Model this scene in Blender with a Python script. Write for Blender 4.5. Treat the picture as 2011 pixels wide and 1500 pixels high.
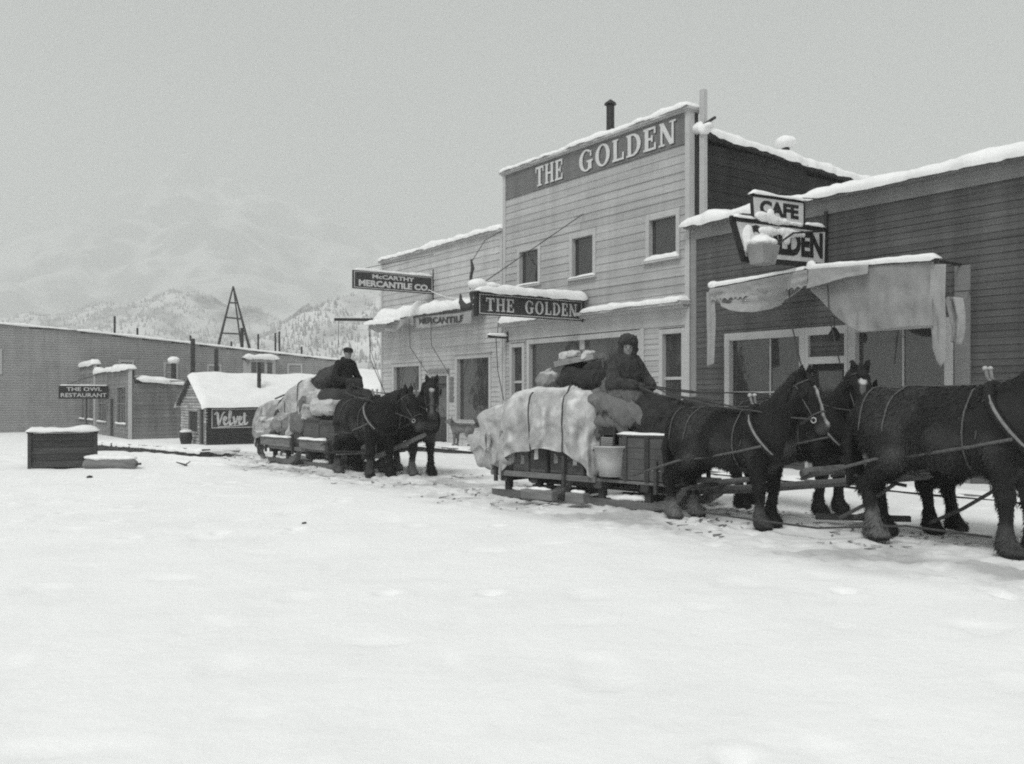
import bpy, bmesh, math, random
import numpy as np
from mathutils import Vector, Matrix

random.seed(7)
for _o in list(bpy.data.objects):
    bpy.data.objects.remove(_o)
SC = bpy.context.scene
COL = SC.collection
R = math.radians

# ------------------------------------------------------------------ camera
# focal length, principal point and eye height were solved from the street's vanishing points
F, CX, HY, EYE = 1768.0, 1024.0, 779.0, 1.62
cam_d = bpy.data.cameras.new('camera')
cam_d.sensor_width = 36.0
cam_d.lens = F / 2011.0 * 36.0
cam_d.shift_x = -(CX - 1005.5) / 2011.0
cam_d.shift_y = (HY - 750.0) / 2011.0
cam_d.clip_start = 0.1
cam_d.clip_end = 20000.0
cam = bpy.data.objects.new('camera', cam_d)
cam.location = (0, 0, EYE)
cam.rotation_euler = (R(90), 0, 0)
COL.objects.link(cam)
SC.camera = cam

# ------------------------------------------------------------------ overcast sky (a grey photograph: colour taken out)
SUN_EL, SUN_AZ = R(52), R(205)      # azimuth clockwise from +Y: behind the camera, a little to its left
world = bpy.data.worlds.new('World')
SC.world = world
world.use_nodes = True
wn, wl = world.node_tree.nodes, world.node_tree.links
wn.clear()
w_out = wn.new('ShaderNodeOutputWorld')
w_bg = wn.new('ShaderNodeBackground')
w_sky = wn.new('ShaderNodeTexSky')
w_sky.sky_type = 'NISHITA'
w_sky.sun_disc = False
w_sky.sun_elevation = SUN_EL
w_sky.sun_rotation = SUN_AZ
w_sky.air_density = 1.0
w_sky.dust_density = 4.0
w_sky.ozone_density = 1.0
w_bw = wn.new('ShaderNodeRGBToBW')
w_pow = wn.new('ShaderNodeMath'); w_pow.operation = 'POWER'; w_pow.inputs[1].default_value = 0.30
w_tc = wn.new('ShaderNodeTexCoord')
w_no = wn.new('ShaderNodeTexNoise'); w_no.inputs['Scale'].default_value = 1.6; w_no.inputs['Detail'].default_value = 5.0
w_mr = wn.new('ShaderNodeMapRange'); w_mr.inputs['From Min'].default_value = 0.3; w_mr.inputs['From Max'].default_value = 0.7
w_mr.inputs['To Min'].default_value = 0.86; w_mr.inputs['To Max'].default_value = 1.10
w_mul = wn.new('ShaderNodeMath'); w_mul.operation = 'MULTIPLY'
w_tint = wn.new('ShaderNodeMixRGB'); w_tint.blend_type = 'MULTIPLY'; w_tint.inputs['Fac'].default_value = 1.0
w_tint.inputs['Color2'].default_value = (0.982, 1.0, 0.986, 1)
wl.new(w_sky.outputs[0], w_bw.inputs[0])
wl.new(w_bw.outputs[0], w_pow.inputs[0])
wl.new(w_tc.outputs['Generated'], w_no.inputs['Vector'])
wl.new(w_no.outputs['Fac'], w_mr.inputs['Value'])
wl.new(w_pow.outputs[0], w_mul.inputs[0])
wl.new(w_mr.outputs[0], w_mul.inputs[1])
wl.new(w_mul.outputs[0], w_tint.inputs['Color1'])
wl.new(w_tint.outputs[0], w_bg.inputs['Color'])
w_bg.inputs['Strength'].default_value = 0.15
wl.new(w_bg.outputs[0], w_out.inputs[0])

sun_d = bpy.data.lights.new('sun', 'SUN')
sun_d.energy = 1.5
sun_d.angle = R(25)
sun_d.color = (0.99, 1.0, 0.985)
sun = bpy.data.objects.new('sun', sun_d)
COL.objects.link(sun)
_sd = Vector((math.sin(SUN_AZ) * math.cos(SUN_EL), math.cos(SUN_AZ) * math.cos(SUN_EL), math.sin(SUN_EL)))
sun.rotation_euler = _sd.to_track_quat('Z', 'Y').to_euler()
sun.location = _sd * 60

SC.view_settings.view_transform = 'Standard'
SC.view_settings.look = 'None'
SC.view_settings.gamma = 1.0
SC.view_settings.exposure = 0.93
SC.view_settings.use_curve_mapping = False
SC.render.engine = 'CYCLES'
SC.cycles.volume_bounces = 2
SC.cycles.max_bounces = 6
SC.cycles.use_denoising = False
SC.cycles.filter_width = 2.0

# ------------------------------------------------------------------ noise
def _hash(ix, iy, iz, seed):
    n = (ix * 374761393 + iy * 668265263 + iz * 2147483647 + seed * 1274126177) & 0xffffffff
    n = ((n ^ (n >> 13)) * 1274126177) & 0xffffffff
    n = ((n ^ (n >> 16)) * 2246822519) & 0xffffffff
    return ((n ^ (n >> 15)) & 0xffff) / 65535.0

def vnoise(x, y, z=0.0, seed=0):
    x = np.asarray(x, float); y = np.asarray(y, float); z = np.asarray(z, float)
    x, y, z = np.broadcast_arrays(x, y, z)
    fx, fy, fz = np.floor(x), np.floor(y), np.floor(z)
    ix, iy, iz = fx.astype(np.int64), fy.astype(np.int64), fz.astype(np.int64)
    u, v, w = x - fx, y - fy, z - fz
    u = u * u * (3 - 2 * u); v = v * v * (3 - 2 * v); w = w * w * (3 - 2 * w)
    def c(a, b, d): return _hash(ix + a, iy + b, iz + d, seed)
    x00 = c(0, 0, 0) * (1 - u) + c(1, 0, 0) * u
    x10 = c(0, 1, 0) * (1 - u) + c(1, 1, 0) * u
    x01 = c(0, 0, 1) * (1 - u) + c(1, 0, 1) * u
    x11 = c(0, 1, 1) * (1 - u) + c(1, 1, 1) * u
    return ((x00 * (1 - v) + x10 * v) * (1 - w) + (x01 * (1 - v) + x11 * v) * w) * 2 - 1

def fbm(x, y, z=0.0, seed=0, octv=4, gain=0.5):
    s, a, f = 0.0, 1.0, 1.0
    for o in range(octv):
        s = s + a * vnoise(np.asarray(x) * f, np.asarray(y) * f, np.asarray(z) * f, seed + o * 17)
        a *= gain; f *= 2.03
    return s

def sstep(a, b, x):
    t = np.clip((np.asarray(x, float) - a) / (b - a), 0, 1)
    return t * t * (3 - 2 * t)

# ------------------------------------------------------------------ materials (all neutral: the place is seen in grey)
MATS = {}
def mat(name, g, rough=0.8, var=0.25, scale=4.0, stretch=(1, 1, 1), bump=0.0, bscale=None, spec=0.3, perobj=0.0,
        rotz=0.0, space='Object', detail=5.0, attr=None, attr_g=None, sheen=0.0, streak=0.0):
    if name in MATS:
        return MATS[name]
    m = bpy.data.materials.new(name)
    m.use_nodes = True
    nt = m.node_tree; N, L = nt.nodes, nt.links
    b = N['Principled BSDF']
    b.inputs['Roughness'].default_value = rough
    b.inputs['Specular IOR Level'].default_value = spec
    if sheen:
        b.inputs['Sheen Weight'].default_value = sheen
        b.inputs['Sheen Roughness'].default_value = 0.5
    tc = N.new('ShaderNodeTexCoord')
    mp = N.new('ShaderNodeMapping')
    if space == 'World':
        ge = N.new('ShaderNodeNewGeometry')
        L.new(ge.outputs['Position'], mp.inputs['Vector'])
        pre = N.new('ShaderNodeMapping'); pre.inputs['Rotation'].default_value = (0, 0, rotz)
        L.new(ge.outputs['Position'], pre.inputs['Vector']); L.new(pre.outputs[0], mp.inputs['Vector'])
    else:
        L.new(tc.outputs['Object'], mp.inputs['Vector'])
    mp.inputs['Scale'].default_value = stretch
    no = N.new('ShaderNodeTexNoise'); no.inputs['Scale'].default_value = scale; no.inputs['Detail'].default_value = detail
    no.inputs['Roughness'].default_value = 0.6
    L.new(mp.outputs[0], no.inputs['Vector'])
    mr = N.new('ShaderNodeMapRange')
    mr.inputs['From Min'].default_value = 0.28; mr.inputs['From Max'].default_value = 0.72
    mr.inputs['To Min'].default_value = max(0.0, 1 - var); mr.inputs['To Max'].default_value = 1 + var
    L.new(no.outputs['Fac'], mr.inputs['Value'])
    fac = mr.outputs[0]
    if perobj:
        oi = N.new('ShaderNodeObjectInfo')
        r2 = N.new('ShaderNodeMapRange'); r2.inputs['To Min'].default_value = 1 - perobj; r2.inputs['To Max'].default_value = 1 + perobj
        L.new(oi.outputs['Random'], r2.inputs['Value'])
        mu = N.new('ShaderNodeMath'); mu.operation = 'MULTIPLY'
        L.new(fac, mu.inputs[0]); L.new(r2.outputs[0], mu.inputs[1]); fac = mu.outputs[0]
    if streak:
        n3 = N.new('ShaderNodeTexNoise'); n3.inputs['Scale'].default_value = 1.0; n3.inputs['Detail'].default_value = 6.0
        mp3 = N.new('ShaderNodeMapping'); mp3.inputs['Scale'].default_value = (3.0, 3.0, 0.35)
        ge3 = N.new('ShaderNodeNewGeometry')
        L.new(ge3.outputs['Position'], mp3.inputs['Vector']); L.new(mp3.outputs[0], n3.inputs['Vector'])
        r3 = N.new('ShaderNodeMapRange'); r3.inputs['From Min'].default_value = 0.35; r3.inputs['From Max'].default_value = 0.65
        r3.inputs['To Min'].default_value = 1 - streak; r3.inputs['To Max'].default_value = 1 + streak * 0.4
        L.new(n3.outputs['Fac'], r3.inputs['Value'])
        mu = N.new('ShaderNodeMath'); mu.operation = 'MULTIPLY'
        L.new(fac, mu.inputs[0]); L.new(r3.outputs[0], mu.inputs[1]); fac = mu.outputs[0]
    if attr:
        at_ = N.new('ShaderNodeAttribute'); at_.attribute_name = attr
        mx = N.new('ShaderNodeMix'); mx.data_type = 'FLOAT'
        mx.inputs[2].default_value = g; mx.inputs[3].default_value = attr_g
        L.new(at_.outputs['Fac'], mx.inputs[0])
        mu = N.new('ShaderNodeMath'); mu.operation = 'MULTIPLY'
        L.new(fac, mu.inputs[0]); L.new(mx.outputs[0], mu.inputs[1])
    else:
        mu = N.new('ShaderNodeMath'); mu.operation = 'MULTIPLY'; mu.inputs[1].default_value = g
        L.new(fac, mu.inputs[0])
    cl = N.new('ShaderNodeClamp'); cl.inputs['Max'].default_value = 0.9
    L.new(mu.outputs[0], cl.inputs[0])
    L.new(cl.outputs[0], b.inputs['Base Color'])
    if bump:
        n2 = N.new('ShaderNodeTexNoise'); n2.inputs['Scale'].default_value = bscale or scale * 3; n2.inputs['Detail'].default_value = 6.0
        L.new(mp.outputs[0], n2.inputs['Vector'])
        bp = N.new('ShaderNodeBump'); bp.inputs['Strength'].default_value = min(1.0, bump * 10); bp.inputs['Distance'].default_value = bump
        L.new(n2.outputs['Fac'], bp.inputs['Height'])
        L.new(bp.outputs[0], b.inputs['Normal'])
    MATS[name] = m
    return m

def glass_mat(name, g, refl):
    m = bpy.data.materials.new(name); m.use_nodes = True
    N, L = m.node_tree.nodes, m.node_tree.links
    b = N['Principled BSDF']
    no = N.new('ShaderNodeTexNoise'); no.inputs['Scale'].default_value = 0.9; no.inputs['Detail'].default_value = 3
    tc = N.new('ShaderNodeTexCoord'); L.new(tc.outputs['Object'], no.inputs['Vector'])
    mr = N.new('ShaderNodeMapRange'); mr.inputs['To Min'].default_value = g * 0.55; mr.inputs['To Max'].default_value = g * 1.45
    L.new(no.outputs['Fac'], mr.inputs['Value']); L.new(mr.outputs[0], b.inputs['Base Color'])
    b.inputs['Roughness'].default_value = 0.06
    b.inputs['Specular IOR Level'].default_value = refl
    n2 = N.new('ShaderNodeTexNoise'); n2.inputs['Scale'].default_value = 1.7
    L.new(tc.outputs['Object'], n2.inputs['Vector'])
    bp = N.new('ShaderNodeBump'); bp.inputs['Strength'].default_value = 0.12; bp.inputs['Distance'].default_value = 0.05
    L.new(n2.outputs['Fac'], bp.inputs['Height']); L.new(bp.outputs[0], b.inputs['Normal'])
    return m

FAC = math.atan2(-math.cos(R(35.5)), math.sin(R(35.5)))     # heading of the shop fronts, left to right
M_SNOW = mat('snow', 0.84, 0.85, 0.05, 1.5, bump=0.02, bscale=9, spec=0.2, space='World')
M_ICE = mat('snow_cap', 0.84, 0.8, 0.05, 3, bump=0.012, bscale=14, spec=0.2, space='World')
def wood(name, g, var=0.22, perobj=0.06, rot=-FAC, streak=0.0, rough=0.75):
    return mat(name, g, rough, var, 1.0, (0.8, 14, 26), bump=0.003, bscale=2.0, perobj=perobj, rotz=rot, space='World', streak=streak)
M_WHITE = wood('white_paint', 0.39, 0.13, 0.09, streak=0.12)
M_MERC = wood('cream_paint', 0.47, 0.13, 0.09, streak=0.12)
M_TRIM = wood('white_trim', 0.46, 0.08, 0.03, streak=0.10)
M_CAFE = wood('cafe_siding', 0.092, 0.24, 0.12, streak=0.25)
M_CAFET = wood('cafe_trim', 0.24, 0.12, 0.04, streak=0.15)
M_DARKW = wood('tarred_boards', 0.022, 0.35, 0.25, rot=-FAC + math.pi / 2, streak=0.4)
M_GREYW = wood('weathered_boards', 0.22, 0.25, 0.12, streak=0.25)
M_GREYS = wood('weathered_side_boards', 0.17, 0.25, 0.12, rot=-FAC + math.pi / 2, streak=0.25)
M_BACK = mat('wall_backing', 0.05, 0.9, 0.2)
M_BAND = wood('sign_band_paint', 0.15, 0.15, 0.03, streak=0.18)
M_SIGN = mat('sign_board_paint', 0.045, 0.6, 0.2, 6, spec=0.3)
M_LET = mat('sign_letter_paint', 0.58, 0.7, 0.10, 8)
M_SIGNW = mat('white_sign_paint', 0.58, 0.7, 0.10, 5)
M_BLACK = mat('black_paint', 0.018, 0.6, 0.2, 5)
M_IRON = mat('iron', 0.03, 0.55, 0.3, 9)
M_ROPE = mat('rope', 0.06, 0.9, 0.3, 30)
M_GLASS = glass_mat('shop_glass', 0.05, 0.9)
M_GLASSD = glass_mat('upper_glass', 0.035, 0.8)
M_CLOTH = mat('awning_canvas', 0.32, 0.9, 0.14, 3, bump=0.006, bscale=9)
M_CLOTHD = mat('awning_canvas_grey', 0.27, 0.9, 0.2, 3, bump=0.006, bscale=9)
M_PLANK = mat('old_planks', 0.16, 0.85, 0.35, 1.2, (1.5, 12, 12), bump=0.004, perobj=0.2)
M_PLANKD = mat('dark_planks', 0.055, 0.85, 0.4, 1.2, (1.5, 12, 12), bump=0.004, perobj=0.25)

# ------------------------------------------------------------------ object helpers
def new_obj(name, mesh, m=None, parent=None, loc=(0, 0, 0), rot=(0, 0, 0), scale=(1, 1, 1)):
    o = bpy.data.objects.new(name, mesh)
    if m is not None and mesh is not None and len(mesh.materials) == 0:
        mesh.materials.append(m)
    COL.objects.link(o)
    o.location = loc; o.rotation_euler = rot; o.scale = scale
    if parent is not None:
        o.parent = parent
    return o

def tag(o, label=None, cat=None, group=None, kind=None):
    if label: o['label'] = label
    if cat: o['category'] = cat
    if group: o['group'] = group
    if kind: o['kind'] = kind
    return o

def thing(name, label, cat, loc=(0, 0, 0), rz=0.0, group=None):
    o = bpy.data.objects.new(name, None)
    o.empty_display_size = 0.2
    COL.objects.link(o)
    o.location = loc; o.rotation_euler = (0, 0, rz)
    return tag(o, label, cat, group)

class MB:
    """collects verts and faces of ONE mesh"""
    def __init__(s):
        s.v = []; s.f = []
    def add(s, vs, fs):
        n = len(s.v)
        s.v.extend([tuple(map(float, q)) for q in vs])
        s.f.extend([tuple(i + n for i in q) for q in fs])
        return s
    def box(s, x0, x1, y0, y1, z0, z1):
        vs = [(x0, y0, z0), (x1, y0, z0), (x1, y1, z0), (x0, y1, z0), (x0, y0, z1), (x1, y0, z1), (x1, y1, z1), (x0, y1, z1)]
        return s.add(vs, [(3, 2, 1, 0), (4, 5, 6, 7), (0, 1, 5, 4), (1, 2, 6, 5), (2, 3, 7, 6), (3, 0, 4, 7)])
    def beam(s, p, q, w, h, up=(0, 0, 1), taper=1.0):
        p = Vector(p); q = Vector(q); d = (q - p).normalized(); up = Vector(up)
        if abs(d.dot(up)) > 0.98: up = Vector((1, 0, 0))
        a = d.cross(up).normalized(); b = a.cross(d).normalized()
        vs = []
        for c, t in ((p, 1.0), (q, taper)):
            for (i, j) in ((-1, -1), (1, -1), (1, 1), (-1, 1)):
                vs.append(c + a * (i * w * t / 2) + b * (j * h * t / 2))
        return s.add(vs, [(0, 1, 2, 3), (7, 6, 5, 4), (0, 4, 5, 1), (1, 5, 6, 2), (2, 6, 7, 3), (3, 7, 4, 0)])
    def tube(s, pts, r, n=8, flat=1.0, caps=True):
        pts = [Vector(p) for p in pts]
        rs = r if isinstance(r, (list, tuple)) else [r] * len(pts)
        rings = []; a = None
        for i, p in enumerate(pts):
            d = (pts[min(i + 1, len(pts) - 1)] - pts[max(i - 1, 0)])
            d = d.normalized() if d.length > 1e-9 else Vector((0, 0, 1))
            if a is None:
                a = d.orthogonal().normalized()
            else:
                a = (a - d * a.dot(d))
                a = a.normalized() if a.length > 1e-6 else d.orthogonal().normalized()
            b = d.cross(a)
            rings.append([p + (a * math.cos(2 * math.pi * k / n) + b * (math.sin(2 * math.pi * k / n) * flat)) * rs[i] for k in range(n)])
        vs = [q for rg in rings for q in rg]
        fs = []
        for i in range(len(pts) - 1):
            for k in range(n):
                k2 = (k + 1) % n
                fs.append((i * n + k, i * n + k2, (i + 1) * n + k2, (i + 1) * n + k))
        if caps:
            fs.append(tuple(reversed(range(n)))); fs.append(tuple((len(pts) - 1) * n + k for k in range(n)))
        return s.add(vs, fs)
    def lathe(s, prof, c=(0, 0, 0), n=16, ax=(1, 1)):
        vs = []; fs = []
        for (r, z) in prof:
            for k in range(n):
                t = 2 * math.pi * k / n
                vs.append((c[0] + r * ax[0] * math.cos(t), c[1] + r * ax[1] * math.sin(t), c[2] + z))
        for i in range(len(prof) - 1):
            for k in range(n):
                k2 = (k + 1) % n
                fs.append((i * n + k, i * n + k2, (i + 1) * n + k2, (i + 1) * n + k))
        fs.append(tuple(reversed(range(n)))); fs.append(tuple((len(prof) - 1) * n + k for k in range(n)))
        return s.add(vs, fs)
    def prism(s, poly, fn, d0, d1):
        """poly: 2-D outline (counter-clockwise); fn(u, v, d) -> 3-D"""
        n = len(poly)
        vs = [fn(u, v, d0) for u, v in poly] + [fn(u, v, d1) for u, v in poly]
        fs = [tuple(range(n)), tuple(reversed(range(n, 2 * n)))]
        for i in range(n):
            j = (i + 1) % n
            fs.append((i, i + n, j + n, j))
        return s.add(vs, fs)
    def grid(s, P):
        """P: (a, b, 3) array of points"""
        a, b = P.shape[:2]
        fs = [(i * b + j, (i + 1) * b + j, (i + 1) * b + j + 1, i * b + j + 1) for i in range(a - 1) for j in range(b - 1)]
        return s.add(P.reshape(-1, 3), fs)
    def mesh(s, name, smooth=False, fix=True):
        me = bpy.data.meshes.new(name)
        me.from_pydata(s.v, [], s.f)
        if fix:
            bm = bmesh.new(); bm.from_mesh(me)
            bmesh.ops.recalc_face_normals(bm, faces=bm.faces)
            bm.to_mesh(me); bm.free()
        if smooth:
            me.shade_smooth()
        me.update()
        return me
    def build(s, name, m, parent=None, smooth=False, fix=True, **kw):
        return new_obj(name, s.mesh(name, smooth, fix), m, parent, **kw)

def bevel_mod(o, w=0.01, seg=2):
    md = o.modifiers.new('bevel', 'BEVEL'); md.width = w; md.segments = seg; md.limit_method = 'ANGLE'
    return o

def np_mesh(name, V, Q, smooth=True):
    me = bpy.data.meshes.new(name)
    V = np.asarray(V, np.float32); Q = np.asarray(Q, np.int32)
    me.vertices.add(len(V)); me.vertices.foreach_set('co', V.ravel())
    n = Q.shape[1]
    me.loops.add(Q.size); me.loops.foreach_set('vertex_index', Q.ravel())
    me.polygons.add(len(Q)); me.polygons.foreach_set('loop_start', np.arange(0, Q.size, n, dtype=np.int32))
    me.polygons.foreach_set('loop_total', np.full(len(Q), n, np.int32))
    me.update(calc_edges=True); me.validate()
    if smooth: me.shade_smooth()
    return me

def set_attr(me, name, vals):
    a = me.attributes.new(name, 'FLOAT', 'POINT')
    a.data.foreach_set('value', np.asarray(vals, np.float32))

# ------------------------------------------------------------------ smooth implicit shapes -> one continuous mesh
def smin(a, b, k):
    h = np.clip(0.5 + 0.5 * (b - a) / k, 0, 1)
    return b * (1 - h) + a * h - k * h * (1 - h)

class SDF:
    def __init__(s, k=0.05):
        s.p = []; s.k = k
    def cone(s, a, b, ra, rb, k=None):
        s.p.append(('c', np.array(a, float), np.array(b, float), ra, rb, k or s.k)); return s
    def chain(s, pts, rs, k=None):
        for i in range(len(pts) - 1):
            s.cone(pts[i], pts[i + 1], rs[i], rs[i + 1], k)
        return s
    def ell(s, c, r, rot=None, k=None):
        M = np.eye(3) if rot is None else np.array(rot, float)
        s.p.append(('e', np.array(c, float), np.array(r, float), M, None, k or s.k)); return s
    def rbox(s, c, h, r, rot=None, k=None):
        M = np.eye(3) if rot is None else np.array(rot, float)
        s.p.append(('b', np.array(c, float), np.array(h, float), M, r, k or s.k)); return s
    def one(s, q, P):
        if q[0] == 'c':
            _, a, b, ra, rb, _k = q
            v = b - a; L2 = max(v @ v, 1e-12)
            t = np.clip(((P - a) @ v) / L2, 0, 1)
            return np.linalg.norm(P - (a + t[..., None] * v), axis=-1) - (ra + t * (rb - ra))
        if q[0] == 'e':
            _, c, r, M, _n, _k = q
            X = (P - c) @ M.T
            k0 = np.linalg.norm(X / r, axis=-1); k1 = np.linalg.norm(X / (r * r), axis=-1)
            return k0 * (k0 - 1) / np.maximum(k1, 1e-9)
        _, c, h, M, r, _k = q
        X = np.abs((P - c) @ M.T) - (h - r)
        return np.linalg.norm(np.maximum(X, 0), axis=-1) + np.minimum(X.max(axis=-1), 0) - r
    def bounds(s, q):
        if q[0] == 'c':
            r = max(q[3], q[4])
            return np.minimum(q[1], q[2]) - r, np.maximum(q[1], q[2]) + r
        r = np.linalg.norm(q[2]) if q[0] == 'b' else q[2].max()
        return q[1] - r, q[1] + r
    def ev(s, P):
        P = np.asarray(P, float)
        d = np.full(P.shape[:-1], 1e3)
        for q in s.p:
            d = smin(d, s.one(q, P), q[5])
        return d
    def hit(s, o, d, far=2.0):
        """first surface point met from o + far*d going back towards o"""
        o = np.array(o, float); d = np.array(d, float); d /= np.linalg.norm(d)
        t = far
        for _ in range(60):
            h = float(s.ev((o + d * t)[None])[0])
            if h < 0.002: break
            t -= max(h * 0.8, 0.002)
            if t < 0: break
        return o + d * max(t, 0)
    def verts(s, vox, pad=0.06, disp=None):
        B = [s.bounds(q) for q in s.p]
        lo = np.min([b[0] for b in B], 0) - pad; hi = np.max([b[1] for b in B], 0) + pad
        n = np.ceil((hi - lo) / vox).astype(int) + 2
        ax = [lo[i] + vox * np.arange(n[i]) for i in range(3)]
        D = np.full(tuple(n), 1e3)
        for q, (a, b) in zip(s.p, B):
            m = q[5] + 3 * vox
            i0 = np.maximum(((a - m - lo) / vox).astype(int), 0); i1 = np.minimum(((b + m - lo) / vox).astype(int) + 2, n)
            G = np.stack(np.meshgrid(*[ax[i][i0[i]:i1[i]] for i in range(3)], indexing='ij'), -1)
            sl = tuple(slice(i0[i], i1[i]) for i in range(3))
            D[sl] = smin(D[sl], s.one(q, G), q[5])
        if disp is not None:
            near = np.abs(D) < 0.25
            idx = np.argwhere(near)
            D[near] += disp(lo + idx * vox)
        return surf_nets(D, lo, vox)
    def mesh(s, name, vox, disp=None, pad=0.06, smooth=True):
        V, Q = s.verts(vox, pad, disp)
        return np_mesh(name, V, Q, smooth)

def surf_nets(D, lo, vox):
    ins = D < 0
    nx, ny, nz = D.shape
    cnt = np.zeros((nx - 1, ny - 1, nz - 1), np.int8)
    for a in (0, 1):
        for b in (0, 1):
            for c in (0, 1):
                cnt += ins[a:nx - 1 + a, b:ny - 1 + b, c:nz - 1 + c]
    act = (cnt > 0) & (cnt < 8)
    ids = -np.ones(act.shape, np.int64)
    C = np.argwhere(act); ids[act] = np.arange(len(C))
    acc = np.zeros((len(C), 3)); num = np.zeros(len(C))
    cor = [(a, b, c) for a in (0, 1) for b in (0, 1) for c in (0, 1)]
    for p in cor:
        for axis in range(3):
            if p[axis] == 0:
                q = list(p); q[axis] = 1
                d0 = D[C[:, 0] + p[0], C[:, 1] + p[1], C[:, 2] + p[2]]
                d1 = D[C[:, 0] + q[0], C[:, 1] + q[1], C[:, 2] + q[2]]
                m = (d0 < 0) != (d1 < 0)
                t = np.where(m, d0 / np.where(m, d0 - d1, 1), 0)
                pos = np.array(p, float)[None] + t[:, None] * np.eye(3)[axis][None]
                acc += pos * m[:, None]; num += m
    V = lo + vox * (C + acc / np.maximum(num, 1)[:, None])
    quads = []
    for axis in range(3):
        b, c = (axis + 1) % 3, (axis + 2) % 3
        sl0 = [slice(None)] * 3; sl1 = [slice(None)] * 3
        sl0[axis] = slice(0, -1); sl1[axis] = slice(1, None)
        e = np.argwhere(ins[tuple(sl0)] != ins[tuple(sl1)])
        e = e[(e[:, b] > 0) & (e[:, c] > 0) & (e[:, b] < D.shape[b] - 1) & (e[:, c] < D.shape[c] - 1)]
        def cell(db, dc):
            q = e.copy(); q[:, b] += db; q[:, c] += dc
            return ids[q[:, 0], q[:, 1], q[:, 2]]
        Q = np.stack([cell(-1, -1), cell(0, -1), cell(0, 0), cell(-1, 0)], 1)
        fl = ~ins[e[:, 0], e[:, 1], e[:, 2]]
        Q[fl] = Q[fl][:, ::-1]
        quads.append(Q)
    Q = np.concatenate(quads)
    return V, Q[(Q >= 0).all(1)]

# ------------------------------------------------------------------ snow lying on ledges: a rounded, uneven loaf
def snow_loaf(name, parent, p0, p1, w, h, seed=0, over=0.04, n=None, step=0.09, side=None, droop=0.3, m=None, taper=True):
    """p0 -> p1 along the middle of the ledge; w across, h thick; it bulges a little over the front edge"""
    p0 = Vector(p0); p1 = Vector(p1); L = (p1 - p0).length; d = (p1 - p0) / L
    a = (Vector(side) if side is not None else Vector((0, 0, 1)).cross(d)).normalized()
    up = a.cross(d) if a.cross(d).z > 0 else d.cross(a)
    k = max(4, int(L / step))
    prof = [(-1.0, -droop), (-1.06, 0.15), (-0.98, 0.55), (-0.78, 0.86), (-0.45, 1.0), (0, 1.04), (0.45, 1.0), (0.78, 0.86), (0.98, 0.55), (1.06, 0.15), (1.0, -droop)]
    P = np.zeros((k + 1, len(prof), 3))
    for i in range(k + 1):
        t = i / k
        s = t * L
        e = 1.0
        if taper:
            e = min(1.0, (min(s, L - s) / (h * 0.9 + 1e-6)) ** 0.5) if min(s, L - s) < h * 0.9 else 1.0
            e = max(e, 0.18)
        hh = h * max(0.25, 1 + 0.34 * float(fbm(s * 1.3, seed * 3.1, 0, seed, 4, 0.6))) * e
        ww = (w / 2 + over) * (1 + 0.12 * float(fbm(s * 2.2, seed * 1.7 + 9, 0, seed + 5, 4, 0.6)))
        for j, (u, v) in enumerate(prof):
            jj = 0.07 * h * float(vnoise(s * 7, j * 1.3, seed))
            P[i, j] = p0 + d * s + a * (u * ww) + up * (v * hh + jj + (0.08 * h * float(vnoise(s * 3.3, j * 5.0, seed)) if v <= 0 else 0))
    mb = MB().grid(P)
    mb.f.append(tuple(range(len(prof)))); mb.f.append(tuple(reversed(range(k * len(prof), (k + 1) * len(prof)))))
    return mb.build(name, m or M_ICE, parent, smooth=True)

# ================================================================== setting: snowy street, hills, mountain, haze
UX, UY = math.sin(R(35.5)), -math.cos(R(35.5))      # along the shop fronts, left -> right (towards the camera)
BX, BY = math.cos(R(35.5)), math.sin(R(35.5))       # into the buildings
OX, OY = 3.9376, 20.9061                            # foot of the corner between the two-storey front and the cafe
def W(x, y, z=0.0):
    """street frame -> world: x along the fronts, y into the buildings (negative: towards the street)"""
    return (OX + UX * x + BX * y, OY + UY * x + BY * y, z)

def gz0(x, y):
    return -0.75 * sstep(24, 42, y)

def track_mask(x, y):
    """where hooves and runners have worked the snow: bands along both teams' way"""
    def band(ax, ay, dx, dy, w0, w1, a0, a1):
        t = (x - ax) * dx + (y - ay) * dy
        n = np.abs((x - ax) * dy - (y - ay) * dx)
        return (1 - sstep(w0, w1, n)) * sstep(a0 - 1.0, a0 + 0.5, t) * (1 - sstep(a1 - 0.5, a1 + 1.5, t))
    m1 = band(0.0, 15.1, 0.63, -0.776, 1.0, 2.1, -9, 9)
    m2 = band(-5.8, 23.1, 0.62, -0.785, 0.8, 1.8, -8, 7)
    return np.maximum(m1, m2)

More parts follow.
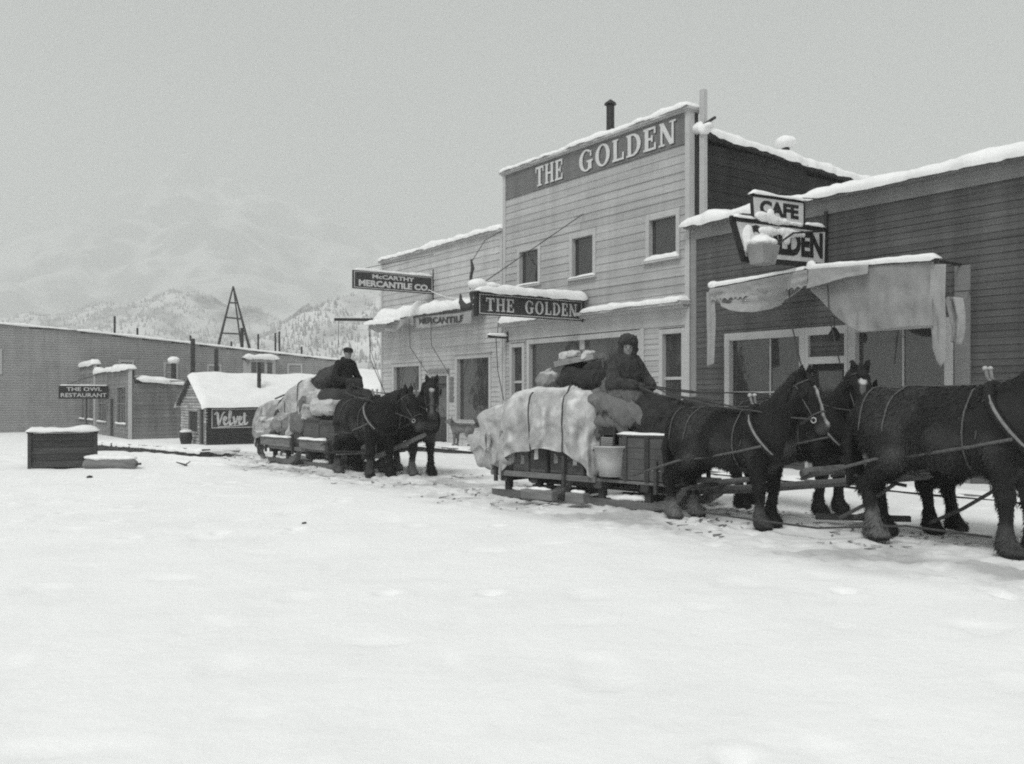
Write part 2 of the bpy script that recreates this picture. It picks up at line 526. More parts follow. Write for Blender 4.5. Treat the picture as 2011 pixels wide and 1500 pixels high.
def ground_z(x, y):
    x = np.asarray(x, float); y = np.asarray(y, float)
    near = 1 - sstep(30, 60, np.hypot(x, y))
    z = gz0(x, y) + 0.028 * fbm(x * 0.33, y * 0.33, 0, 3, 3) * near
    z = z + 0.010 * fbm(x * 1.7, y * 1.7, 0, 9, 3) * near
    tm = track_mask(x, y)
    lump = fbm(x * 3.1, y * 3.1, 0, 21, 3)
    z = z + tm * (0.022 * lump - 0.03 + 0.02 * np.abs(vnoise(x * 5.3, y * 5.3, 0, 33)))
    # runner ruts behind each sled and single hoof prints
    for (ax, ay, dx, dy) in ((0.0, 15.3, 0.74, -0.67), (-5.9, 23.1, 0.626, -0.78)):
        t = (x - ax) * dx + (y - ay) * dy; n = (x - ax) * dy - (y - ay) * dx
        n = n + 0.12 * np.sin(t * 0.5) * (t < 0)
        r = np.abs(np.abs(n) - 0.52)
        z = z - 0.04 * (1 - sstep(0.05, 0.13, r)) * sstep(-16, -12, t) * (1 - sstep(3.2, 4.0, t)) + 0.018 * np.exp(-((r - 0.17) / 0.05) ** 2) * sstep(-16, -12, t) * (1 - sstep(3.2, 4.0, t))
    for cs, dep, pr, sd_ in ((0.42, 0.055, 0.62, 101), (0.61, 0.05, 0.5, 131)):
        cx_, cy_ = np.floor(x / cs), np.floor(y / cs)
        ix, iy = cx_.astype(np.int64), cy_.astype(np.int64)
        u = x / cs - cx_ - (0.38 + 0.24 * _hash(ix, iy, ix * 0, sd_)); v = y / cs - cy_ - (0.38 + 0.24 * _hash(ix, iy, ix * 0, sd_ + 1))
        d = np.hypot(u, v) * cs
        on = _hash(ix, iy, ix * 0, sd_ + 2) < pr * tm + 0.03 * near
        z = z + on * (-dep * np.exp(-(d / 0.075) ** 2) + 0.35 * dep * np.exp(-((d - 0.15) / 0.05) ** 2))
    # scattered old footprints and clods in the open snow
    fp = vnoise(x * 2.2, y * 2.2, 0, 55)
    z = z - 0.022 * sstep(0.55, 0.8, fp) * (1 - tm) * near
    sc = sstep(19, 24, y) * (1 - sstep(27, 33, y)) * (1 - sstep(-9, -5, x))
    z = z + sc * 0.03 * fbm(x * 1.9, y * 1.9, 0, 71, 3)
    return z

def axis(lo, a, b, hi, step, grow=1.12):
    c = list(np.arange(a, b + 1e-6, step))
    s = step; v = b
    while v < hi:
        s *= grow; v += s; c.append(v)
    s = step; v = a
    while v > lo:
        s *= grow; v -= s; c.insert(0, v)
    return np.array(c)

gx = axis(-2600, -15.0, 9.0, 2600, 0.062)
gy = axis(-300, 4.0, 27.0, 2900, 0.062)
GX, GY = np.meshgrid(gx, gy, indexing='ij')
GZ = ground_z(GX, GY)
_nx, _ny = GX.shape
_V = np.stack([GX, GY, GZ], -1).reshape(-1, 3)
_I = np.arange(_nx * _ny).reshape(_nx, _ny)
_Q = np.stack([_I[:-1, :-1], _I[1:, :-1], _I[1:, 1:], _I[:-1, 1:]], -1).reshape(-1, 4)
_me = np_mesh('snow_ground', _V, _Q)
_dirt = track_mask(GX, GY) * (0.35 + 0.65 * sstep(-0.2, 0.7, fbm(GX * 1.3, GY * 1.3, 0, 41, 4)))
_dirt = np.clip(_dirt + 0.06 * sstep(0.62, 0.8, vnoise(GX * 1.1 + 5, GY * 1.1, 0, 43)) * sstep(0.1, 0.5, vnoise(GX * 7, GY * 7, 0, 44)) * (1 - sstep(22, 34, np.hypot(GX, GY))), 0, 1)
set_attr(_me, 'dirt', _dirt.ravel())
M_GROUND = mat('trodden_snow', 0.895, 0.85, 0.045, 0.8, bump=0.03, bscale=9, spec=0.2, space='World', attr='dirt', attr_g=0.46)
tag(new_obj('snow_ground', _me, M_GROUND), kind='structure')

# ---- hills and the mountain behind the town: real terrain, snow on rock, with forest on the lower slopes
def terrain(name, sky, Yr, depth_f, depth_b, x0, x1, nx, ny, seed, rough, m, base=-2.0, seg=90.0, brush=0.0):
    """sky: list of (px, py) of the skyline as seen from the street, used to set real heights at distance Yr"""
    sx = np.array([(p - CX) / F * Yr for p, _ in sky]); sz = np.array([EYE + (HY - q) / F * Yr for _, q in sky])
    xs = np.linspace(x0, x1, nx); ys = np.concatenate([np.linspace(Yr - depth_f, Yr, ny), np.linspace(Yr, Yr + depth_b, ny // 3)[1:]])
    X, Y = np.meshgrid(xs, ys, indexing='ij')
    ridge = np.interp(X, sx, sz) - base
    t = np.where(Y < Yr, (Y - (Yr - depth_f)) / depth_f, 1 - (Y - Yr) / depth_b)
    prof = np.clip(t, 0, 1) ** 1.25
    rg = 1 - np.abs(fbm(X / seg, Y / (seg * 1.6), 0, seed, 5))
    H = base + ridge * prof * (1 + rough * (rg - 0.75) * (1 - 0.5 * prof) * 1.5) + ridge * 0.05 * fbm(X / (seg * 0.25), Y / (seg * 0.25), 0, seed + 3, 3) * np.clip(t * 3, 0, 1)
    V = np.stack([X, Y, H], -1).reshape(-1, 3)
    I = np.arange(X.size).reshape(X.shape)
    Q = np.stack([I[:-1, :-1], I[1:, :-1], I[1:, 1:], I[:-1, 1:]], -1).reshape(-1, 4)
    me = np_mesh(name, V, Q)
    gxx, gyy = np.gradient(H, xs, ys)
    steep = np.hypot(gxx, gyy)
    rock = np.clip(sstep(0.55, 1.1, steep + 0.45 * fbm(X / 45, Y / 90, 0, seed + 8, 4)) * 0.9 + brush * sstep(-0.25, 0.55, fbm(X / 22, Y / 60, 0, seed + 9, 4)), 0, 1)
    set_attr(me, 'rock', rock.ravel())
    o = new_obj(name, me, m)
    tag(o, kind='structure')
    return lambda x, y: _bil(xs, ys, H, x, y)

def _bil(xs, ys, H, x, y):
    i = np.clip(np.searchsorted(xs, x) - 1, 0, len(xs) - 2); j = np.clip(np.searchsorted(ys, y) - 1, 0, len(ys) - 2)
    u = (x - xs[i]) / (xs[i + 1] - xs[i]); v = (y - ys[j]) / (ys[j + 1] - ys[j])
    return H[i, j] * (1 - u) * (1 - v) + H[i + 1, j] * u * (1 - v) + H[i, j + 1] * (1 - u) * v + H[i + 1, j + 1] * u * v

M_MTN = mat('mountain_snow_and_rock', 0.68, 0.9, 0.12, 0.02, space='World', attr='rock', attr_g=0.16, bump=0.0)
M_MTN2 = mat('high_snow_and_rock', 0.66, 0.9, 0.06, 0.01, space='World', attr='rock', attr_g=0.26)
mtn_sky = [(-900, 640), (-400, 570), (-100, 520), (60, 485), (150, 455), (220, 412), (290, 372), (345, 335), (372, 325), (410, 335), (470, 362), (560, 405), (660, 452), (760, 500), (900, 560), (1300, 650), (1900, 690), (2600, 700)]
terrain('mountain', mtn_sky, 2450, 1400, 420, -2650, 2200, 260, 120, 5, 0.30, M_MTN2, seg=420)
hillA_sky = [(-700, 660), (-200, 640), (0, 628), (150, 612), (250, 596), (340, 585), (420, 560), (465, 548), (510, 572), (560, 618), (620, 655), (700, 690), (900, 720)]
zA = terrain('forested_hill', hillA_sky, 820, 420, 260, -800, 0, 140, 70, 11, 0.35, M_MTN, seg=120, brush=0.55)
hillB_sky = [(300, 775), (430, 745), (520, 700), (560, 668), (600, 628), (640, 592), (680, 572), (720, 565), (770, 560), (850, 552), (1000, 560), (1300, 580), (1700, 610), (2100, 650)]
zB = terrain('forested_ridge', hillB_sky, 520, 300, 200, -260, 420, 120, 60, 15, 0.35, M_MTN, seg=80, brush=0.6)

def forest(name, label, zf, x0, x1, y0, y1, n, seed, dens, h0, h1, m):
    rg = np.random.default_rng(seed)
    x = rg.uniform(x0, x1, n * 3); y = rg.uniform(y0, y1, n * 3)
    keep = fbm(x / 38, y / 38, 0, seed, 4) + rg.uniform(-0.5, 0.5, n * 3) > dens
    x, y = x[keep][:n], y[keep][:n]
    z = zf(x, y); h = rg.uniform(h0, h1, len(x)); r = h * rg.uniform(0.13, 0.24, len(x))
    k = 6
    ang = np.arange(k) * 2 * np.pi / k
    V = []; T = []
    rings = [(1.0, 0.0), (0.55, 0.42), (0.75, 0.40), (0.0, 1.0)]
    per = 2 * k + 2
    base = np.zeros((len(x), per, 3))
    for j in range(k):
        w = rg.uniform(0.7, 1.3, len(x))
        base[:, j] = np.stack([x + r * w * np.cos(ang[j]), y + r * w * np.sin(ang[j]), z + 0.05 * h], -1)
        base[:, k + j] = np.stack([x + 0.62 * r * w * np.cos(ang[j] + .4), y + 0.62 * r * w * np.sin(ang[j] + .4), z + 0.38 * h], -1)
    base[:, 2 * k] = np.stack([x, y, z + 0.62 * h], -1)
    base[:, 2 * k + 1] = np.stack([x, y, z + h], -1)
    off = (np.arange(len(x)) * per)[:, None]
    for j in range(k):
        j2 = (j + 1) % k
        T.append(np.concatenate([off + j, off + j2, off + 2 * k], 1))
        T.append(np.concatenate([off + k + j, off + k + j2, off + 2 * k + 1], 1))
    me = np_mesh(name, base.reshape(-1, 3), np.concatenate(T), smooth=False)
    tag(new_obj(name, me, m), label, 'forest', kind='stuff')
M_FOREST = mat('snowy_spruce', 0.36, 0.95, 0.6, 0.15, space='World')
forest('hillside_forest', 'snow-dusted spruce forest on the far hillside below the mountain', zA, -560, -20, 440, 815, 12000, 3, -0.15, 1.6, 3.8, M_FOREST)
forest('ridge_forest', 'snow-dusted spruce forest on the ridge behind the store', zB, -220, 60, 260, 515, 8000, 4, -0.2, 1.2, 2.8, M_FOREST)

# ---- the air between: pale snow haze
_hz = MB().box(-2700, 2700, -320, 2950, -4, 640)
M_HAZE = bpy.data.materials.new('haze'); M_HAZE.use_nodes = True
_n = M_HAZE.node_tree.nodes; _n.clear()
_o = _n.new('ShaderNodeOutputMaterial'); _v = _n.new('ShaderNodeVolumePrincipled')
_v.inputs['Color'].default_value = (0.955, 0.97, 0.96, 1); _v.inputs['Density'].default_value = 0.00098
_v.inputs['Anisotropy'].default_value = 0.1
M_HAZE.node_tree.links.new(_v.outputs[0], _o.inputs['Volume'])
tag(_hz.build('haze', M_HAZE), 'pale snow haze filling the air over the town', 'haze', kind='stuff')

# ================================================================== buildings: shared carpentry
_bd = MB().add([(0, 0, 0), (1, 0, 0), (1, -1, 0), (0, -1, 0), (0, 0, 1), (1, 0, 1), (1, -0.35, 1), (0, -0.35, 1)],
               [(0, 1, 2, 3), (7, 6, 5, 4), (3, 2, 6, 7), (2, 1, 5, 6), (1, 0, 4, 5), (0, 3, 7, 4)])
BOARD = {}
def board_mesh(m):
    if m.name not in BOARD:
        BOARD[m.name] = _bd.mesh('siding_board'); BOARD[m.name].materials.append(m)
    return BOARD[m.name]

def clap(parent, x0, x1, z0, z1, expo, m, y=0.0, th=0.028, holes=(), joint=4.2, seed=0, axis='x', name='siding_board', top=None):
    """lapped boards, each its own object, laid round the openings; axis 'y' lays them along a side wall at x = y"""
    rg = random.Random(seed)
    n = max(1, round((z1 - z0) / expo)); e = (z1 - z0) / n
    for i in range(n):
        a, b = z0 + i * e, z0 + (i + 1) * e
        xe = x1
        if top is not None:                                   # sloping roof edge: the board stops where the roof comes down
            zs = top(x0), top(x1)
            if b > max(zs): continue
            if b > min(zs):
                lo, hi = x0, x1
                for _ in range(30):
                    mid = (lo + hi) / 2
                    if (top(mid) > b) == (zs[0] > zs[1]): lo = mid
                    else: hi = mid
                xe = lo
        segs = [(x0, xe, a, b)]
        for (h0, h1, g0, g1) in holes:
            out = []
            for (s0, s1, c, d) in segs:
                if h1 <= s0 or h0 >= s1 or g1 <= c or g0 >= d:
                    out.append((s0, s1, c, d)); continue
                if h0 > s0: out.append((s0, h0, c, d))
                if h1 < s1: out.append((h1, s1, c, d))
                if g0 > c + 0.02: out.append((max(s0, h0), min(s1, h1), c, g0))
                if g1 < d - 0.02: out.append((max(s0, h0), min(s1, h1), g1, d))
            segs = out
        for (s0, s1, c, d) in segs:
            cuts = [s0]
            q = s0 + rg.uniform(0.5, 1.0) * joint
            while q < s1 - 0.7:
                cuts.append(q); q += rg.uniform(0.8, 1.15) * joint
            cuts.append(s1)
            for u, v in zip(cuts[:-1], cuts[1:]):
                if v - u < 0.03: continue
                t = th * rg.uniform(0.85, 1.15)
                if axis == 'x':
                    new_obj(name, board_mesh(m), None, parent, (u + 0.002, y + rg.uniform(-0.002, 0.002), c), (rg.uniform(-.004, .004), rg.uniform(-.0016, .0016), 0), (v - u - 0.004, t, (d - c) * 1.04))
                else:
                    new_obj(name, board_mesh(m), None, parent, (y, u + 0.002, c), (0, 0, math.pi / 2), (v - u - 0.004, t, (d - c) * 1.04))

def win(parent, x0, x1, z0, z1, m=None, glass=None, trim=0.11, head=None, rails=(), mull=(), sill=True, snow=0.0, y=0.0, depth=0.07, proud=0.05, cap=False, name='window', tm=0.04, curtain=None):
    """a casing (the part) with pane, rails, sill as its sub-parts; opening x0..x1, z0..z1 is the glass"""
    m = m or M_TRIM; glass = glass or M_GLASS; hd = head or trim
    mb = MB()
    f, b = y - proud, y + depth + 0.03
    mb.box(x0 - trim, x0, f, b, z0 - trim * 0.4, z1 + hd)
    mb.box(x1, x1 + trim, f, b, z0 - trim * 0.4, z1 + hd)
    mb.box(x0, x1, f + 0.003, b, z1, z1 + hd - 0.003)
    mb.box(x0, x1, f + 0.003, b, z0 - trim * 0.4 + 0.003, z0)
    if cap:
        mb.box(x0 - trim - 0.05, x1 + trim + 0.05, f - 0.05, b - 0.01, z1 + hd, z1 + hd + 0.05)
    o = bevel_mod(mb.build(name, m, parent), 0.006, 1)
    xs = [x0] + list(mull) + [x1]
    for i in range(len(xs) - 1):
        a = xs[i] + (tm / 2 if i else 0); c = xs[i + 1] - (tm / 2 if i < len(xs) - 2 else 0)
        zs = [z0] + list(rails) + [z1]
        for j in range(len(zs) - 1):
            g0 = zs[j] + (tm / 2 if j else 0); g1 = zs[j + 1] - (tm / 2 if j < len(zs) - 2 else 0)
            MB().box(a, c, y + depth, y + depth + 0.02, g0, g1).build('pane', glass, o)
    for q in mull:
        MB().box(q - tm / 2, q + tm / 2, y + depth - 0.03, y + depth + 0.018, z0, z1).build('mullion', m, o)
    for q in rails:
        MB().box(x0, x1, y + depth - 0.034, y + depth + 0.016, q - tm / 2, q + tm / 2).build('sash_rail', m, o)
    if sill:
        MB().box(x0 - trim - 0.04, x1 + trim + 0.04, f - 0.07, b - 0.03, z0 - trim * 0.4 - 0.05, z0 - trim * 0.4).build('sill', m, o)
        if snow:
            snow_loaf('sill_snow', o, (x0 - trim, f - 0.02, z0 - trim * 0.4 + 0.002), (x1 + trim, f - 0.02, z0 - trim * 0.4 + 0.002), 0.09, snow, seed=int(x0 * 10) % 97, over=0.015, side=(0, -1, 0), droop=0.0)
    return o

def stovepipe(parent, x, y, z0, z1, r, cap=0.0, m=None, name='stovepipe', snow=0.0):
    mb = MB().lathe([(r, z0), (r, z0 + (z1 - z0) * 0.48), (r * 1.12, z0 + (z1 - z0) * 0.48), (r * 1.12, z0 + (z1 - z0) * 0.52), (r, z0 + (z1 - z0) * 0.52), (r, z1)], (x, y, 0), 12)
    o = mb.build(name, m or M_IRON, parent)
    if cap:
        MB().lathe([(cap, z1 + 0.02), (cap * 0.9, z1 + 0.06), (0.02, z1 + 0.16)], (x, y, 0), 12).build('cap', m or M_IRON, o)
    if snow:
        s = SDF(0.05).ell((x, y, z1 + snow * 0.45), (snow, snow, snow * 0.62))
        new_obj('cap_snow', s.mesh('cap_snow', 0.03, lambda p: 0.012 * fbm(p[:, 0] * 9, p[:, 1] * 9, p[:, 2] * 9, 3, 2)), M_ICE, o)
    return o

# ------------------------------------------------------------------ letters built stroke by stroke
def _ring(cx, cy, ro, so, ri, si, a0, a1, n=22):
    """slice of a ring with thick sides and thin top: outer radii (ro, so), inner (ri, si)"""
    A = [a0 + (a1 - a0) * i / n for i in range(n + 1)]
    return [[(cx + ro * math.cos(A[i]), cy + so * math.sin(A[i])), (cx + ro * math.cos(A[i + 1]), cy + so * math.sin(A[i + 1])),
             (cx + ri * math.cos(A[i + 1]), cy + si * math.sin(A[i + 1])), (cx + ri * math.cos(A[i]), cy + si * math.sin(A[i]))] for i in range(n)]
def rc(a, b, c, d): return [(a, b), (c, b), (c, d), (a, d)]
SER = {
 'T': (0.84, [rc(.31, 0, .53, 1), rc(.02, .88, .82, 1), rc(.02, .70, .10, .9), rc(.74, .70, .82, .9), rc(.2, 0, .64, .08)]),
 'H': (0.92, [rc(.10, 0, .30, 1), rc(.62, 0, .82, 1), rc(.28, .46, .64, .56), rc(.02, 0, .38, .08), rc(.02, .92, .38, 1), rc(.54, 0, .90, .08), rc(.54, .92, .90, 1)]),
 'E': (0.78, [rc(.10, 0, .30, 1), rc(.02, 0, .72, .10), rc(.02, .90, .70, 1), rc(.28, .45, .52, .55), rc(.63, .08, .72, .30), rc(.61, .70, .70, .92), rc(.46, .36, .54, .64)]),
 'L': (0.76, [rc(.10, 0, .30, 1), rc(.02, 0, .72, .10), rc(.02, .92, .38, 1), rc(.63, .08, .72, .34)]),
 'N': (0.94, [rc(.10, 0, .21, 1), rc(.70, 0, .81, 1), [(.02, 1), (.26, 1), (.81, 0), (.60, 0)], rc(.0, 0, .32, .08), rc(.58, .92, .92, 1)]),
 'D': (0.90, [rc(.10, 0, .30, 1), rc(.02, 0, .40, .09), rc(.02, .91, .40, 1)] + _ring(.36, .5, .50, .5, .29, .41, -math.pi / 2, math.pi / 2)),
 'O': (0.98, _ring(.48, .5, .46, .52, .24, .44, 0, 2 * math.pi, 36)),
 'G': (0.98, _ring(.48, .5, .46, .52, .24, .44, R(50), R(325), 30) + [rc(.62, .06, .84, .46), rc(.52, .40, .92, .49), rc(.74, .66, .83, .92)]),
}
def serif_word(parent, m, word, x0, z0, h, wscale, fn, gap=0.10, space=0.5, d=0.012, name='letter'):
    """fn(u, v, depth) -> 3-D ; each stroke stands a hair higher than the last so no two faces coincide"""
    x = x0; k = 0
    for ch in word:
        if ch == ' ':
            x += space * h * wscale; continue
        adv, strokes = SER[ch]
        mb = MB()
        for st in strokes:
            k += 1
            mb.prism([(x + u * h * wscale, z0 + v * h) for u, v in st], fn, 0.0, d + 0.0002 * (k % 9))
        mb.build(name, m, parent)
        x += (adv + gap) * h * wscale
    return x
def serif_len(word, h, wscale, gap=0.10, space=0.5):
    return sum((space if c == ' ' else SER[c][0] + gap) for c in word) * h * wscale - gap * h * wscale

def text_part(word, name, parent, m, fn, x0, x1, z0, z1, d=0.008, bold=0.02):
    """built-in sans letters turned into real raised letters filling x0..x1, z0..z1 of a board"""
    c = bpy.data.curves.new('lettering', 'FONT')
    c.body = word; c.size = 1.0; c.extrude = 0.0; c.offset = bold; c.resolution_u = 3
    t = bpy.data.objects.new('lettering_tmp', c); COL.objects.link(t)
    bpy.context.view_layer.update()
    dg = bpy.context.evaluated_depsgraph_get()
    me = bpy.data.meshes.new_from_object(t.evaluated_get(dg))
    bpy.data.objects.remove(t); bpy.data.curves.remove(c)
    bm = bmesh.new(); bm.from_mesh(me)
    ex = bmesh.ops.extrude_face_region(bm, geom=list(bm.faces))
    for v in [g for g in ex['geom'] if isinstance(g, bmesh.types.BMVert)]: v.co.z = 1.0
    co = [v.co for v in bm.verts]
    ax, bx = min(q.x for q in co), max(q.x for q in co); ay, by = min(q.y for q in co), max(q.y for q in co)
    for v in bm.verts:
        u = x0 + (v.co.x - ax) / (bx - ax) * (x1 - x0); w = z0 + (v.co.y - ay) / (by - ay) * (z1 - z0)
        v.co = Vector(fn(u, w, d * v.co.z))
    bmesh.ops.recalc_face_normals(bm, faces=bm.faces)
    seen = set(); bpy.data.meshes.remove(me)
    bm.verts.index_update(); bm.verts.ensure_lookup_table()
    for v0 in list(bm.verts):                    # each letter becomes an object of its own
        if v0.index in seen: continue
        st = [v0]; seen.add(v0.index); isl = []
        while st:
            q = st.pop(); isl.append(q)
            for e in q.link_edges:
                r = e.other_vert(q)
                if r.index not in seen: seen.add(r.index); st.append(r)
        ix = {q.index: i for i, q in enumerate(isl)}
        fs = {f for q in isl for f in q.link_faces}
        lm = bpy.data.meshes.new(name); lm.from_pydata([tuple(q.co) for q in isl], [], [tuple(ix[w.index] for w in f.verts) for f in fs])
        new_obj(name, lm, m, parent)
    bm.free()

# ================================================================== the two-storey front: THE GOLDEN
def shop(name, label, x, cat='building'):
    return thing(name, label, cat, W(x, 0, 0), FAC)
DECK = 0.12
gold = shop('saloon_building', 'tall white two-storey false-front building with serif lettering painted across its top', 0)
GX0, GX1 = -7.68, -0.02
def _g(n, m, mb, par=None, **kw): return mb.build(n, m, par or gold, **kw)
up_w = [(-1.36, -0.45, 4.97, 5.92), (-4.36, -3.5, 4.86, 5.90), (-6.83, -5.92, 4.90, 5.86)]
lo_w = [(-7.22, -6.70, 0.95, 3.08), (-0.90, -0.27, 0.75, 3.12)]
shopw = (-6.35, -1.78, 0.85, 3.14)
holes = [(a - .12, b + .12, c - .05, d + .14) for a, b, c, d in up_w + lo_w] + [(-6.52, -1.66, 0.45, 3.30)]
_g('wall', M_BACK, MB().box(GX0 + .05, GX1 - .03, 0.12, 9.6, -0.6, 7.0).box(GX0 + .05, GX1 - .03, 0.12, 0.30, 7.0, 8.30))
clap(gold, GX0 + 0.12, GX1 - 0.12, 3.86, 7.52, 0.205, M_WHITE, holes=holes, seed=1)
clap(gold, GX0 + 0.12, GX1 - 0.12, DECK, 3.30, 0.135, M_WHITE, holes=holes, seed=2, joint=5)
_g('frieze', M_TRIM, MB().box(GX0 + .12, GX1 - .12, -0.035, 0.1, 3.302, 3.70))
for s, (a, b) in enumerate(((GX0 - .01, GX0 + .13), (GX1 - .13, GX1 + .01))):
    _g('corner_board', M_TRIM, MB().box(a, b, -0.045, 0.13, DECK, 8.30))
# painted band with the name
band = _g('sign_band', M_BAND, MB().box(GX0 + .13, GX1 - .13, -0.040, 0.10, 7.53, 8.29))
_h = 0.56; _ws = 0.62
_tw = serif_len('THE', _h, _ws); _gw = serif_len('GOLDEN', _h, _ws)
for (wd, xa, ln, l0) in (('THE', -6.02, 1.28, _tw), ('GOLDEN', -4.05, 3.62, _gw)):
    serif_word(band, M_SIGN, wd, xa, 7.62, _h, ln / l0 * _ws, lambda u, v, d: (u + 0.035, -0.041 - d * 0.3, v - 0.035), name='letter_shade')
    serif_word(band, M_LET, wd, xa, 7.62, _h, ln / l0 * _ws, lambda u, v, d: (u, -0.041 - d, v))
_g('parapet_moulding', M_TRIM, MB().box(GX0 - .06, GX1 + .06, -0.14, 0.34, 8.30, 8.36).box(GX0 - .03, GX1 + .03, -0.09, 0.32, 8.262, 8.299))
snow_loaf('parapet_snow', gold, (GX0 - .06, 0.10, 8.362), (GX1 + .06, 0.10, 8.362), 0.46, 0.13, seed=4, side=(0, -1, 0), droop=0.1)
for i, (a, b, c, d) in enumerate(up_w):
    win(gold, a, b, c, d, glass=M_GLASSD, trim=0.12, head=0.14, snow=(0.10, 0.05, 0.05)[i], depth=0.08)
for (a, b, c, d) in lo_w:
    win(gold, a, b, c, d, glass=M_GLASS, trim=0.12, rails=(2.06,), tm=0.07, snow=0.0, depth=0.08)
sw = win(gold, *shopw, trim=0.12, mull=(-4.06,), tm=0.20, depth=0.09, head=0.14, sill=True)
clap(gold, -6.5, -1.68, DECK, 0.76, 0.135, M_WHITE, seed=8, joint=9)
_g('pilaster', M_TRIM, MB().box(-1.66, -1.54, -0.05, 0.11, DECK, 3.30))
# ledge over the shop front with deep snow
_g('shop_cornice', M_TRIM, MB().box(GX0 - .02, GX1 + .02, -0.34, 0.10, 3.76, 3.84).box(GX0 + .02, GX1 - .02, -0.22, 0.10, 3.70, 3.757))
snow_loaf('cornice_snow', gold, (-7.5, -0.14, 3.842), (-4.6, -0.14, 3.842), 0.40, 0.20, seed=6, side=(0, -1, 0), droop=0.2)
snow_loaf('cornice_snow', gold, (-3.62, -0.14, 3.842), (0.0, -0.14, 3.842), 0.40, 0.13, seed=7, side=(0, -1, 0), droop=0.2)
# long dark side wall behind, roof falling to the back
rooftop = lambda y: 7.78 - 0.045 * y
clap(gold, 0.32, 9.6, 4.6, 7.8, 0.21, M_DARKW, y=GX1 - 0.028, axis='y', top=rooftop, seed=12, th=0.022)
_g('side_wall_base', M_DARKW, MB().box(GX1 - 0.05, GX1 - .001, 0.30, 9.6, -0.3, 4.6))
_roof = MB().add([(GX0, 0.30, 7.83), (GX1 + .12, 0.30, 7.83), (GX1 + .12, 9.7, 7.40), (GX0, 9.7, 7.40), (GX0, 0.30, 7.76), (GX1 + .12, 0.30, 7.76), (GX1 + .12, 9.7, 7.33), (GX0, 9.7, 7.33)],
                 [(0, 1, 2, 3), (7, 6, 5, 4), (0, 4, 5, 1), (1, 5, 6, 2), (2, 6, 7, 3), (3, 7, 4, 0)])
rf = _roof.build('roof', M_PLANKD, gold)
snow_loaf('roof_snow', rf, (GX1 - 0.25, 0.45, 7.835), (GX1 - 0.25, 9.7, 7.402), 0.75, 0.17, seed=9, side=(1, 0, 0), droop=0.5, over=0.03)
snow_loaf('roof_snow', rf, (-4.2, 0.55, 7.85), (-4.2, 9.6, 7.42), 6.8, 0.16, seed=10, side=(1, 0, 0), step=0.5)
ch = stovepipe(gold, -0.30, 3.8, 7.6, 8.10, 0.10, cap=0.17, snow=0.27, name='roof_vent')
stovepipe(gold, -3.69, 0.75, 7.7, 9.5, 0.11, name='stovepipe', cap=0.17)
# white conduit pole at the corner with its knot of snow
pl = _g('corner_pole', M_TRIM, MB().box(0.10, 0.24, 0.16, 0.30, 5.0, 8.75))
bevel_mod(pl, 0.01, 1)
_g('pole_crossarm', M_PLANKD, MB().beam((-0.12, 0.23, 7.86), (0.62, 0.14, 7.98), 0.05, 0.05), pl)
_s = SDF(0.06).ell((0.0, .2, 7.86), (.17, .14, .11)).ell((0.22, .2, 7.80), (.16, .15, .12)).ell((.38, .19, 7.86), (.13, .12, .08)).ell((.1, .2, 7.95), (.12, .1, .08))
new_obj('pole_snow', _s.mesh('pole_snow', 0.03, lambda p: 0.015 * fbm(p[:, 0] * 10, p[:, 1] * 10, p[:, 2] * 10, 3, 2)), M_ICE, pl)

# ================================================================== the mercantile
merc = shop('store_building', 'white clapboard store with flat snow-topped parapet, left of the tall building', -7.7)
MX0, MX1 = -15.80 + 7.7, -0.02             # local to the store's own foot
def lx(v): return v + 7.7
m_w = [(lx(-14.77), lx(-12.86), 0.95, 2.70), (lx(-10.34), lx(-8.47), 0.88, 2.84)]
m_d = (lx(-12.05), lx(-10.98), DECK, 2.32)
mh = [(a - .12, b + .12, c - .06, d + .12) for a, b, c, d in m_w] + [(m_d[0] - .1, m_d[1] + .1, 0, 2.44)]
MB().box(MX0 + .04, MX1 - .03, 0.12, 9, -0.9, 6.2).box(MX0 + .04, MX1 - .03, 0.12, 0.28, 6.2, 6.62).build('wall', M_BACK, merc)
clap(merc, MX0 + .12, MX1 - .12, 4.35, 6.62, 0.205, M_MERC, seed=21)
clap(merc, MX0 + .12, MX1 - .12, DECK, 4.35, 0.15, M_MERC, holes=mh, seed=22, joint=4.5)
for a, b in ((MX0 - .01, MX0 + .13), (MX1 - .13, MX1 + .0)):
    MB().box(a, b, -0.045, 0.13, -0.5, 6.62).build('corner_board', M_TRIM, merc)
MB().box(MX0 - .035, MX0 + .035, 0.131, 9, -0.9, 6.4).build('side_wall', M_MERC, merc)
MB().box(MX0 - .08, MX1 + .02, -0.12, 0.32, 6.622, 6.70).build('parapet_moulding', M_TRIM, merc)
snow_loaf('parapet_snow', merc, (MX0 - .08, 0.10, 6.702), (MX1 + .02, 0.10, 6.702), 0.46, 0.16, seed=23, side=(0, -1, 0), droop=0.15)
MB().box(MX0, MX1, 0.3, 9.2, 6.22, 6.3).build('roof', M_ICE, merc)
for a, b, c, d in m_w:
    win(merc, a, b, c, d, trim=0.12, head=0.14, depth=0.09, cap=True)
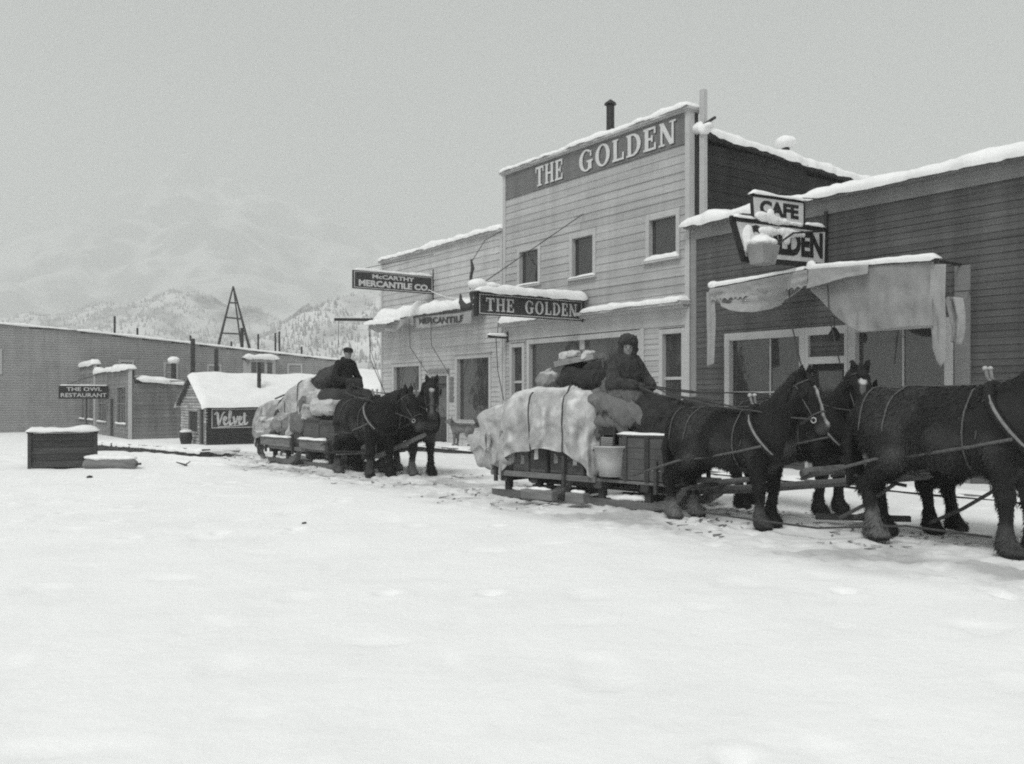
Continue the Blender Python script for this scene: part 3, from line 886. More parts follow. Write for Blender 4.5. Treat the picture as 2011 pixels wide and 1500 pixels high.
# recessed doorway
dr = bevel_mod(MB().box(m_d[0] - .11, m_d[0], -0.05, 0.13, DECK, 2.44).box(m_d[1], m_d[1] + .11, -0.05, 0.13, DECK, 2.44).box(m_d[0], m_d[1], -0.047, 0.13, 2.32, 2.437).build('door_frame', M_TRIM, merc), 0.006, 1)
MB().box(m_d[0] - .16, m_d[1] + .16, -0.13, 0.10, 2.44, 2.49).box(m_d[0] - .12, m_d[1] + .12, -0.09, 0.10, 2.49, 2.56).build('door_hood', M_CAFET, dr)
d0, d1 = m_d[0], m_d[1]
door = MB().box(d0, d1, 0.085, 0.118, DECK, 0.95).box(d0, d0 + .13, 0.085, 0.118, .95, 2.02).box(d1 - .13, d1, 0.085, 0.118, .95, 2.02).box(d0, d1, 0.085, 0.118, 1.92, 2.02).build('door', M_PLANKD, merc)
MB().box(d0 + .13, d1 - .13, 0.095, 0.112, .95, 1.92).build('pane', M_GLASS, door)
MB().box(d0 + .02, d1 - .02, 0.095, 0.112, 2.06, 2.30).build('transom_pane', M_GLASSD, door)
MB().lathe([(0.001, 0), (0.03, 0.01), (0.03, 0.03), (0.001, .045)], (d1 - .07, 0.06, 1.0), 8).build('knob', M_IRON, door)
MB().box(lx(-10.82), lx(-10.58), -0.042, 0.02, 1.45, 2.28).build('notice_board', M_GREYW, merc)

# ledge with the long roll of snow, and the drooping sign awning under it
MB().box(lx(-15.3), lx(-8.5), -0.42, 0.10, 4.38, 4.46).build('awning_ledge', M_GREYW, merc)
snow_loaf('ledge_snow', merc, (lx(-15.5), -0.20, 4.462), (lx(-8.5), -0.20, 4.462), 0.50, 0.30, seed=25, side=(0, -1, 0), droop=0.25, over=0.05)

aw = thing('awning', 'furled store awning with scalloped lettered valance under the snowy ledge', 'awning', W(-12, -0.6, 0), FAC)
def awl(v): return v + 12.0
# cloth roll and hanging valance (a wavy strip, real thickness)
def cloth(P, name, m, parent, th=0.012, kind=None):
    """P (a, b, 3) sheet -> closed sheet with thickness"""
    a, b = P.shape[:2]
    du = np.gradient(P, axis=0); dv = np.gradient(P, axis=1)
    nrm = np.cross(du, dv); nrm /= np.maximum(np.linalg.norm(nrm, axis=-1, keepdims=True), 1e-9)
    A = P + nrm * th / 2; B = P - nrm * th / 2
    V = np.concatenate([A.reshape(-1, 3), B.reshape(-1, 3)])
    I = np.arange(a * b).reshape(a, b); n = a * b
    Q = [np.stack([I[:-1, :-1], I[1:, :-1], I[1:, 1:], I[:-1, 1:]], -1).reshape(-1, 4),
         np.stack([I[:-1, 1:], I[1:, 1:], I[1:, :-1], I[:-1, :-1]], -1).reshape(-1, 4) + n]
    for e in (I[0], I[-1], I[:, 0], I[:, -1]):
        Q.append(np.stack([e[:-1], e[1:], e[1:] + n, e[:-1] + n], -1))
    me = np_mesh(name, V, np.concatenate(Q))
    bm = bmesh.new(); bm.from_mesh(me); bmesh.ops.recalc_face_normals(bm, faces=bm.faces); bm.to_mesh(me); bm.free()
    return new_obj(name, me, m, parent)

nu, nv = 150, 14
U = np.linspace(0, 1, nu)[:, None]; Vv = np.linspace(0, 1, nv)[None]
x = awl(-12.05) + U * 3.55 + 0 * Vv
drop = 0.36 + 0.035 * np.abs(np.sin(U * 3.55 * math.pi / 0.11)) + 0.05 * np.sin(U * 7)
z = 4.28 + 0.05 * np.sin(U * 5 + 1) - drop * Vv
y = -0.04 + 0.035 * np.sin(U * 17 + Vv * 2) * Vv + 0.02 * np.sin(U * 41) * Vv
val = cloth(np.stack(np.broadcast_arrays(x, y, z), -1), 'valance', M_CLOTH, aw)
text_part('MERCANTILE', 'letter', val, M_SIGN, lambda u, v, d: (u, -0.058 + 0.035 * math.sin((u - awl(-12.05)) / 3.55 * 17 + 1.0) * 0.5 - d, v + 0.05 * math.sin((u - awl(-12.05)) / 3.55 * 5 + 1)), awl(-11.75), awl(-8.95), 3.99, 4.20, 0.012, 0.03)
# torn left end in two swags
U = np.linspace(0, 1, 70)[:, None]; Vv = np.linspace(0, 1, 16)[None]
x = awl(-15.35) + U * 3.3 + 0 * Vv
z = 4.36 - 0.10 * np.sin(U * math.pi) - (0.16 + 0.22 * np.abs(np.sin(U * math.pi * 2.3 + .4))) * Vv
y = -0.12 + 0.10 * Vv * np.sin(U * 9) + 0.06 * np.sin(U * 23) * Vv
sw_ = cloth(np.stack(np.broadcast_arrays(x, y, z), -1), 'torn_swag', M_CLOTH, aw)
snow_loaf('swag_snow', sw_, (awl(-15.4), -0.12, 4.30), (awl(-13.0), -0.12, 4.27), 0.30, 0.12, seed=31, side=(0, -1, 0), droop=0.7, over=0.06)
MB().tube([(awl(-15.4), -0.05, 4.33), (awl(-8.5), -0.05, 4.31)], 0.035, 10).build('roller', M_PLANKD, aw)
for xa, xb, zb in ((-15.35, -15.1, 1.6), (-12.35, -12.0, 2.4), (-10.9, -10.55, 2.3)):
    MB().tube([(awl(xa), -0.10, 4.25), (awl(xa) + .02, -0.08, 3.3), (awl(xb), 0.42, zb)], 0.011, 6).build('brace_rod', M_ROPE, aw)
MB().tube([(awl(-15.55), -0.05, 4.30), (awl(-15.5), -0.02, 3.0), (awl(-15.2), 0.45, 1.7)], 0.014, 6).build('brace_rod', M_ROPE, aw)

# pole and boom beyond the corner
bm_ = thing('boom', 'dark horizontal boom jutting out left of the snowy store ledge', 'pole', W(-15.85, -0.55, 4.4), FAC)
MB().tube([(-0.3, 0.5, 0.13), (-0.35, -0.3, 0.10), (-0.4, -1.15, 0.07)], 0.055, 8).build('boom_arm', M_PLANKD, bm_)
MB().tube([(-0.38, -1.0, 0.05), (-0.39, -1.0, -0.9)], 0.010, 5).build('hanging_cord', M_ROPE, bm_)

# ================================================================== the cafe
cafe = shop('cafe_building', 'dark clapboard cafe front with deep snow on its parapet, right of the tall building', 0.03)
KX0, KX1 = 0.0, 9.2
k_w1 = (1.16, 3.02, 0.75, 2.86); k_w2 = (4.32, 6.10, 0.75, 2.86); k_tr = (3.24, 4.08, 2.46, 2.84)
kh = [(1.0, 6.28, 0, 3.02)]
MB().box(KX0 + .02, KX1, 0.14, 9, -0.5, 5.0).box(KX0 + .02, KX1, 0.14, 0.3, 5.0, 5.5).build('wall', M_BACK, cafe)
clap(cafe, KX0 + .17, KX1, DECK, 5.24, 0.118, M_CAFE, holes=kh, seed=41, joint=4.6, th=0.018)
MB().box(KX0, KX1, -0.045, 0.13, 5.242, 5.50).build('frieze', M_CAFET, cafe)
MB().box(KX0, KX0 + .168, -0.045, 0.13, DECK, 5.242).build('corner_board', M_CAFET, cafe)
MB().box(KX0 - .10, KX1, -0.18, 0.34, 5.502, 5.56).build('parapet_moulding', M_CAFET, cafe)
snow_loaf('parapet_snow', cafe, (KX0 - .12, 0.05, 5.562), (KX1, 0.05, 5.562), 0.58, 0.20, seed=43, side=(0, -1, 0), droop=0.2, over=0.06)
MB().box(KX0 + .02, KX1, 0.31, 9.2, 5.0, 5.12).build('roof', M_ICE, cafe)
win(cafe, *k_w1, trim=0.14, head=0.16, mull=(2.2,), tm=0.03, rails=(1.72,), depth=0.09)
win(cafe, *k_w2, trim=0.16, head=0.16, mull=(5.25,), tm=0.03, rails=(1.72,), depth=0.09)
# door bay between: boarded transom in a white frame, dark door below
kf = MB().box(3.165, 3.24, -0.05, 0.12, DECK, 3.02).box(4.08, 4.155, -0.05, 0.12, DECK, 3.02).box(3.24, 4.08, -0.046, 0.12, 2.86, 3.016).box(3.24, 4.08, -0.046, 0.12, 2.28, 2.42).build('door_frame', M_TRIM, cafe)
clap(cafe, 3.24, 4.08, 2.42, 2.86, 0.11, M_CAFE, y=0.05, seed=44, joint=9, name='transom_board')
kd = MB().box(3.25, 4.07, 0.09, 0.125, DECK, 1.0).box(3.25, 3.38, 0.09, 0.125, 1.0, 2.27).box(3.94, 4.07, 0.09, 0.125, 1.0, 2.27).box(3.38, 3.94, 0.09, 0.125, 2.14, 2.27).build('door', M_BLACK, cafe)
MB().box(3.38, 3.94, 0.10, 0.12, 1.0, 2.14).build('pane', M_GLASSD, kd)
MB().lathe([(0.001, 0), (0.03, 0.01), (0.03, 0.03), (0.001, .045)], (4.0, 0.06, 1.05), 8).build('knob', M_IRON, kd)
clap(cafe, 1.02, 3.16, DECK, 0.66, 0.118, M_CAFE, seed=45, joint=9)
clap(cafe, 4.16, 6.26, DECK, 0.66, 0.118, M_CAFE, seed=46, joint=9)
MB().box(6.29, 6.56, -0.05, 0.12, DECK, 3.9).build('pilaster', M_CAFET, cafe)

# torn awning of the cafe: roller, tattered valance, swag and the big sagging sheet
ka = thing('awning', 'torn sagging canvas awning with snow on its roller across the cafe front', 'awning', W(4.0, -0.9, 0), FAC)
def kl(v): return v - 4.0
MB().tube([(kl(1.5), 0, 3.93), (kl(4.0), 0, 4.04), (kl(6.5), 0, 3.90)], 0.045, 10).build('roller', M_PLANKD, ka)
for xa in (1.55, 6.42):
    MB().tube([(kl(xa), 0, 3.92), (kl(xa), 0.86, 3.92)], 0.025, 8).build('arm', M_IRON, ka)
snow_loaf('roller_snow', ka, (kl(1.45), 0, 3.965), (kl(3.95), 0, 4.07), 0.11, 0.055, seed=51, side=(0, -1, 0), droop=0.5)
snow_loaf('roller_snow', ka, (kl(3.9), 0, 4.075), (kl(6.52), 0, 3.945), 0.12, 0.07, seed=52, side=(0, -1, 0), droop=0.5)
for _c, _r in (((kl(1.52), -.02, 4.0), (.13, .1, .08)), ((kl(4.0), -.02, 4.10), (.10, .09, .12))):
    new_obj('snow_lump', SDF(0.04).ell(_c, _r).mesh('snow_lump', 0.02, lambda p: 0.01 * fbm(p[:, 0] * 14, p[:, 1] * 14, p[:, 2] * 14, 3, 2)), M_ICE, ka)
def sheet(n, m, xa, xb, ztop, zbot, yb, fold, seed, nu=90, nv=28, m_th=0.005, scal=0.0, par=None):
    U = np.linspace(0, 1, nu)[:, None] + np.zeros((1, nv)); Vq = np.linspace(0, 1, nv)[None] + np.zeros((nu, 1))
    X = kl(xa + (xb - xa) * U)
    zt = np.interp(U, [i / (len(ztop) - 1) for i in range(len(ztop))], ztop)
    zb = np.interp(U, np.linspace(0, 1, len(zbot)), zbot)
    if scal: zb = zb + scal * np.abs(np.sin(U * (xb - xa) * math.pi / 0.13))
    Z = zt + (zb - zt) * Vq
    Y = yb - 0.05 - 0.02 * Vq + fold * Vq ** 0.7 * fbm(U * (xb - xa) * 2.3, Vq * 0.9, 0, seed, 3) + fold * 0.5 * np.sin(Vq * 3.1) * vnoise(U * 3, Vq * 3, 0, seed + 2)
    return cloth(np.stack([X, Y, Z], -1), n, m, par or ka, m_th)
_t = np.linspace(0, math.pi, 21)
sheet('swag', M_CLOTH, 1.58, 3.95, [3.75, 3.78, 3.86], list(3.70 + 0.09 * np.linspace(0, 1, 21) - 0.42 * np.sin(_t) ** 0.8), -0.02, 0.14, 61, nv=24)
sheet('valance', M_CLOTH, 1.52, 3.98, [3.90, 3.96, 4.03], [3.62, 3.60, 3.63, 3.68], -0.07, 0.08, 62, scal=0.06)
sheet('valance_flap', M_CLOTH, 4.02, 5.3, [4.03, 3.97], [3.66, 3.72, 3.78, 3.80], -0.09, 0.04, 63)
_zb = np.interp(np.linspace(0, 1, 40), [0, 0.08, 0.2, 0.34, 0.42, 0.7, 1.0], [3.66, 3.45, 3.12, 2.88, 2.80, 2.80, 2.79])
sheet('sheet', M_CLOTHD, 3.98, 6.46, [4.02, 3.98, 3.90], list(_zb + 0.02 * np.sin(np.linspace(0, 9, 40))), 0.0, 0.11, 64, nu=120, nv=40)
sheet('hanging_strip', M_CLOTH, 1.36, 1.60, [3.85, 3.85], [2.26, 2.32], 0.0, 0.06, 65, nu=14, nv=40)
sheet('hanging_strip', M_CLOTH, 6.40, 6.66, [3.85, 3.82], [2.45, 2.2, 2.12, 2.2], 0.02, 0.08, 66, nu=20, nv=44)
for xa in (3.55, 4.42):
    MB().tube([(kl(xa), -0.10, 3.70), (kl(xa + .06), -0.13, 3.1), (kl(xa + .12), 0.10, 2.25)], 0.014, 6).build('brace_rod', M_ROPE, ka)
hl = thing('porch_lamp', 'small round black lamp hanging before the cafe transom', 'lamp', W(4.10, -0.35, 2.80), FAC)
MB().lathe([(0.02, 0.16), (0.05, .13), (0.11, 0.03), (0.115, -0.03), (0.08, -0.11), (0.02, -0.12)], (0, 0, 0), 14).build('shade', M_BLACK, hl, smooth=True)
MB().tube([(0, 0, 0.15), (0, 0, 0.34), (0, 0.36, 0.36)], 0.010, 6).build('bracket', M_IRON, hl)
fl = thing('canvas_flap', 'pale crumpled canvas flap hanging beside the right end of the cafe window', 'cloth', W(6.66, -0.75, 2.9), FAC)
U = np.linspace(0, 1, 22)[:, None] + np.zeros((1, 26)); Vq = np.linspace(0, 1, 26)[None] + np.zeros((22, 1))
X = (U - 0.5) * (0.34 - 0.16 * Vq) + 0.10 * np.sin(Vq * 2.6) ; Z = 0.42 - 0.78 * Vq - 0.06 * U
Y = 0.05 * fbm(U * 3, Vq * 2, 0, 77, 3) + 0.05 * np.sin(U * 6 + Vq)
cloth(np.stack([X, Y, Z], -1), 'flap', M_CLOTH, fl)
MB().tube([(-.12, 0, 0.40), (-.10, 0.2, 0.5), (-.05, 0.72, 0.55)], 0.010, 6).build('cord', M_ROPE, fl)

# ------------------------------------------------------------------ boardwalk: planks under snow
bw = thing('boardwalk', 'snow-covered plank boardwalk along the shop fronts', 'boardwalk', W(-4, -0.65, 0), FAC)
rg = random.Random(5)
x = -12.2
while x < 13.0:
    w_ = rg.uniform(0.28, 0.36)
    x += w_ + 0.012
    MB().box(x - w_, x, -0.62 + rg.uniform(-.02, .02), 0.64, 0.02, 0.075 + rg.uniform(-.006, .006)).build('deck_plank', M_PLANK, bw)
MB().box(-12.2, 13, -0.60, -0.52, -0.75, 0.015).build('fascia', M_PLANKD, bw)
MB().box(-12.2, 13, 0.1, 0.2, -0.75, 0.015).build('sleeper', M_PLANKD, bw)
nu, nv = 520, 14
U = np.linspace(-12.1, 13, nu)[:, None] + np.zeros((1, nv)); Vq = np.linspace(-0.66, 0.62, nv)[None] + np.zeros((nu, 1))
Hh = 0.075 + 0.045 + 0.02 * fbm(U * 1.1, Vq * 2, 0, 91, 3) + 0.012 * fbm(U * 5, Vq * 5, 0, 92, 2)
edge = sstep(-0.70, -0.55, Vq)
Zt = np.where(Vq < -0.6, 0.03, Hh * (0.55 + 0.45 * edge))
P = np.stack([U, Vq + 0.03 * fbm(U * 2.2, 0 * U, 0, 95, 3) * (Vq < -0.5), Zt], -1)
me = MB().grid(P).mesh('deck_snow', True)
new_obj('deck_snow', me, M_ICE, bw)

# ================================================================== hanging signs (square to the fronts)
def hang(name, label, x, loc_z=0.0):
    return thing(name, label, 'sign', W(x, 0, loc_z), FAC)
# local: x = thickness (the face that looks to the right/camera is +x), y from the wall outwards is negative
def face(th): return lambda u, v, d: (th + d, u, v)

sg = hang('hanging_sign', 'dark hanging signboard with two serif words and thick snow on top', -3.9)
bd = bevel_mod(MB().box(-0.05, 0.05, -3.40, -0.08, 3.64, 4.17).build('board', M_SIGN, sg), 0.008, 1)
for a, b, c, d in ((-3.36, -0.12, 3.665, 3.685), (-3.36, -0.12, 4.13, 4.15)):
    MB().box(0.05, 0.056, a, b, c, d).build('border', M_LET, bd)
for a in (-3.36, -0.14):
    MB().box(0.05, 0.0562, a, a + 0.02, 3.685, 4.13).build('border', M_LET, bd)
# outer frame edge
MB().box(-0.07, 0.07, -3.45, -3.40, 3.60, 4.20).build('end_board', M_BLACK, sg)
_h = 0.33
for wd, ya, ln in (('THE', -3.17, 0.86), ('GOLDEN', -1.98, 1.70)):
    serif_word(bd, M_LET, wd, ya, 3.74, _h, ln / serif_len(wd, _h, 1.0), face(0.05), d=0.006)
MB().box(-0.16, 0.16, -3.50, -0.02, 4.172, 4.215).build('roof_board', M_PLANKD, sg)
snow_loaf('sign_snow', sg, (0, -3.5, 4.217), (0, -0.05, 4.217), 0.34, 0.17, seed=71, side=(1, 0, 0), droop=0.3, over=0.05)
_s = SDF(0.08).ell((0, -3.38, 4.38), (.20, .24, .15)).ell((0.02, -3.0, 4.36), (.19, .3, .10))
new_obj('sign_snow', _s.mesh('sign_snow', 0.03, lambda p: 0.015 * fbm(p[:, 0] * 8, p[:, 1] * 8, p[:, 2] * 8, 3, 2)), M_ICE, sg)
MB().tube([(0, -3.42, 4.30), (0, -0.02, 6.51)], 0.012, 5).build('stay_wire', M_IRON, sg)
MB().box(-0.03, 0.03, -0.08, 0.02, 3.62, 4.30).build('wall_bracket', M_IRON, sg)

ms = hang('hanging_sign', 'dark hanging signboard with two lines of block letters on the store', -11.9)
bd = bevel_mod(MB().box(-0.04, 0.04, -3.0, -0.05, 5.10, 5.69).build('board', M_SIGN, ms), 0.008, 1)
for a, b, c, d in ((-2.96, -0.09, 5.13, 5.15), (-2.96, -0.09, 5.64, 5.66)):
    MB().box(0.04, 0.046, a, b, c, d).build('border', M_LET, bd)
for a in (-2.96, -0.11):
    MB().box(0.04, 0.0462, a, a + 0.02, 5.15, 5.64).build('border', M_LET, bd)
text_part('McCARTHY', 'letter', bd, M_LET, face(0.04), -2.32, -0.78, 5.46, 5.60, 0.006, 0.03)
text_part('MERCANTILE CO.', 'letter', bd, M_LET, face(0.04), -2.80, -0.20, 5.19, 5.40, 0.006, 0.045)
snow_loaf('sign_snow', ms, (0, -2.95, 5.692), (0, -0.1, 5.692), 0.09, 0.07, seed=72, side=(1, 0, 0), droop=0.1, over=0.02)
MB().tube([(0, -2.9, 5.69), (0, -0.02, 6.45)], 0.010, 5).build('stay_wire', M_IRON, ms)
MB().tube([(0, -0.03, 4.9), (0, -0.03, 5.95)], 0.022, 6).build('wall_bracket', M_IRON, ms)

ks = hang('hanging_sign', 'two-tier white cafe sign with black letters half hidden by clinging snow', 3.7)
fr = 0.055
top = MB().prism([(-2.22, 4.90), (-0.80, 4.92), (-0.80, 5.36), (-2.26, 5.30)], lambda u, v, d: (d, u, v), -0.03, 0.03).build('upper_board', M_SIGNW, ks)
for p, q in (((-2.28, 5.32), (-0.77, 5.385)), ((-0.79, 5.38), (-0.79, 4.90)), ((-2.25, 5.32), (-2.20, 4.90))):
    MB().beam((0, p[0], p[1]), (0, q[0], q[1]), 0.10, fr, up=(1, 0, 0)).build('frame', M_BLACK, top)
low = MB().prism([(-2.50, 4.14), (-0.10, 4.22), (-0.06, 4.90), (-2.78, 4.82)], lambda u, v, d: (d, u, v), -0.03, 0.03).build('lower_board', M_SIGNW, ks)
for p, q in (((-2.84, 4.84), (0.0, 4.93)), ((-0.07, 4.93), (-0.10, 4.19)), ((-2.80, 4.84), (-2.49, 4.12)), ((-2.52, 4.13), (-0.06, 4.21))):
    MB().beam((0, p[0], p[1]), (0, q[0], q[1]), 0.10, fr * 1.15, up=(1, 0, 0)).build('frame', M_BLACK, low)
text_part('CAFE', 'letter', top, M_BLACK, lambda u, v, d: (0.03 + d, u, v + 0.03 * (u + 2.1)), -2.08, -0.95, 4.99, 5.27, 0.006, 0.05)
text_part('GOLDEN', 'letter', low, M_BLACK, lambda u, v, d: (0.03 + d, u, v + 0.03 * (u + 2.4)), -2.42, -0.20, 4.27, 4.78, 0.006, 0.05)
snow_loaf('sign_snow', ks, (0, -2.3, 5.36), (0, -0.78, 5.41), 0.10, 0.06, seed=73, side=(1, 0, 0), droop=0.2, over=0.02)
snow_loaf('sign_snow', ks, (0, -2.8, 4.87), (0, -2.25, 4.89), 0.10, 0.05, seed=74, side=(1, 0, 0), droop=0.2, over=0.02)
snow_loaf('sign_snow', ks, (0, -0.75, 4.95), (0, -0.15, 4.965), 0.10, 0.07, seed=75, side=(1, 0, 0), droop=0.2, over=0.02)
def snow_blob(parent, ells, k=0.06, vox=0.022, name='clinging_snow', amp=0.014):
    s = SDF(k)
    for c, r in ells: s.ell(c, r)
    return new_obj(name, s.mesh(name, vox, lambda p: amp * fbm(p[:, 0] * 11, p[:, 1] * 11, p[:, 2] * 11, 3, 3)), M_ICE, parent)
# snow packed against the letters
snow_blob(ks, [((.035, -2.0, 4.96), (.05, .22, .10)), ((.035, -1.62, 4.93), (.05, .34, .08)), ((.03, -1.78, 5.04), (.04, .10, .10)), ((.035, -1.1, 4.93), (.04, .3, .04))])
snow_blob(ks, [((.05, -2.42, 4.50), (.06, .16, .26)), ((.05, -2.2, 4.32), (.07, .20, .16)), ((.05, -1.85, 4.70), (.06, .30, .09)), ((.05, -2.05, 4.48), (.07, .26, .14)), ((.04, -1.30, 4.74), (.045, .30, .09)), ((.04, -1.33, 4.60), (.05, .10, .10)), ((.04, -0.92, 4.74), (.045, .14, .06))])
MB().tube([(0, -2.2, 5.32), (0, -0.02, 5.55)], 0.010, 5).build('stay_wire', M_IRON, ks)
MB().box(-0.03, 0.03, -0.08, 0.02, 4.3, 5.3).build('wall_bracket', M_IRON, ks)

lb = thing('lamp_box', 'boxy street lamp shade with a thick cap of snow before the cafe sign', 'lamp', W(3.95, -2.26, 4.02), FAC)
lo_ = MB()
_a = [(-.15, -.18), (.15, -.18), (.15, .18), (-.15, .18)]; _b = [(-.20, -.25), (.20, -.25), (.20, .25), (-.20, .25)]
lo_.add([(x, y, 0) for x, y in _a] + [(x, y, .36) for x, y in _b], [(3, 2, 1, 0), (4, 5, 6, 7)] + [(i, (i + 1) % 4, (i + 1) % 4 + 4, i + 4) for i in range(4)])
bevel_mod(lo_.build('shade', M_CLOTHD, lb), 0.02, 2)
snow_blob(lb, [((0, -.10, .40), (.20, .18, .08)), ((0, .11, .41), (.20, .17, .08)), ((0, -.02, .46), (.13, .17, .07))], name='cap_snow')
MB().tube([(0, 0.28, .34), (-.1, 1.0, .7), (-.15, 2.0, .85)], 0.02, 6).build('bracket', M_IRON, lb)

# twisted dark cloth hanging on a cord, with its curved end, over the store's right edge
tc = thing('hanging_cloth', 'dark twisted cloth on a cord dangling between the store and the serif-lettered sign', 'cloth', W(-7.75, -1.12, 4.3), FAC)
s = SDF(0.03).chain([(0, 0, 1.35), (.03, .02, 1.1), (-.03, 0, .85), (.02, .02, .6), (-.02, 0, .35), (.02, .02, .1)], [.03, .055, .045, .075, .06, .05])
new_obj('cloth_twist', s.mesh('cloth_twist', 0.018, lambda p: 0.012 * fbm(p[:, 0] * 20, p[:, 1] * 20, p[:, 2] * 9, 3, 2)), M_ROPE, tc)
s = SDF(0.03).chain([(-.42, -.12, .38), (-.36, -.14, .14), (-.24, -.12, -.02), (-.06, -.05, -.02), (.06, 0, .12)], [.02, .07, .11, .09, .04])
new_obj('cloth_tail', s.mesh('cloth_tail', 0.02, lambda p: 0.012 * fbm(p[:, 0] * 15, p[:, 1] * 15, p[:, 2] * 9, 3, 2)), M_ROPE, tc)
MB().tube([(0, 0, 1.3), (-.02, 0.5, 2.0), (-.02, 1.08, 2.32)], 0.012, 5).build('cord', M_ROPE, tc)

# lamp bracket at the boundary of the two shops
br = thing('wall_bracket', 'stubby snow-capped bracket arm jutting from the wall left of the shop windows', 'bracket', W(-7.45, -0.1, 3.40), FAC)
MB().tube([(0, 0.1, 0.0), (0, -0.62, 0)], 0.045, 10).build('arm', M_PLANKD, br)
MB().box(-0.05, 0.05, 0.36 - .3, 0.44 - .3, -0.15, 0.17).build('plate', M_BLACK, br)
snow_loaf('arm_snow', br, (0, -0.66, 0.04), (0, 0.02, 0.04), 0.10, 0.07, seed=76, side=(1, 0, 0), droop=0.3)
MB().tube([(0, -.35, 0), (.02, -.30, -1.0), (.05, -.1, -1.9)], 0.013, 5).build('cord', M_ROPE, br)
MB().tube([(0, -.30, 0), (-.02, -.25, .55), (0, 0.08, .95)], 0.012, 5).build('cord', M_ROPE, br)

wr = thing('sagging_wire', 'thin snow-dusted wire strung between the two dark signboards', 'wire', W(-11.9, -0.2, 5.2), FAC)
_p0, _p1 = Vector((0, 0, 0.05)), Vector((4.0, -0.9, -0.65))
MB().tube([_p0.lerp(_p1, t) + Vector((0, 0, -0.12 * 4 * t * (1 - t))) for t in [i / 10 for i in range(11)]], 0.012, 5).build('wire', M_ICE, wr)

# ================================================================== the far end of the street
def at(px, py, Y): return ((px - CX) / F * Y, Y, EYE + (HY - py) / F * Y)
GF = -0.75
# ---- small hut with the painted side
HXc, HYc = at(405, 875, 44)[0], 44.0
hut = thing('hut', 'small gabled hut under thick snow with white script painted on its dark side', 'hut', (HXc, HYc, GF), FAC)
hw, hd, hz, hr = 4.5, 6.6, 1.95, 3.38           # width (to the left), depth, wall height, ridge
M_LOG = mat('weathered_log', 0.34, 0.9, 0.25, 2, bump=0.01, perobj=0.25)
MB().box(-hw + .05, -0.05, 0.08, hd, -.1, hz).build('wall', M_BACK, hut)
MB().prism([(-hw + .05, hz), (-.05, hz), (-hw / 2, hr - .1)], lambda u, v, d: (u, d, v), 0.08, hd).build('gable_wall', M_BACK, hut)
rg = random.Random(3)
door_h = [(-0.95, -0.28, 0, 1.75)]; win_h = [(-2.9, -1.35, 0.55, 1.62)]
z = 0.0
while z < hr - 0.25:
    dz = rg.uniform(0.13, 0.18)
    xl, xr = -hw, 0.0
    if z > hz:
        f = (z + dz / 2 - hz) / (hr - hz) * hw / 2
        xl, xr = -hw + f, -f
    segs = [(xl, xr)]
    for (a, b, c, d) in door_h + win_h:
        if c < z + dz / 2 < d:
            segs = [q for (u, v) in segs for q in ((u, min(v, a)), (max(u, b), v)) if q[1] - q[0] > 0.05]
    for (u, v) in segs:
        k = u
        while k < v - 0.05:
            L_ = min(rg.uniform(0.45, 1.1), v - k)
            bevel_mod(MB().box(k + .012, k + L_ - .012, -0.03 + rg.uniform(-.02, .02), 0.10, z + .012, z + dz - .004).build('log_end', M_LOG, hut), 0.025, 1)
            k += L_
    z += dz
dr = MB().box(-1.03, -.95, -.05, .1, 0, 1.83).box(-.28, -.20, -.05, .1, 0, 1.83).box(-.95, -.28, -.047, .1, 1.75, 1.827).build('door_frame', M_GREYW, hut)
MB().box(-.95, -.28, .04, .07, 0, 1.75).build('door', M_BLACK, hut)
wf = MB().box(-2.98, -2.9, -.05, .1, .5, 1.7).box(-1.35, -1.27, -.05, .1, .5, 1.7).box(-2.9, -1.35, -.047, .1, 1.62, 1.697).box(-2.9, -1.35, -.047, .1, .5, .55).build('window', M_GREYW, hut)
MB().box(-2.9, -1.35, .03, .05, .55, 1.62).build('pane', M_BLACK, wf)
# dark boarded side with the painted advertisement
clap(hut, 0.0, hd, 0.0, hz, 0.16, M_DARKW, y=-0.028, axis='y', seed=61, joint=3.2, name='side_board')
ad = MB().box(0.012, 0.04, 0.22, 5.2, 0.80, 1.80).build('painted_sign', M_SIGN, hut)
for a, b, c, d in ((.25, 5.17, .83, .86), (.25, 5.17, 1.74, 1.77)):
    MB().box(0.04, 0.045, a, b, c, d).build('border', M_LET, ad)
MB().box(0.04, 0.0452, .25, .28, .86, 1.74).build('border', M_LET, ad)
def stroke(parent, pts, w, m, ox, oz, sx, sz, name='letter', d0=0.041):
    """a brush stroke: flat ribbon of changing width on the sign's face"""
    P = []
    pts = [Vector((a, b, 0)) for a, b in pts]
    fine = []
    for i in range(len(pts) - 1):
        p0, p1, p2, p3 = pts[max(i - 1, 0)], pts[i], pts[i + 1], pts[min(i + 2, len(pts) - 1)]
        for k in range(6):
            t = k / 6
            fine.append(0.5 * ((2 * p1) + (p2 - p0) * t + (2 * p0 - 5 * p1 + 4 * p2 - p3) * t * t + (3 * p1 - p0 - 3 * p2 + p3) * t ** 3))
    fine.append(pts[-1])
    mb = MB(); vs = []
    for i, p in enumerate(fine):
        d = (fine[min(i + 1, len(fine) - 1)] - fine[max(i - 1, 0)])
        ww = w * (1.25 if d.y < 0 else 0.75)
        n = Vector((-d.y, d.x, 0)).normalized() * ww / 2
        for q, dd in ((p + n, d0), (p - n, d0), (p - n, d0 + 0.006), (p + n, d0 + 0.006)):
            vs.append((dd, ox + q.x * sx, oz + q.y * sz))
    fs = [(0, 1, 2, 3), tuple(4 * (len(fine) - 1) + k for k in (3, 2, 1, 0))]
    for i in range(len(fine) - 1):
        for k in range(4):
            fs.append((4 * i + k, 4 * i + (k + 1) % 4, 4 * i + 4 + (k + 1) % 4, 4 * i + 4 + k))
    mb.add(vs, fs); mb.build(name, m, parent)
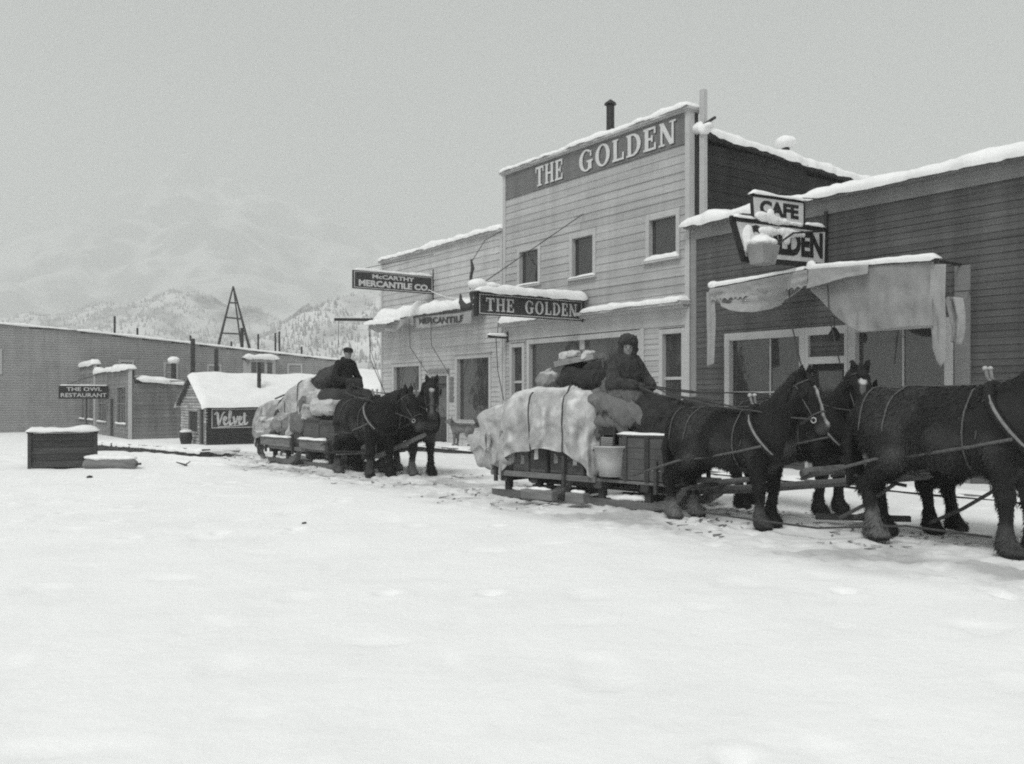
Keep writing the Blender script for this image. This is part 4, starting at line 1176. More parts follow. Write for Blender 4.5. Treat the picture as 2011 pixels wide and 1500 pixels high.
ox, oz, sx, sz = 0.42, 0.98, 0.62, 0.60
V_ = [(-.05, .85), (.08, 1.0), (.2, .9), (.22, .5), (.30, .02), (.42, .4), (.62, .95), (.78, 1.05)]
e_ = [(0, .25), (.22, .42), (.28, .58), (.16, .66), (.06, .45), (.10, .12), (.26, .04), (.42, .22)]
l_ = [(0, .2), (.18, .6), (.24, 1.02), (.14, 1.08), (.10, .6), (.14, .10), (.26, .04), (.36, .2)]
v_ = [(-.02, .55), (.08, .62), (.14, .3), (.20, .06), (.32, .35), (.36, .62), (.48, .55)]
t_ = [(.12, 1.0), (.10, .5), (.13, .12), (.24, .03), (.40, .22)]
xo = 0.0
for g, adv in ((V_, .62), (e_, .40), (l_, .36), (v_, .44), (e_, .40), (t_, .4)):
    stroke(ad, [(a + xo, b) for a, b in g], 0.15, M_LET, ox, oz, sx, sz); xo += adv
stroke(ad, [(xo - .45, .66), (xo - .1, .74)], 0.10, M_LET, ox, oz, sx, sz, d0=0.048)
stroke(ad, [(0.2, -.16), (1.2, -.10), (2.5, .0)], 0.08, M_LET, ox, oz, sx, sz, d0=0.0485)
for k, g in enumerate(([(0, .2), (.1, .55), (.2, .5), (.15, .3)], [(.35, .2), (.5, .55), (.45, .2), (.6, .25)], [(.7, .5), (.85, .2), (1.0, .6), (1.05, .3)])):
    stroke(ad, [(a + 3.15, b) for a, b in g], 0.09, M_CAFET, ox, oz, sx, sz)
# roof, snow, stovepipe
for sgn in (-1, 1):
    xe = -hw / 2 + sgn * (hw / 2 + .20); ze = hz + .0
    MB().prism([(-hw / 2, hr), (xe, ze), (xe, ze - .07), (-hw / 2, hr - .07)], lambda u, v, d: (u, d, v), -0.20, hd + .3).build('roof_slope', M_PLANKD, hut)
n1, n2 = 44, 56
U = np.linspace(-1.06, 1.06, n1)[:, None] + np.zeros((1, n2)); Vq = np.linspace(-0.30, hd + .4, n2)[None] + np.zeros((n1, 1))
th = 0.26 * np.clip((1.08 - np.abs(U)) / 0.14, 0, 1) ** 0.5 * np.clip((Vq + .30) / .25, 0.02, 1) ** 0.5
Zs = np.where(np.abs(U) < 0.1, hr - 0.17 * (U / 0.1) ** 2, hr - (np.abs(U)) * (hr - hz + .02)) + th * (1 + 0.18 * fbm(U * 4, Vq * 0.9, 0, 7, 3)) - np.where(np.abs(U) > 1.03, 0.10, 0)
snow_me = MB().grid(np.stack([-hw / 2 + U * (hw / 2 + .16), Vq, Zs], -1)).mesh('roof_snow', True)
new_obj('roof_snow', snow_me, M_ICE, hut)
stovepipe(hut, -0.95, 2.96, 2.3, 4.15, 0.10)
bk = thing('bucket', 'small dark snow-topped barrel beside the hut door', 'barrel', (HXc + UX * -1.7 + BX * -0.5, HYc + UY * -1.7 + BY * -0.5, GF), FAC)
MB().lathe([(.24, 0), (.30, .25), (.30, .40), (.25, .60)], (0, 0, 0), 14).build('staves', M_BLACK, bk, smooth=True)
snow_blob(bk, [((0, 0, .64), (.30, .30, .09))], name='cap_snow')

# ---- false-front shop and the restaurant beyond it
SX, SY = at(255, 862, 50)[0], 50.0
far = thing('false_front_shop', 'low weathered false-front shop with plain windows left of the hut', 'building', (SX, SY, GF), FAC)
def farb(root, w, zt, d, zside, seed, m, doors, wins):
    MB().box(-w + .03, -.06, .1, d, -.3, zside - .1).box(-w + .03, -.06, .1, .25, zside - .1, zt).build('wall', M_BACK, root)
    hl_ = [(a - .1, b + .1, c, e + .1) for a, b, c, e in doors + wins]
    clap(root, -w + .14, -.14, 0, zt, 0.26, m, holes=hl_, seed=seed, joint=5)
    for a, b in ((-w, -w + .14), (-.14, 0)):
        MB().box(a, b, -.05, .12, 0, zt).build('corner_board', M_TRIM, root)
    for a, b, c, e in wins:
        win(root, a, b, c, e, trim=0.10, m=M_CAFET, rails=((c + e) / 2 + .1,), mull=((a * 2 + b) / 3, (a + b * 2) / 3), snow=0.08, depth=.05)
    for a, b, c, e in doors:
        o = MB().box(a - .08, a, -.05, .1, c, e + .08).box(b, b + .08, -.05, .1, c, e + .08).box(a, b, -.047, .1, e, e + .077).build('door_frame', M_CAFET, root)
        MB().box(a, b, .02, .05, c, e).build('door', M_BLACK, o)
    MB().box(-w - .05, .05, -.10, .3, zt, zt + .06).build('parapet_moulding', M_CAFET, root)
    snow_loaf('parapet_snow', root, (-w, .1, zt + .062), (0, .1, zt + .062), .45, .26, seed=seed, side=(0, -1, 0), step=0.3)
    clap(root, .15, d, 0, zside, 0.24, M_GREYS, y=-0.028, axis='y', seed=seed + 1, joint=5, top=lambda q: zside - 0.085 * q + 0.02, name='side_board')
    MB().box(-w + .03, .12, .26, d + .2, zside - 0.1, zside - .04).build('roof', M_PLANKD, root)
farb(far, 9.9, 3.86, 10, 3.34, 81, M_GREYW, [(-5.15, -4.1, 0, 2.25)], [(-8.8, -6.2, 0.85, 2.9), (-3.2, -0.9, 0.85, 2.9)])
snow_loaf('roof_snow', far, (-1.2, 0.35, 3.36), (-1.2, 10, 2.5), 2.6, 0.24, seed=83, side=(1, 0, 0), step=0.3, droop=0.5)
stovepipe(far, -1.0, 2.6, 2.9, 4.35, .14, snow=.34, name='chimney')
stovepipe(far, -.5, 3.55, 2.9, 5.75, .13)
stovepipe(far, -.5, 4.9, 2.9, 5.1, .12, cap=.16)
owl = thing('restaurant_building', 'weathered restaurant front at the far left end of the street', 'building', (SX - UX * 9.95, SY - UY * 9.95, GF), FAC)
farb(owl, 13.5, 4.42, 10, 3.6, 91, M_GREYW, [(-3.2, -2.2, 0, 2.3)], [(-2.0, -0.35, .9, 2.6), (-5.4, -3.5, .9, 2.6), (-9.8, -6.4, .9, 2.6)])
ow = thing('hanging_sign', 'black signboard with two lines of white letters on the far restaurant', 'sign', (SX - UX * 5.5, SY - UY * 5.5, 0), FAC)
bd = MB().box(-.04, .04, -2.75, -0.05, 1.50, 2.28).build('board', M_BLACK, ow)
text_part('THE OWL', 'letter', bd, M_LET, face(.04), -2.35, -0.42, 1.96, 2.20, .01, .02)
text_part('RESTAURANT', 'letter', bd, M_LET, face(.04), -2.65, -0.15, 1.60, 1.84, .01, .02)
snow_loaf('sign_snow', ow, (0, -2.7, 2.282), (0, -.1, 2.282), .1, .06, seed=95, side=(1, 0, 0), droop=.1)
MB().tube([(0, -2.5, 2.28), (0, 0, 3.2)], .02, 5).build('stay_wire', M_IRON, ow)

# ---- long two-storey side behind
LX, LY = at(150, 648, 62)[0], 62.0
lg = thing('long_building', 'long grey two-storey building with a row of windows behind the hut', 'building', (LX - BX * 14, LY - BY * 14, GF), math.atan2(BY, BX))
# local x runs along the wall, away to the right; the wall faces -y
LL = 34.0
ztop = lambda q: 1.62 - GF + (4.58 - (q - 14) * 0.082) if q > 14 else 1.62 - GF + 4.58 + (14 - q) * 0.05
def zt_(q): return float(ztop(q))
n = 46
mb = MB()
e = 0.165; i = 0
zz = 0.0
sid = MB()
while zz < zt_(0):
    # each course as a real lapped strip, cut off by the falling roof line
    q1 = LL
    if zz + e > zt_(LL):
        lo_, hi_ = 0.0, LL
        for _ in range(24):
            mid = (lo_ + hi_) / 2
            if zt_(mid) > zz + e: lo_ = mid
            else: hi_ = mid
        q1 = lo_
    if q1 > 0.1:
        sid.add([(0, -.03, zz), (q1, -.03, zz), (q1, -.008, zz + e), (0, -.008, zz + e), (0, .02, zz), (q1, .02, zz), (q1, .02, zz + e), (0, .02, zz + e)],
                [(0, 1, 2, 3), (0, 4, 5, 1), (3, 2, 6, 7), (4, 7, 6, 5), (0, 3, 7, 4), (1, 5, 6, 2)])
    zz += e
M_LONG = mat('long_wall_boards', 0.30, 0.9, 0.12, 0.6, (1, 1, 3), streak=0.12, space='World')
so = sid.build('siding', M_LONG, lg); so['kind'] = 'stuff'
MB().prism([(0, -.2), (LL, -.2), (LL, zt_(LL)), (14, zt_(14)), (0, zt_(0))], lambda u, v, d: (u, d, v), 0.03, 9).build('wall', M_BACK, lg)
def lwin(px0, px1, py0, py1):
    """window on the long wall from where it shows"""
    def on(px, py):
        r = (px - CX) / F
        ax, ay = LX - BX * 14, LY - BY * 14
        t = (r * ay - ax) / (BX - r * BY); Y = ay + BY * t
        return t, EYE + (HY - py) / F * Y - GF
    a, z1 = on(px0, py0); b, z0 = on(px1, py1)
    return a, b, z0, z1
for px0, px1, py0, py1 in ((237, 259, 711, 738), (325, 346, 715, 738), (410, 431, 719, 740), (567, 590, 717, 737)):
    a, b, z0, z1 = lwin(px0, px1, py0, py1)
    win(lg, a, b, z0 - .35, z1, trim=0.14, m=M_TRIM, glass=M_GLASS, rails=((z0 + z1) / 2 - .2,), y=-.03, depth=.02, proud=.04, sill=False)
for q, h in ((3, 1.6), (8.5, 1.6)):
    win(lg, q, q + .9, 3.9, 5.4, trim=.14, y=-.03, depth=.02, proud=.04, sill=False, rails=(4.6,))
a, b, z0, z1 = lwin(477, 541, 702, 738)
bay = MB().prism([(a, -.03), (a + .35, -.55), (b - .35, -.55), (b, -.03)], lambda u, v, d: (u, v, d), z0 - .4, z1 - .12).build('bay_window', M_TRIM, lg)
w3 = (b - a - .7) / 3
for k in range(3):
    u = a + .35 + k * w3
    MB().box(u + .12, u + w3 - .12, -.58, -.545, z0 - .1, z1 - .35).build('pane', M_GLASS, bay)
MB().prism([(a - .1, -.03), (a + .3, -.70), (b - .3, -.70), (b + .1, -.03)], lambda u, v, d: (u, v, d), z1 - .118, z1 - .05).build('bay_roof', M_PLANKD, bay)
snow_loaf('bay_snow', bay, (a - .1, -.38, z1 - .05), (b + .1, -.38, z1 - .05), .6, .30, seed=97, side=(0, -1, 0), step=.2)
snow_loaf('roof_snow', lg, (14, 0.2, zt_(14)), (LL, 0.2, zt_(LL)), .6, .13, seed=98, side=(0, -1, 0), step=.4, taper=False)
snow_loaf('roof_snow', lg, (0, 0.2, zt_(0)), (14, 0.2, zt_(14)), .6, .13, seed=99, side=(0, -1, 0), step=.4, taper=False)
for px, y0, y1, w_ in ((230, 650, 622, 4), (275, 655, 645, 4), (380, 668, 660, 4), (461, 676, 672, 4), (482, 680, 645, 7), (514, 686, 657, 4), (548, 690, 655, 4), (556, 690, 652, 4), (600, 694, 682, 4)):
    a, b, z0, z1 = lwin(px - w_ / 2, px + w_ / 2, y1, y0)
    stovepipe(lg, (a + b) / 2, 0.8, z0 - .5, z1 + .1, max(.07, (w_ / F * 66) / 2), name='stovepipe')

# ---- A-frame mast
mx = at(458, 562, 82)
tw = thing('frame_tower', 'tall skeletal A-frame mast with cross rungs behind the long building', 'tower', (mx[0], 82, -1), 0)
tz = mx[2] + 1
def twp(px, py, dy=0.0): p = at(px, py, 82); return (p[0] - mx[0], dy, p[2] + 1)
for (bx_, nm) in ((418, 0), (500, 1)):
    MB().tube([twp(458, 562), twp(bx_, 722)], [.07, .16], 8).build('leg', M_PLANKD, tw)
MB().tube([twp(458, 562), (0.3, 4.5, 0.2)], [.06, .12], 8).build('back_leg', M_PLANKD, tw)
for (xa, ya, xb, yb) in ((449, 594, 465, 595), (443, 623, 473, 626), (436, 654, 480, 656), (428, 690, 490, 692)):
    MB().tube([twp(xa, ya), twp(xb, yb)], .075, 6).build('rung', M_PLANKD, tw)

# ---- low shed seen between the driver and the store
sh = thing('shed', 'low dark shed under a snow roof just left of the store', 'shed', (at(742, 800, 40)[0], 40, GF), FAC)
MB().box(-3.4, 0, 0, 4, 0, 2.35).build('wall', M_DARKW, sh)
MB().prism([(-3.6, 2.36), (.25, 2.36), (.25, 2.5), (-3.6, 3.6)], lambda u, v, d: (u, d, v), -.3, 4.2).build('roof', M_PLANKD, sh)
U = np.linspace(0, 1, 22)[:, None] + np.zeros((1, 24)); Vq = np.linspace(0, 1, 24)[None] + np.zeros((22, 1))
ed = np.minimum(np.minimum(U, 1 - U), np.minimum(Vq, 1 - Vq))
P = np.stack([-3.65 + 3.95 * U, -.35 + 4.6 * Vq, 3.58 - 1.1 * U + .28 * np.clip(ed * 8, 0, 1) ** .5 * (1 + .2 * fbm(U * 4, Vq * 4, 0, 5, 3))], -1)
new_obj('roof_snow', MB().grid(P).mesh('roof_snow', True), M_ICE, sh)

# ---- timber kerb, crate, log trough in the left foreground
def gp(px, py, z=0.0):
    Y = (EYE - z) * F / (py - HY); return Vector(((px - CX) / F * Y, Y, z))
p0 = gp(188, 880, -.22); p1 = gp(405, 898, -.02)
tk = thing('timber_edge', 'long dark timber edging half buried in snow before the far shops', 'timber', (p0.x, p0.y, 0), math.atan2(p1.y - p0.y, p1.x - p0.x))
Lk = (p1 - p0).length
o = MB().beam((0, 0, float(gz0(0, p0.y)) + .16), (Lk, 0, float(gz0(0, p1.y)) + .02), .22, .36).build('beam', M_PLANKD, tk)
snow_loaf('beam_snow', tk, (0, .40, float(gz0(0, p0.y)) + .30), (Lk, .40, float(gz0(0, p1.y)) + .14), 1.0, .09, seed=111, side=(0, -1, 0), droop=0.6)
pc = gp(186, 917)
cr = thing('crate', 'big dark wooden crate with a snow lid at the far left of the street', 'crate', (pc.x, pc.y, 0), R(24))
for k in range(5):
    for j, (ya, yb) in enumerate(((-.01, .02), (.46, .49))):
        MB().box(-1.3, 0, ya, yb, .02 + k * .152, .165 + k * .152).build('slat', M_PLANKD, cr)
    for xa in (-1.301, -.029):
        MB().box(xa, xa + .03, .021, .459, .02 + k * .152, .165 + k * .152).build('slat', M_PLANKD, cr)
for xa, ya in ((-1.36, -.05), (-.02, -.05), (-1.36, .46), (-.02, .46)):
    MB().box(xa, xa + .07, ya, ya + .06, 0, .80).build('post', M_PLANKD, cr)
MB().box(-1.38, .08, -.08, .55, .80, .83).build('lid', M_PLANKD, cr)
snow_loaf('lid_snow', cr, (-1.4, .23, .832), (.1, .23, .832), .62, .12, seed=113, side=(0, -1, 0), droop=.2)
pt = gp(222, 920)
tr = thing('log_trough', 'low rough log trough with a fringe of snow beside the crate', 'trough', (pt.x, pt.y, 0), R(-12))
s = SDF(.05).chain([(-.62, 0, .09), (0, .02, .10), (.52, -.02, .11)], [.13, .13, .11])
new_obj('log', s.mesh('log', .025, lambda p: .012 * fbm(p[:, 0] * 6, p[:, 1] * 16, p[:, 2] * 16, 3, 3)), M_PLANK, tr)
MB().beam((.5, 0, .1), (.72, -.03, .12), .05, .05).build('peg', M_PLANKD, tr)
snow_blob(tr, [((-.4, .04, .24), (.36, .16, .07)), ((.15, .04, .24), (.42, .15, .06))], name='log_snow')
tg = gp(363, 916)
tw_ = thing('broken_stick', 'broken forked stick lying in the snow right of the trough', 'stick', (tg.x, tg.y, 0), R(10))
MB().tube([(-.2, .05, .10), (0, 0, .04), (.05, .0, .0)], [.012, .025, .03], 6).build('stem', M_PLANKD, tw_)
MB().tube([(.0, 0, .03), (.12, .05, .12)], [.02, .008], 6).build('twig', M_PLANKD, tw_)

# ================================================================== horses
M_COAT = mat('dark_horse_coat', 0.0100, 0.62, 0.35, 3.0, bump=0.012, bscale=45, spec=0.18, attr='pale', attr_g=0.40)
M_COATB = mat('brown_horse_coat', 0.015, 0.62, 0.35, 3.0, bump=0.012, bscale=45, spec=0.18, attr='pale', attr_g=0.36)
M_HAIR = mat('black_horsehair', 0.008, 0.7, 0.4, 18, bump=0.01, bscale=40, spec=0.3)
M_LEATHER = mat('harness_leather', 0.075, 0.6, 0.3, 20, spec=0.4)
M_HAME = mat('worn_hame_wood', 0.20, 0.6, 0.3, 12)
M_BRASS = mat('harness_metal', 0.42, 0.35, 0.2, 10, spec=0.6)
M_EYE = mat('horse_eye', 0.008, 0.12, 0.1, 5, spec=0.7)

def rotz(v, a):
    c, s = math.cos(a), math.sin(a)
    return np.array([v[0] * c - v[1] * s, v[0] * s + v[1] * c, v[2]])

def horse(name, label, loc, heading, h=1.55, neck_pitch=48, neck_yaw=0, head_pitch=-62, head_yaw=0, feet=((0, 0), (0, 0), (0, 0), (0, 0)),
          coat=None, blaze=1.0, pale_legs=(0, 0, 0, 0), star=False, harness=True, vox=0.021, trace_back=0.55, tail=True, reins=True, blinders=True, ear_tilt=0.0, n_hair=14000):
    """feet: (forward, out) shift of left fore, right fore, left hind, right hind hooves"""
    k = h / 1.55
    root = thing(name, label, 'horse', loc, heading)
    S = SDF(0.07)
    # trunk: deep chest, slightly sagging back, round quarters
    S.ell((0.40, 0, 1.10), (0.36, 0.30, 0.40)).ell((0.02, 0, 1.10), (0.50, 0.335, 0.385)).ell((-0.42, 0, 1.17), (0.42, 0.31, 0.34))
    S.ell((-0.70, 0.11, 1.21), (0.33, 0.21, 0.32)).ell((-0.70, -0.11, 1.21), (0.33, 0.21, 0.32))
    S.cone((0.46, 0, 1.38), (0.20, 0, 1.40), 0.13, 0.12).cone((0.20, 0, 1.40), (-0.45, 0, 1.40), 0.12, 0.13)
    S.ell((0.66, 0, 1.08), (0.20, 0.25, 0.27))
    for i, s in enumerate((1, -1)):
        fx, fo = feet[i]; hx, ho = feet[2 + i]
        y = s * 0.19
        # shoulder, forearm, knee, cannon, fetlock, hoof
        S.ell((0.50, s * 0.17, 1.10), (0.20, 0.15, 0.34))
        kn = (0.52 + fx * 0.55, y + s * fo * 0.5, 0.52); ft = (0.51 + fx, y + s * fo, 0.17)
        S.cone((0.50, s * 0.19, 0.93), kn, 0.135, 0.078, 0.05).cone(kn, ft, 0.072, 0.052, 0.03)
        S.ell(kn, (0.078, 0.075, 0.09), k=0.03)
        S.cone(ft, (ft[0] + 0.04, ft[1], 0.07), 0.066, 0.082, 0.03).cone((ft[0] + .045, ft[1], 0.075), (ft[0] + .06, ft[1], 0.03), 0.088, 0.100, 0.02)
        S.cone((ft[0] - .02, ft[1], 0.27), (ft[0] - .015, ft[1], 0.09), 0.056, 0.086, 0.03)      # feather
        # haunch, gaskin, hock, cannon
        hk = (-0.90 + hx * 0.8, y + s * ho * 0.6, 0.56); hf = (-0.83 + hx, y + s * ho, 0.17)
        S.cone((-0.66, s * 0.17, 1.05), (-0.58 + hx * .3, s * 0.19, 0.86), 0.23, 0.165, 0.06)
        S.cone((-0.60 + hx * .3, s * 0.19, 0.86), hk, 0.155, 0.075, 0.05).cone(hk, hf, 0.078, 0.056, 0.03)
        S.ell((hk[0] - .02, hk[1], hk[2]), (0.085, 0.065, 0.10), k=0.03)
        S.cone(hf, (hf[0] + .045, hf[1], 0.07), 0.068, 0.084, 0.03).cone((hf[0] + .05, hf[1], 0.075), (hf[0] + .065, hf[1], 0.03), 0.088, 0.100, 0.02)
        S.cone((hf[0] - .02, hf[1], 0.28), (hf[0] - .02, hf[1], 0.09), 0.058, 0.088, 0.03)
    # neck
    ny, npit = R(neck_yaw), R(neck_pitch)
    n0 = np.array([0.56, 0, 1.24])
    nd = lambda a, p: np.array([math.cos(p) * math.cos(a), math.cos(p) * math.sin(a), math.sin(p)])
    n1 = n0 + 0.40 * nd(ny * 0.5, npit * 0.9); n2 = n1 + 0.34 * nd(ny, npit * 1.05)
    S.cone(n0 + [0, 0, -.02], n1, 0.27, 0.20, 0.10).cone(n1, n2, 0.20, 0.135, 0.06)
    S.cone((0.42, 0, 1.38), n1 + [0, 0, 0.10], 0.14, 0.12, 0.08).cone(n1 + np.array([0, 0, .10]), n2 + np.array([0, 0, .03]), 0.12, 0.10, 0.06)
    S.cone((0.70, 0, 1.10), n1 + [0, 0, -.08], 0.20, 0.15, 0.10)
    # head frame: hA along the face, hU out of the forehead, hW to the horse's left
    ha = ny + R(head_yaw); hp = R(head_pitch)
    hA = nd(ha, hp); hW = np.array([-math.sin(ha), math.cos(ha), 0]); hU = np.cross(hA, hW)
    if hU @ np.array([math.cos(ha), math.sin(ha), 0]) < 0: hU = -hU
    p0 = n2 + 0.03 * nd(ny, npit)
    hs = 1.14
    HM = np.stack([hA, hW, hU])
    def hp_(a, w, u): return p0 + (hA * a + hW * w + hU * u) * hs
    S.ell(hp_(0.13, 0, 0.0), (0.24, 0.128, 0.152), HM, 0.05)
    S.ell(hp_(0.20, 0, -0.075), (0.18, 0.097, 0.125), HM, 0.05)
    S.cone(hp_(0.22, 0, 0.02), hp_(0.52, 0, 0.0), 0.120, 0.084, 0.05)
    S.cone(hp_(0.30, 0, -0.05), hp_(0.54, 0, -0.035), 0.097, 0.064, 0.04)
    S.ell(hp_(0.57, 0, -0.005), (0.086, 0.086, 0.096), HM, 0.03)
    for s in (1, -1):
        S.ell(hp_(0.17, s * 0.095, 0.045), (0.05, 0.03, 0.035), HM, 0.02)
        e0 = hp_(0.0, s * 0.065, 0.06)
        e1 = e0 + np.array([0, 0, 0.17]) + hW * s * (0.035 + ear_tilt) + hU * 0.02
        S.cone(e0, (e0 + e1) / 2 + hU * .015, 0.045, 0.036, 0.02).cone((e0 + e1) / 2 + hU * .015, e1, 0.036, 0.008, 0.015)
    disp = lambda p: 0.008 * fbm(p[:, 0] * 12, p[:, 1] * 12, p[:, 2] * 9, 5, 3) + 0.018 * np.clip((0.28 - p[:, 2]) / 0.2, 0, 1) * (p[:, 2] > 0.08) * vnoise(p[:, 0] * 24, p[:, 1] * 24, p[:, 2] * 5, 9)
    V, Q = S.verts(vox, 0.06, disp)
    V[:, 2] = np.maximum(V[:, 2], 0.0)
    me = np_mesh('body', V * k, Q)
    # coat pattern: blaze down the face, pale stockings
    a, w, u = (V - p0) @ hA / hs, (V - p0) @ hW / hs, (V - p0) @ hU / hs
    wob = 0.012 * vnoise(a * 18, w * 0, 0, 4)
    pale = blaze * (1 - sstep(0.022, 0.040, np.abs(w + wob))) * (u > 0.02) * sstep(0.10, 0.14, a) * (1 - sstep(0.55, 0.62, a))
    if star:
        pale = np.maximum(pale, (1 - sstep(0.03, 0.055, np.hypot(w, a - 0.16))) * (u > 0.03))
    for i in range(4):
        if pale_legs[i]:
            front = i < 2; s = 1 if i % 2 == 0 else -1
            near = ((V[:, 0] > 0) == front) & (np.sign(V[:, 1]) == s)
            pale = np.maximum(pale, pale_legs[i] * near * (1 - sstep(0.24, 0.36, V[:, 2] + 0.05 * vnoise(V[:, 0] * 20, V[:, 1] * 20, 0, 3))) * sstep(.03, .06, V[:, 2]))
    # softer belly, muzzle and flank hair
    pale = np.maximum(pale, 0.10 * sstep(0.50, 0.6, a) * (np.abs(w) < 0.12) * (a < 0.75))
    pale = np.maximum(pale, 0.05 * sstep(0.1, 0.7, fbm(V[:, 0] * 2.2, V[:, 1] * 2.2, V[:, 2] * 2.2, 8, 3)) * (V[:, 2] > 0.5))
    fl = np.exp(-(((V[:, 0] + 0.42) / 0.16) ** 2 + ((V[:, 2] - 0.86) / 0.13) ** 2))
    pale = np.maximum(pale, 0.10 * fl)
    set_attr(me, 'pale', pale)
    body = new_obj('body', me, coat or M_COAT, root)
    # shaggy winter hair: short tapered locks lying down and back, long ones at the fetlocks
    rgh = np.random.default_rng(len(label))
    nr = np.zeros(len(V) * 3, np.float32); me.vertices.foreach_get('normal', nr); nr = nr.reshape(-1, 3)
    ok = np.where((a < 0.0) | (np.abs(w) > 0.3) | (V[:, 2] < 1.0))[0]
    pk = rgh.choice(ok, min(n_hair, len(ok)), replace=n_hair > len(ok))
    B0 = V[pk] + rgh.normal(0, .008, (len(pk), 3)); N0 = nr[pk]
    dn = np.array([-0.35, 0, -1.0])[None] + rgh.normal(0, .25, (len(pk), 3))
    dn = dn - N0 * (dn * N0).sum(1, keepdims=True) * 0.8 + N0 * rgh.uniform(.15, .45, (len(pk), 1))
    dn /= np.linalg.norm(dn, axis=1, keepdims=True)
    ln = rgh.uniform(.022, .042, len(pk)) + .03 * (N0[:, 2] < -.3) + np.where((V[pk, 2] < .30) & (V[pk, 2] > .09), .018, 0)
    ln = np.minimum(ln, np.maximum(B0[:, 2] - .02, .012))
    sdv = np.cross(dn, N0); sdv /= np.maximum(np.linalg.norm(sdv, axis=1, keepdims=True), 1e-6)
    wd = rgh.uniform(.006, .011, (len(pk), 1))
    HV = np.stack([B0 + sdv * wd, B0 - sdv * wd, B0 + dn * ln[:, None]], 1).reshape(-1, 3)
    hm_ = np_mesh('winter_coat', HV * k, np.arange(len(HV)).reshape(-1, 3), smooth=False)
    set_attr(hm_, 'pale', np.repeat(pale[pk], 3))
    new_obj('winter_coat', hm_, coat or M_COAT, root)['kind'] = 'stuff'
    P = lambda q: tuple(np.array(q, float) * k)
    for s in (1, -1):
        eb = MB(); c = hp_(0.17, s * 0.112, 0.052)
        eb.lathe([(0.001, -.022), (.016, -.016), (.022, 0), (.016, .016), (.001, .022)], tuple(c * k), 8).build('eye', M_EYE, root, smooth=True)
    # mane: overlapping locks falling to one side, forelock, tail
    mn = SDF(0.02); rg2 = random.Random(hash(label) % 999 if False else len(label))
    side = -1
    for i in range(16):
        t = i / 15
        c = np.array([0.44, 0, 1.47]) * (1 - t) + (n2 + [0, 0, .12]) * t if t < 0.001 else None
        if t < 0.5:
            b_ = np.array([0.42, 0, 1.49]) * (1 - 2 * t) + (n1 + [0, 0, .22]) * 2 * t
        else:
            b_ = (n1 + [0, 0, .22]) * (2 - 2 * t) + (n2 + [0, 0, .115]) * (2 * t - 1)
        ww = np.array([-math.sin(ny * t), math.cos(ny * t), 0]) * side
        L_ = rg2.uniform(0.20, 0.32)
        mid = b_ + ww * 0.14 + [0, 0, -0.08]; end = b_ + ww * 0.19 + [rg2.uniform(-.05, .05), 0, -L_]
        mn.chain([b_, mid, end], [0.040, 0.034, 0.010])
    for i in range(3):
        mn.chain([hp_(-.02, (i - 1) * .03, .10), hp_(.08, (i - 1) * .035, .135), hp_(.18, (i - 1) * .03, .10)], [.03, .025, .008])
    new_obj('mane', (lambda VQ: np_mesh('mane', VQ[0] * k, VQ[1]))(mn.verts(0.02, 0.05, lambda p: 0.010 * vnoise(p[:, 0] * 40, p[:, 1] * 12, p[:, 2] * 9, 6))), M_HAIR, root)
    if tail:
        tl = SDF(0.03)
        for i in range(5):
            o_ = (i - 2) * 0.03
            tl.chain([(-0.98, 0, 1.36), (-1.08, o_ * .5, 1.22), (-1.12, o_, 0.95), (-1.10 + .02 * i, o_ * 1.3, 0.50 + .03 * i)], [.045, .06, .055, .018])
        new_obj('tail', (lambda VQ: np_mesh('tail', VQ[0] * k, VQ[1]))(tl.verts(0.022, 0.05, lambda p: 0.012 * vnoise(p[:, 0] * 30, p[:, 1] * 30, p[:, 2] * 5, 6))), M_HAIR, root)
    info = dict(root=root, k=k, bit=[P(hp_(0.46, s * .085, -.02)) for s in (1, -1)], S=S)
    if harness:
        # collar: a padded ring lying round the neck's root, found on the body's own surface
        c0 = np.array([0.60, 0, 1.18]); ca = nd(ny * 0.15, R(35))
        c1 = np.array([0, 1.0, 0]); c2 = np.cross(ca, c1)
        ring = []
        for i in range(28):
            t = 2 * math.pi * i / 28
            d = c1 * math.cos(t) + c2 * math.sin(t)
            ring.append(S.hit(c0, d, 0.75) + d * 0.015)
        rg_ = [tuple(q * k) for q in ring] + [tuple(ring[0] * k)]
        MB().tube(rg_, 0.050 * k, 10).build('collar', M_HAIR, root, smooth=True)
        top_i = max(range(28), key=lambda i: ring[i][2]); bot_i = min(range(28), key=lambda i: ring[i][2])
        hm = [None, None]
        for s in (1, -1):
            half = [ring[i] for i in sorted(range(28), key=lambda i: ring[i][2]) if ring[i][1] * s >= -0.005]
            path = [q + ca * 0.02 + np.array([0, s * .035, 0]) for q in half]
            path.append(path[-1] * 0 + ring[top_i] + np.array([-0.02, s * 0.04, 0.06]))
            path.append(ring[top_i] + np.array([-0.04, s * 0.05, 0.15]))
            MB().tube([tuple(q * k) for q in path], 0.016 * k, 8).build('hame', M_HAME, root, smooth=True)
            tb = path[-1] * k
            MB().lathe([(.001, -.028), (.022, -.02), (.03, 0), (.022, .02), (.001, .028)], tuple(tb), 8).build('hame_ball', M_BRASS, root, smooth=True)
            hm[0 if s == 1 else 1] = half[len(half) // 3]
        def strap(name, pts, r=0.016, m=None, lift=0.012):
            MB().tube([tuple(np.array(q) * k) for q in pts], r * k, 6).build(name, m or M_LEATHER, root, smooth=True)
        surf = lambda o, d, far=0.8, lift=0.012: (lambda q, dd: q + dd * lift)(S.hit(o, d, far), np.array(d, float) / np.linalg.norm(d))
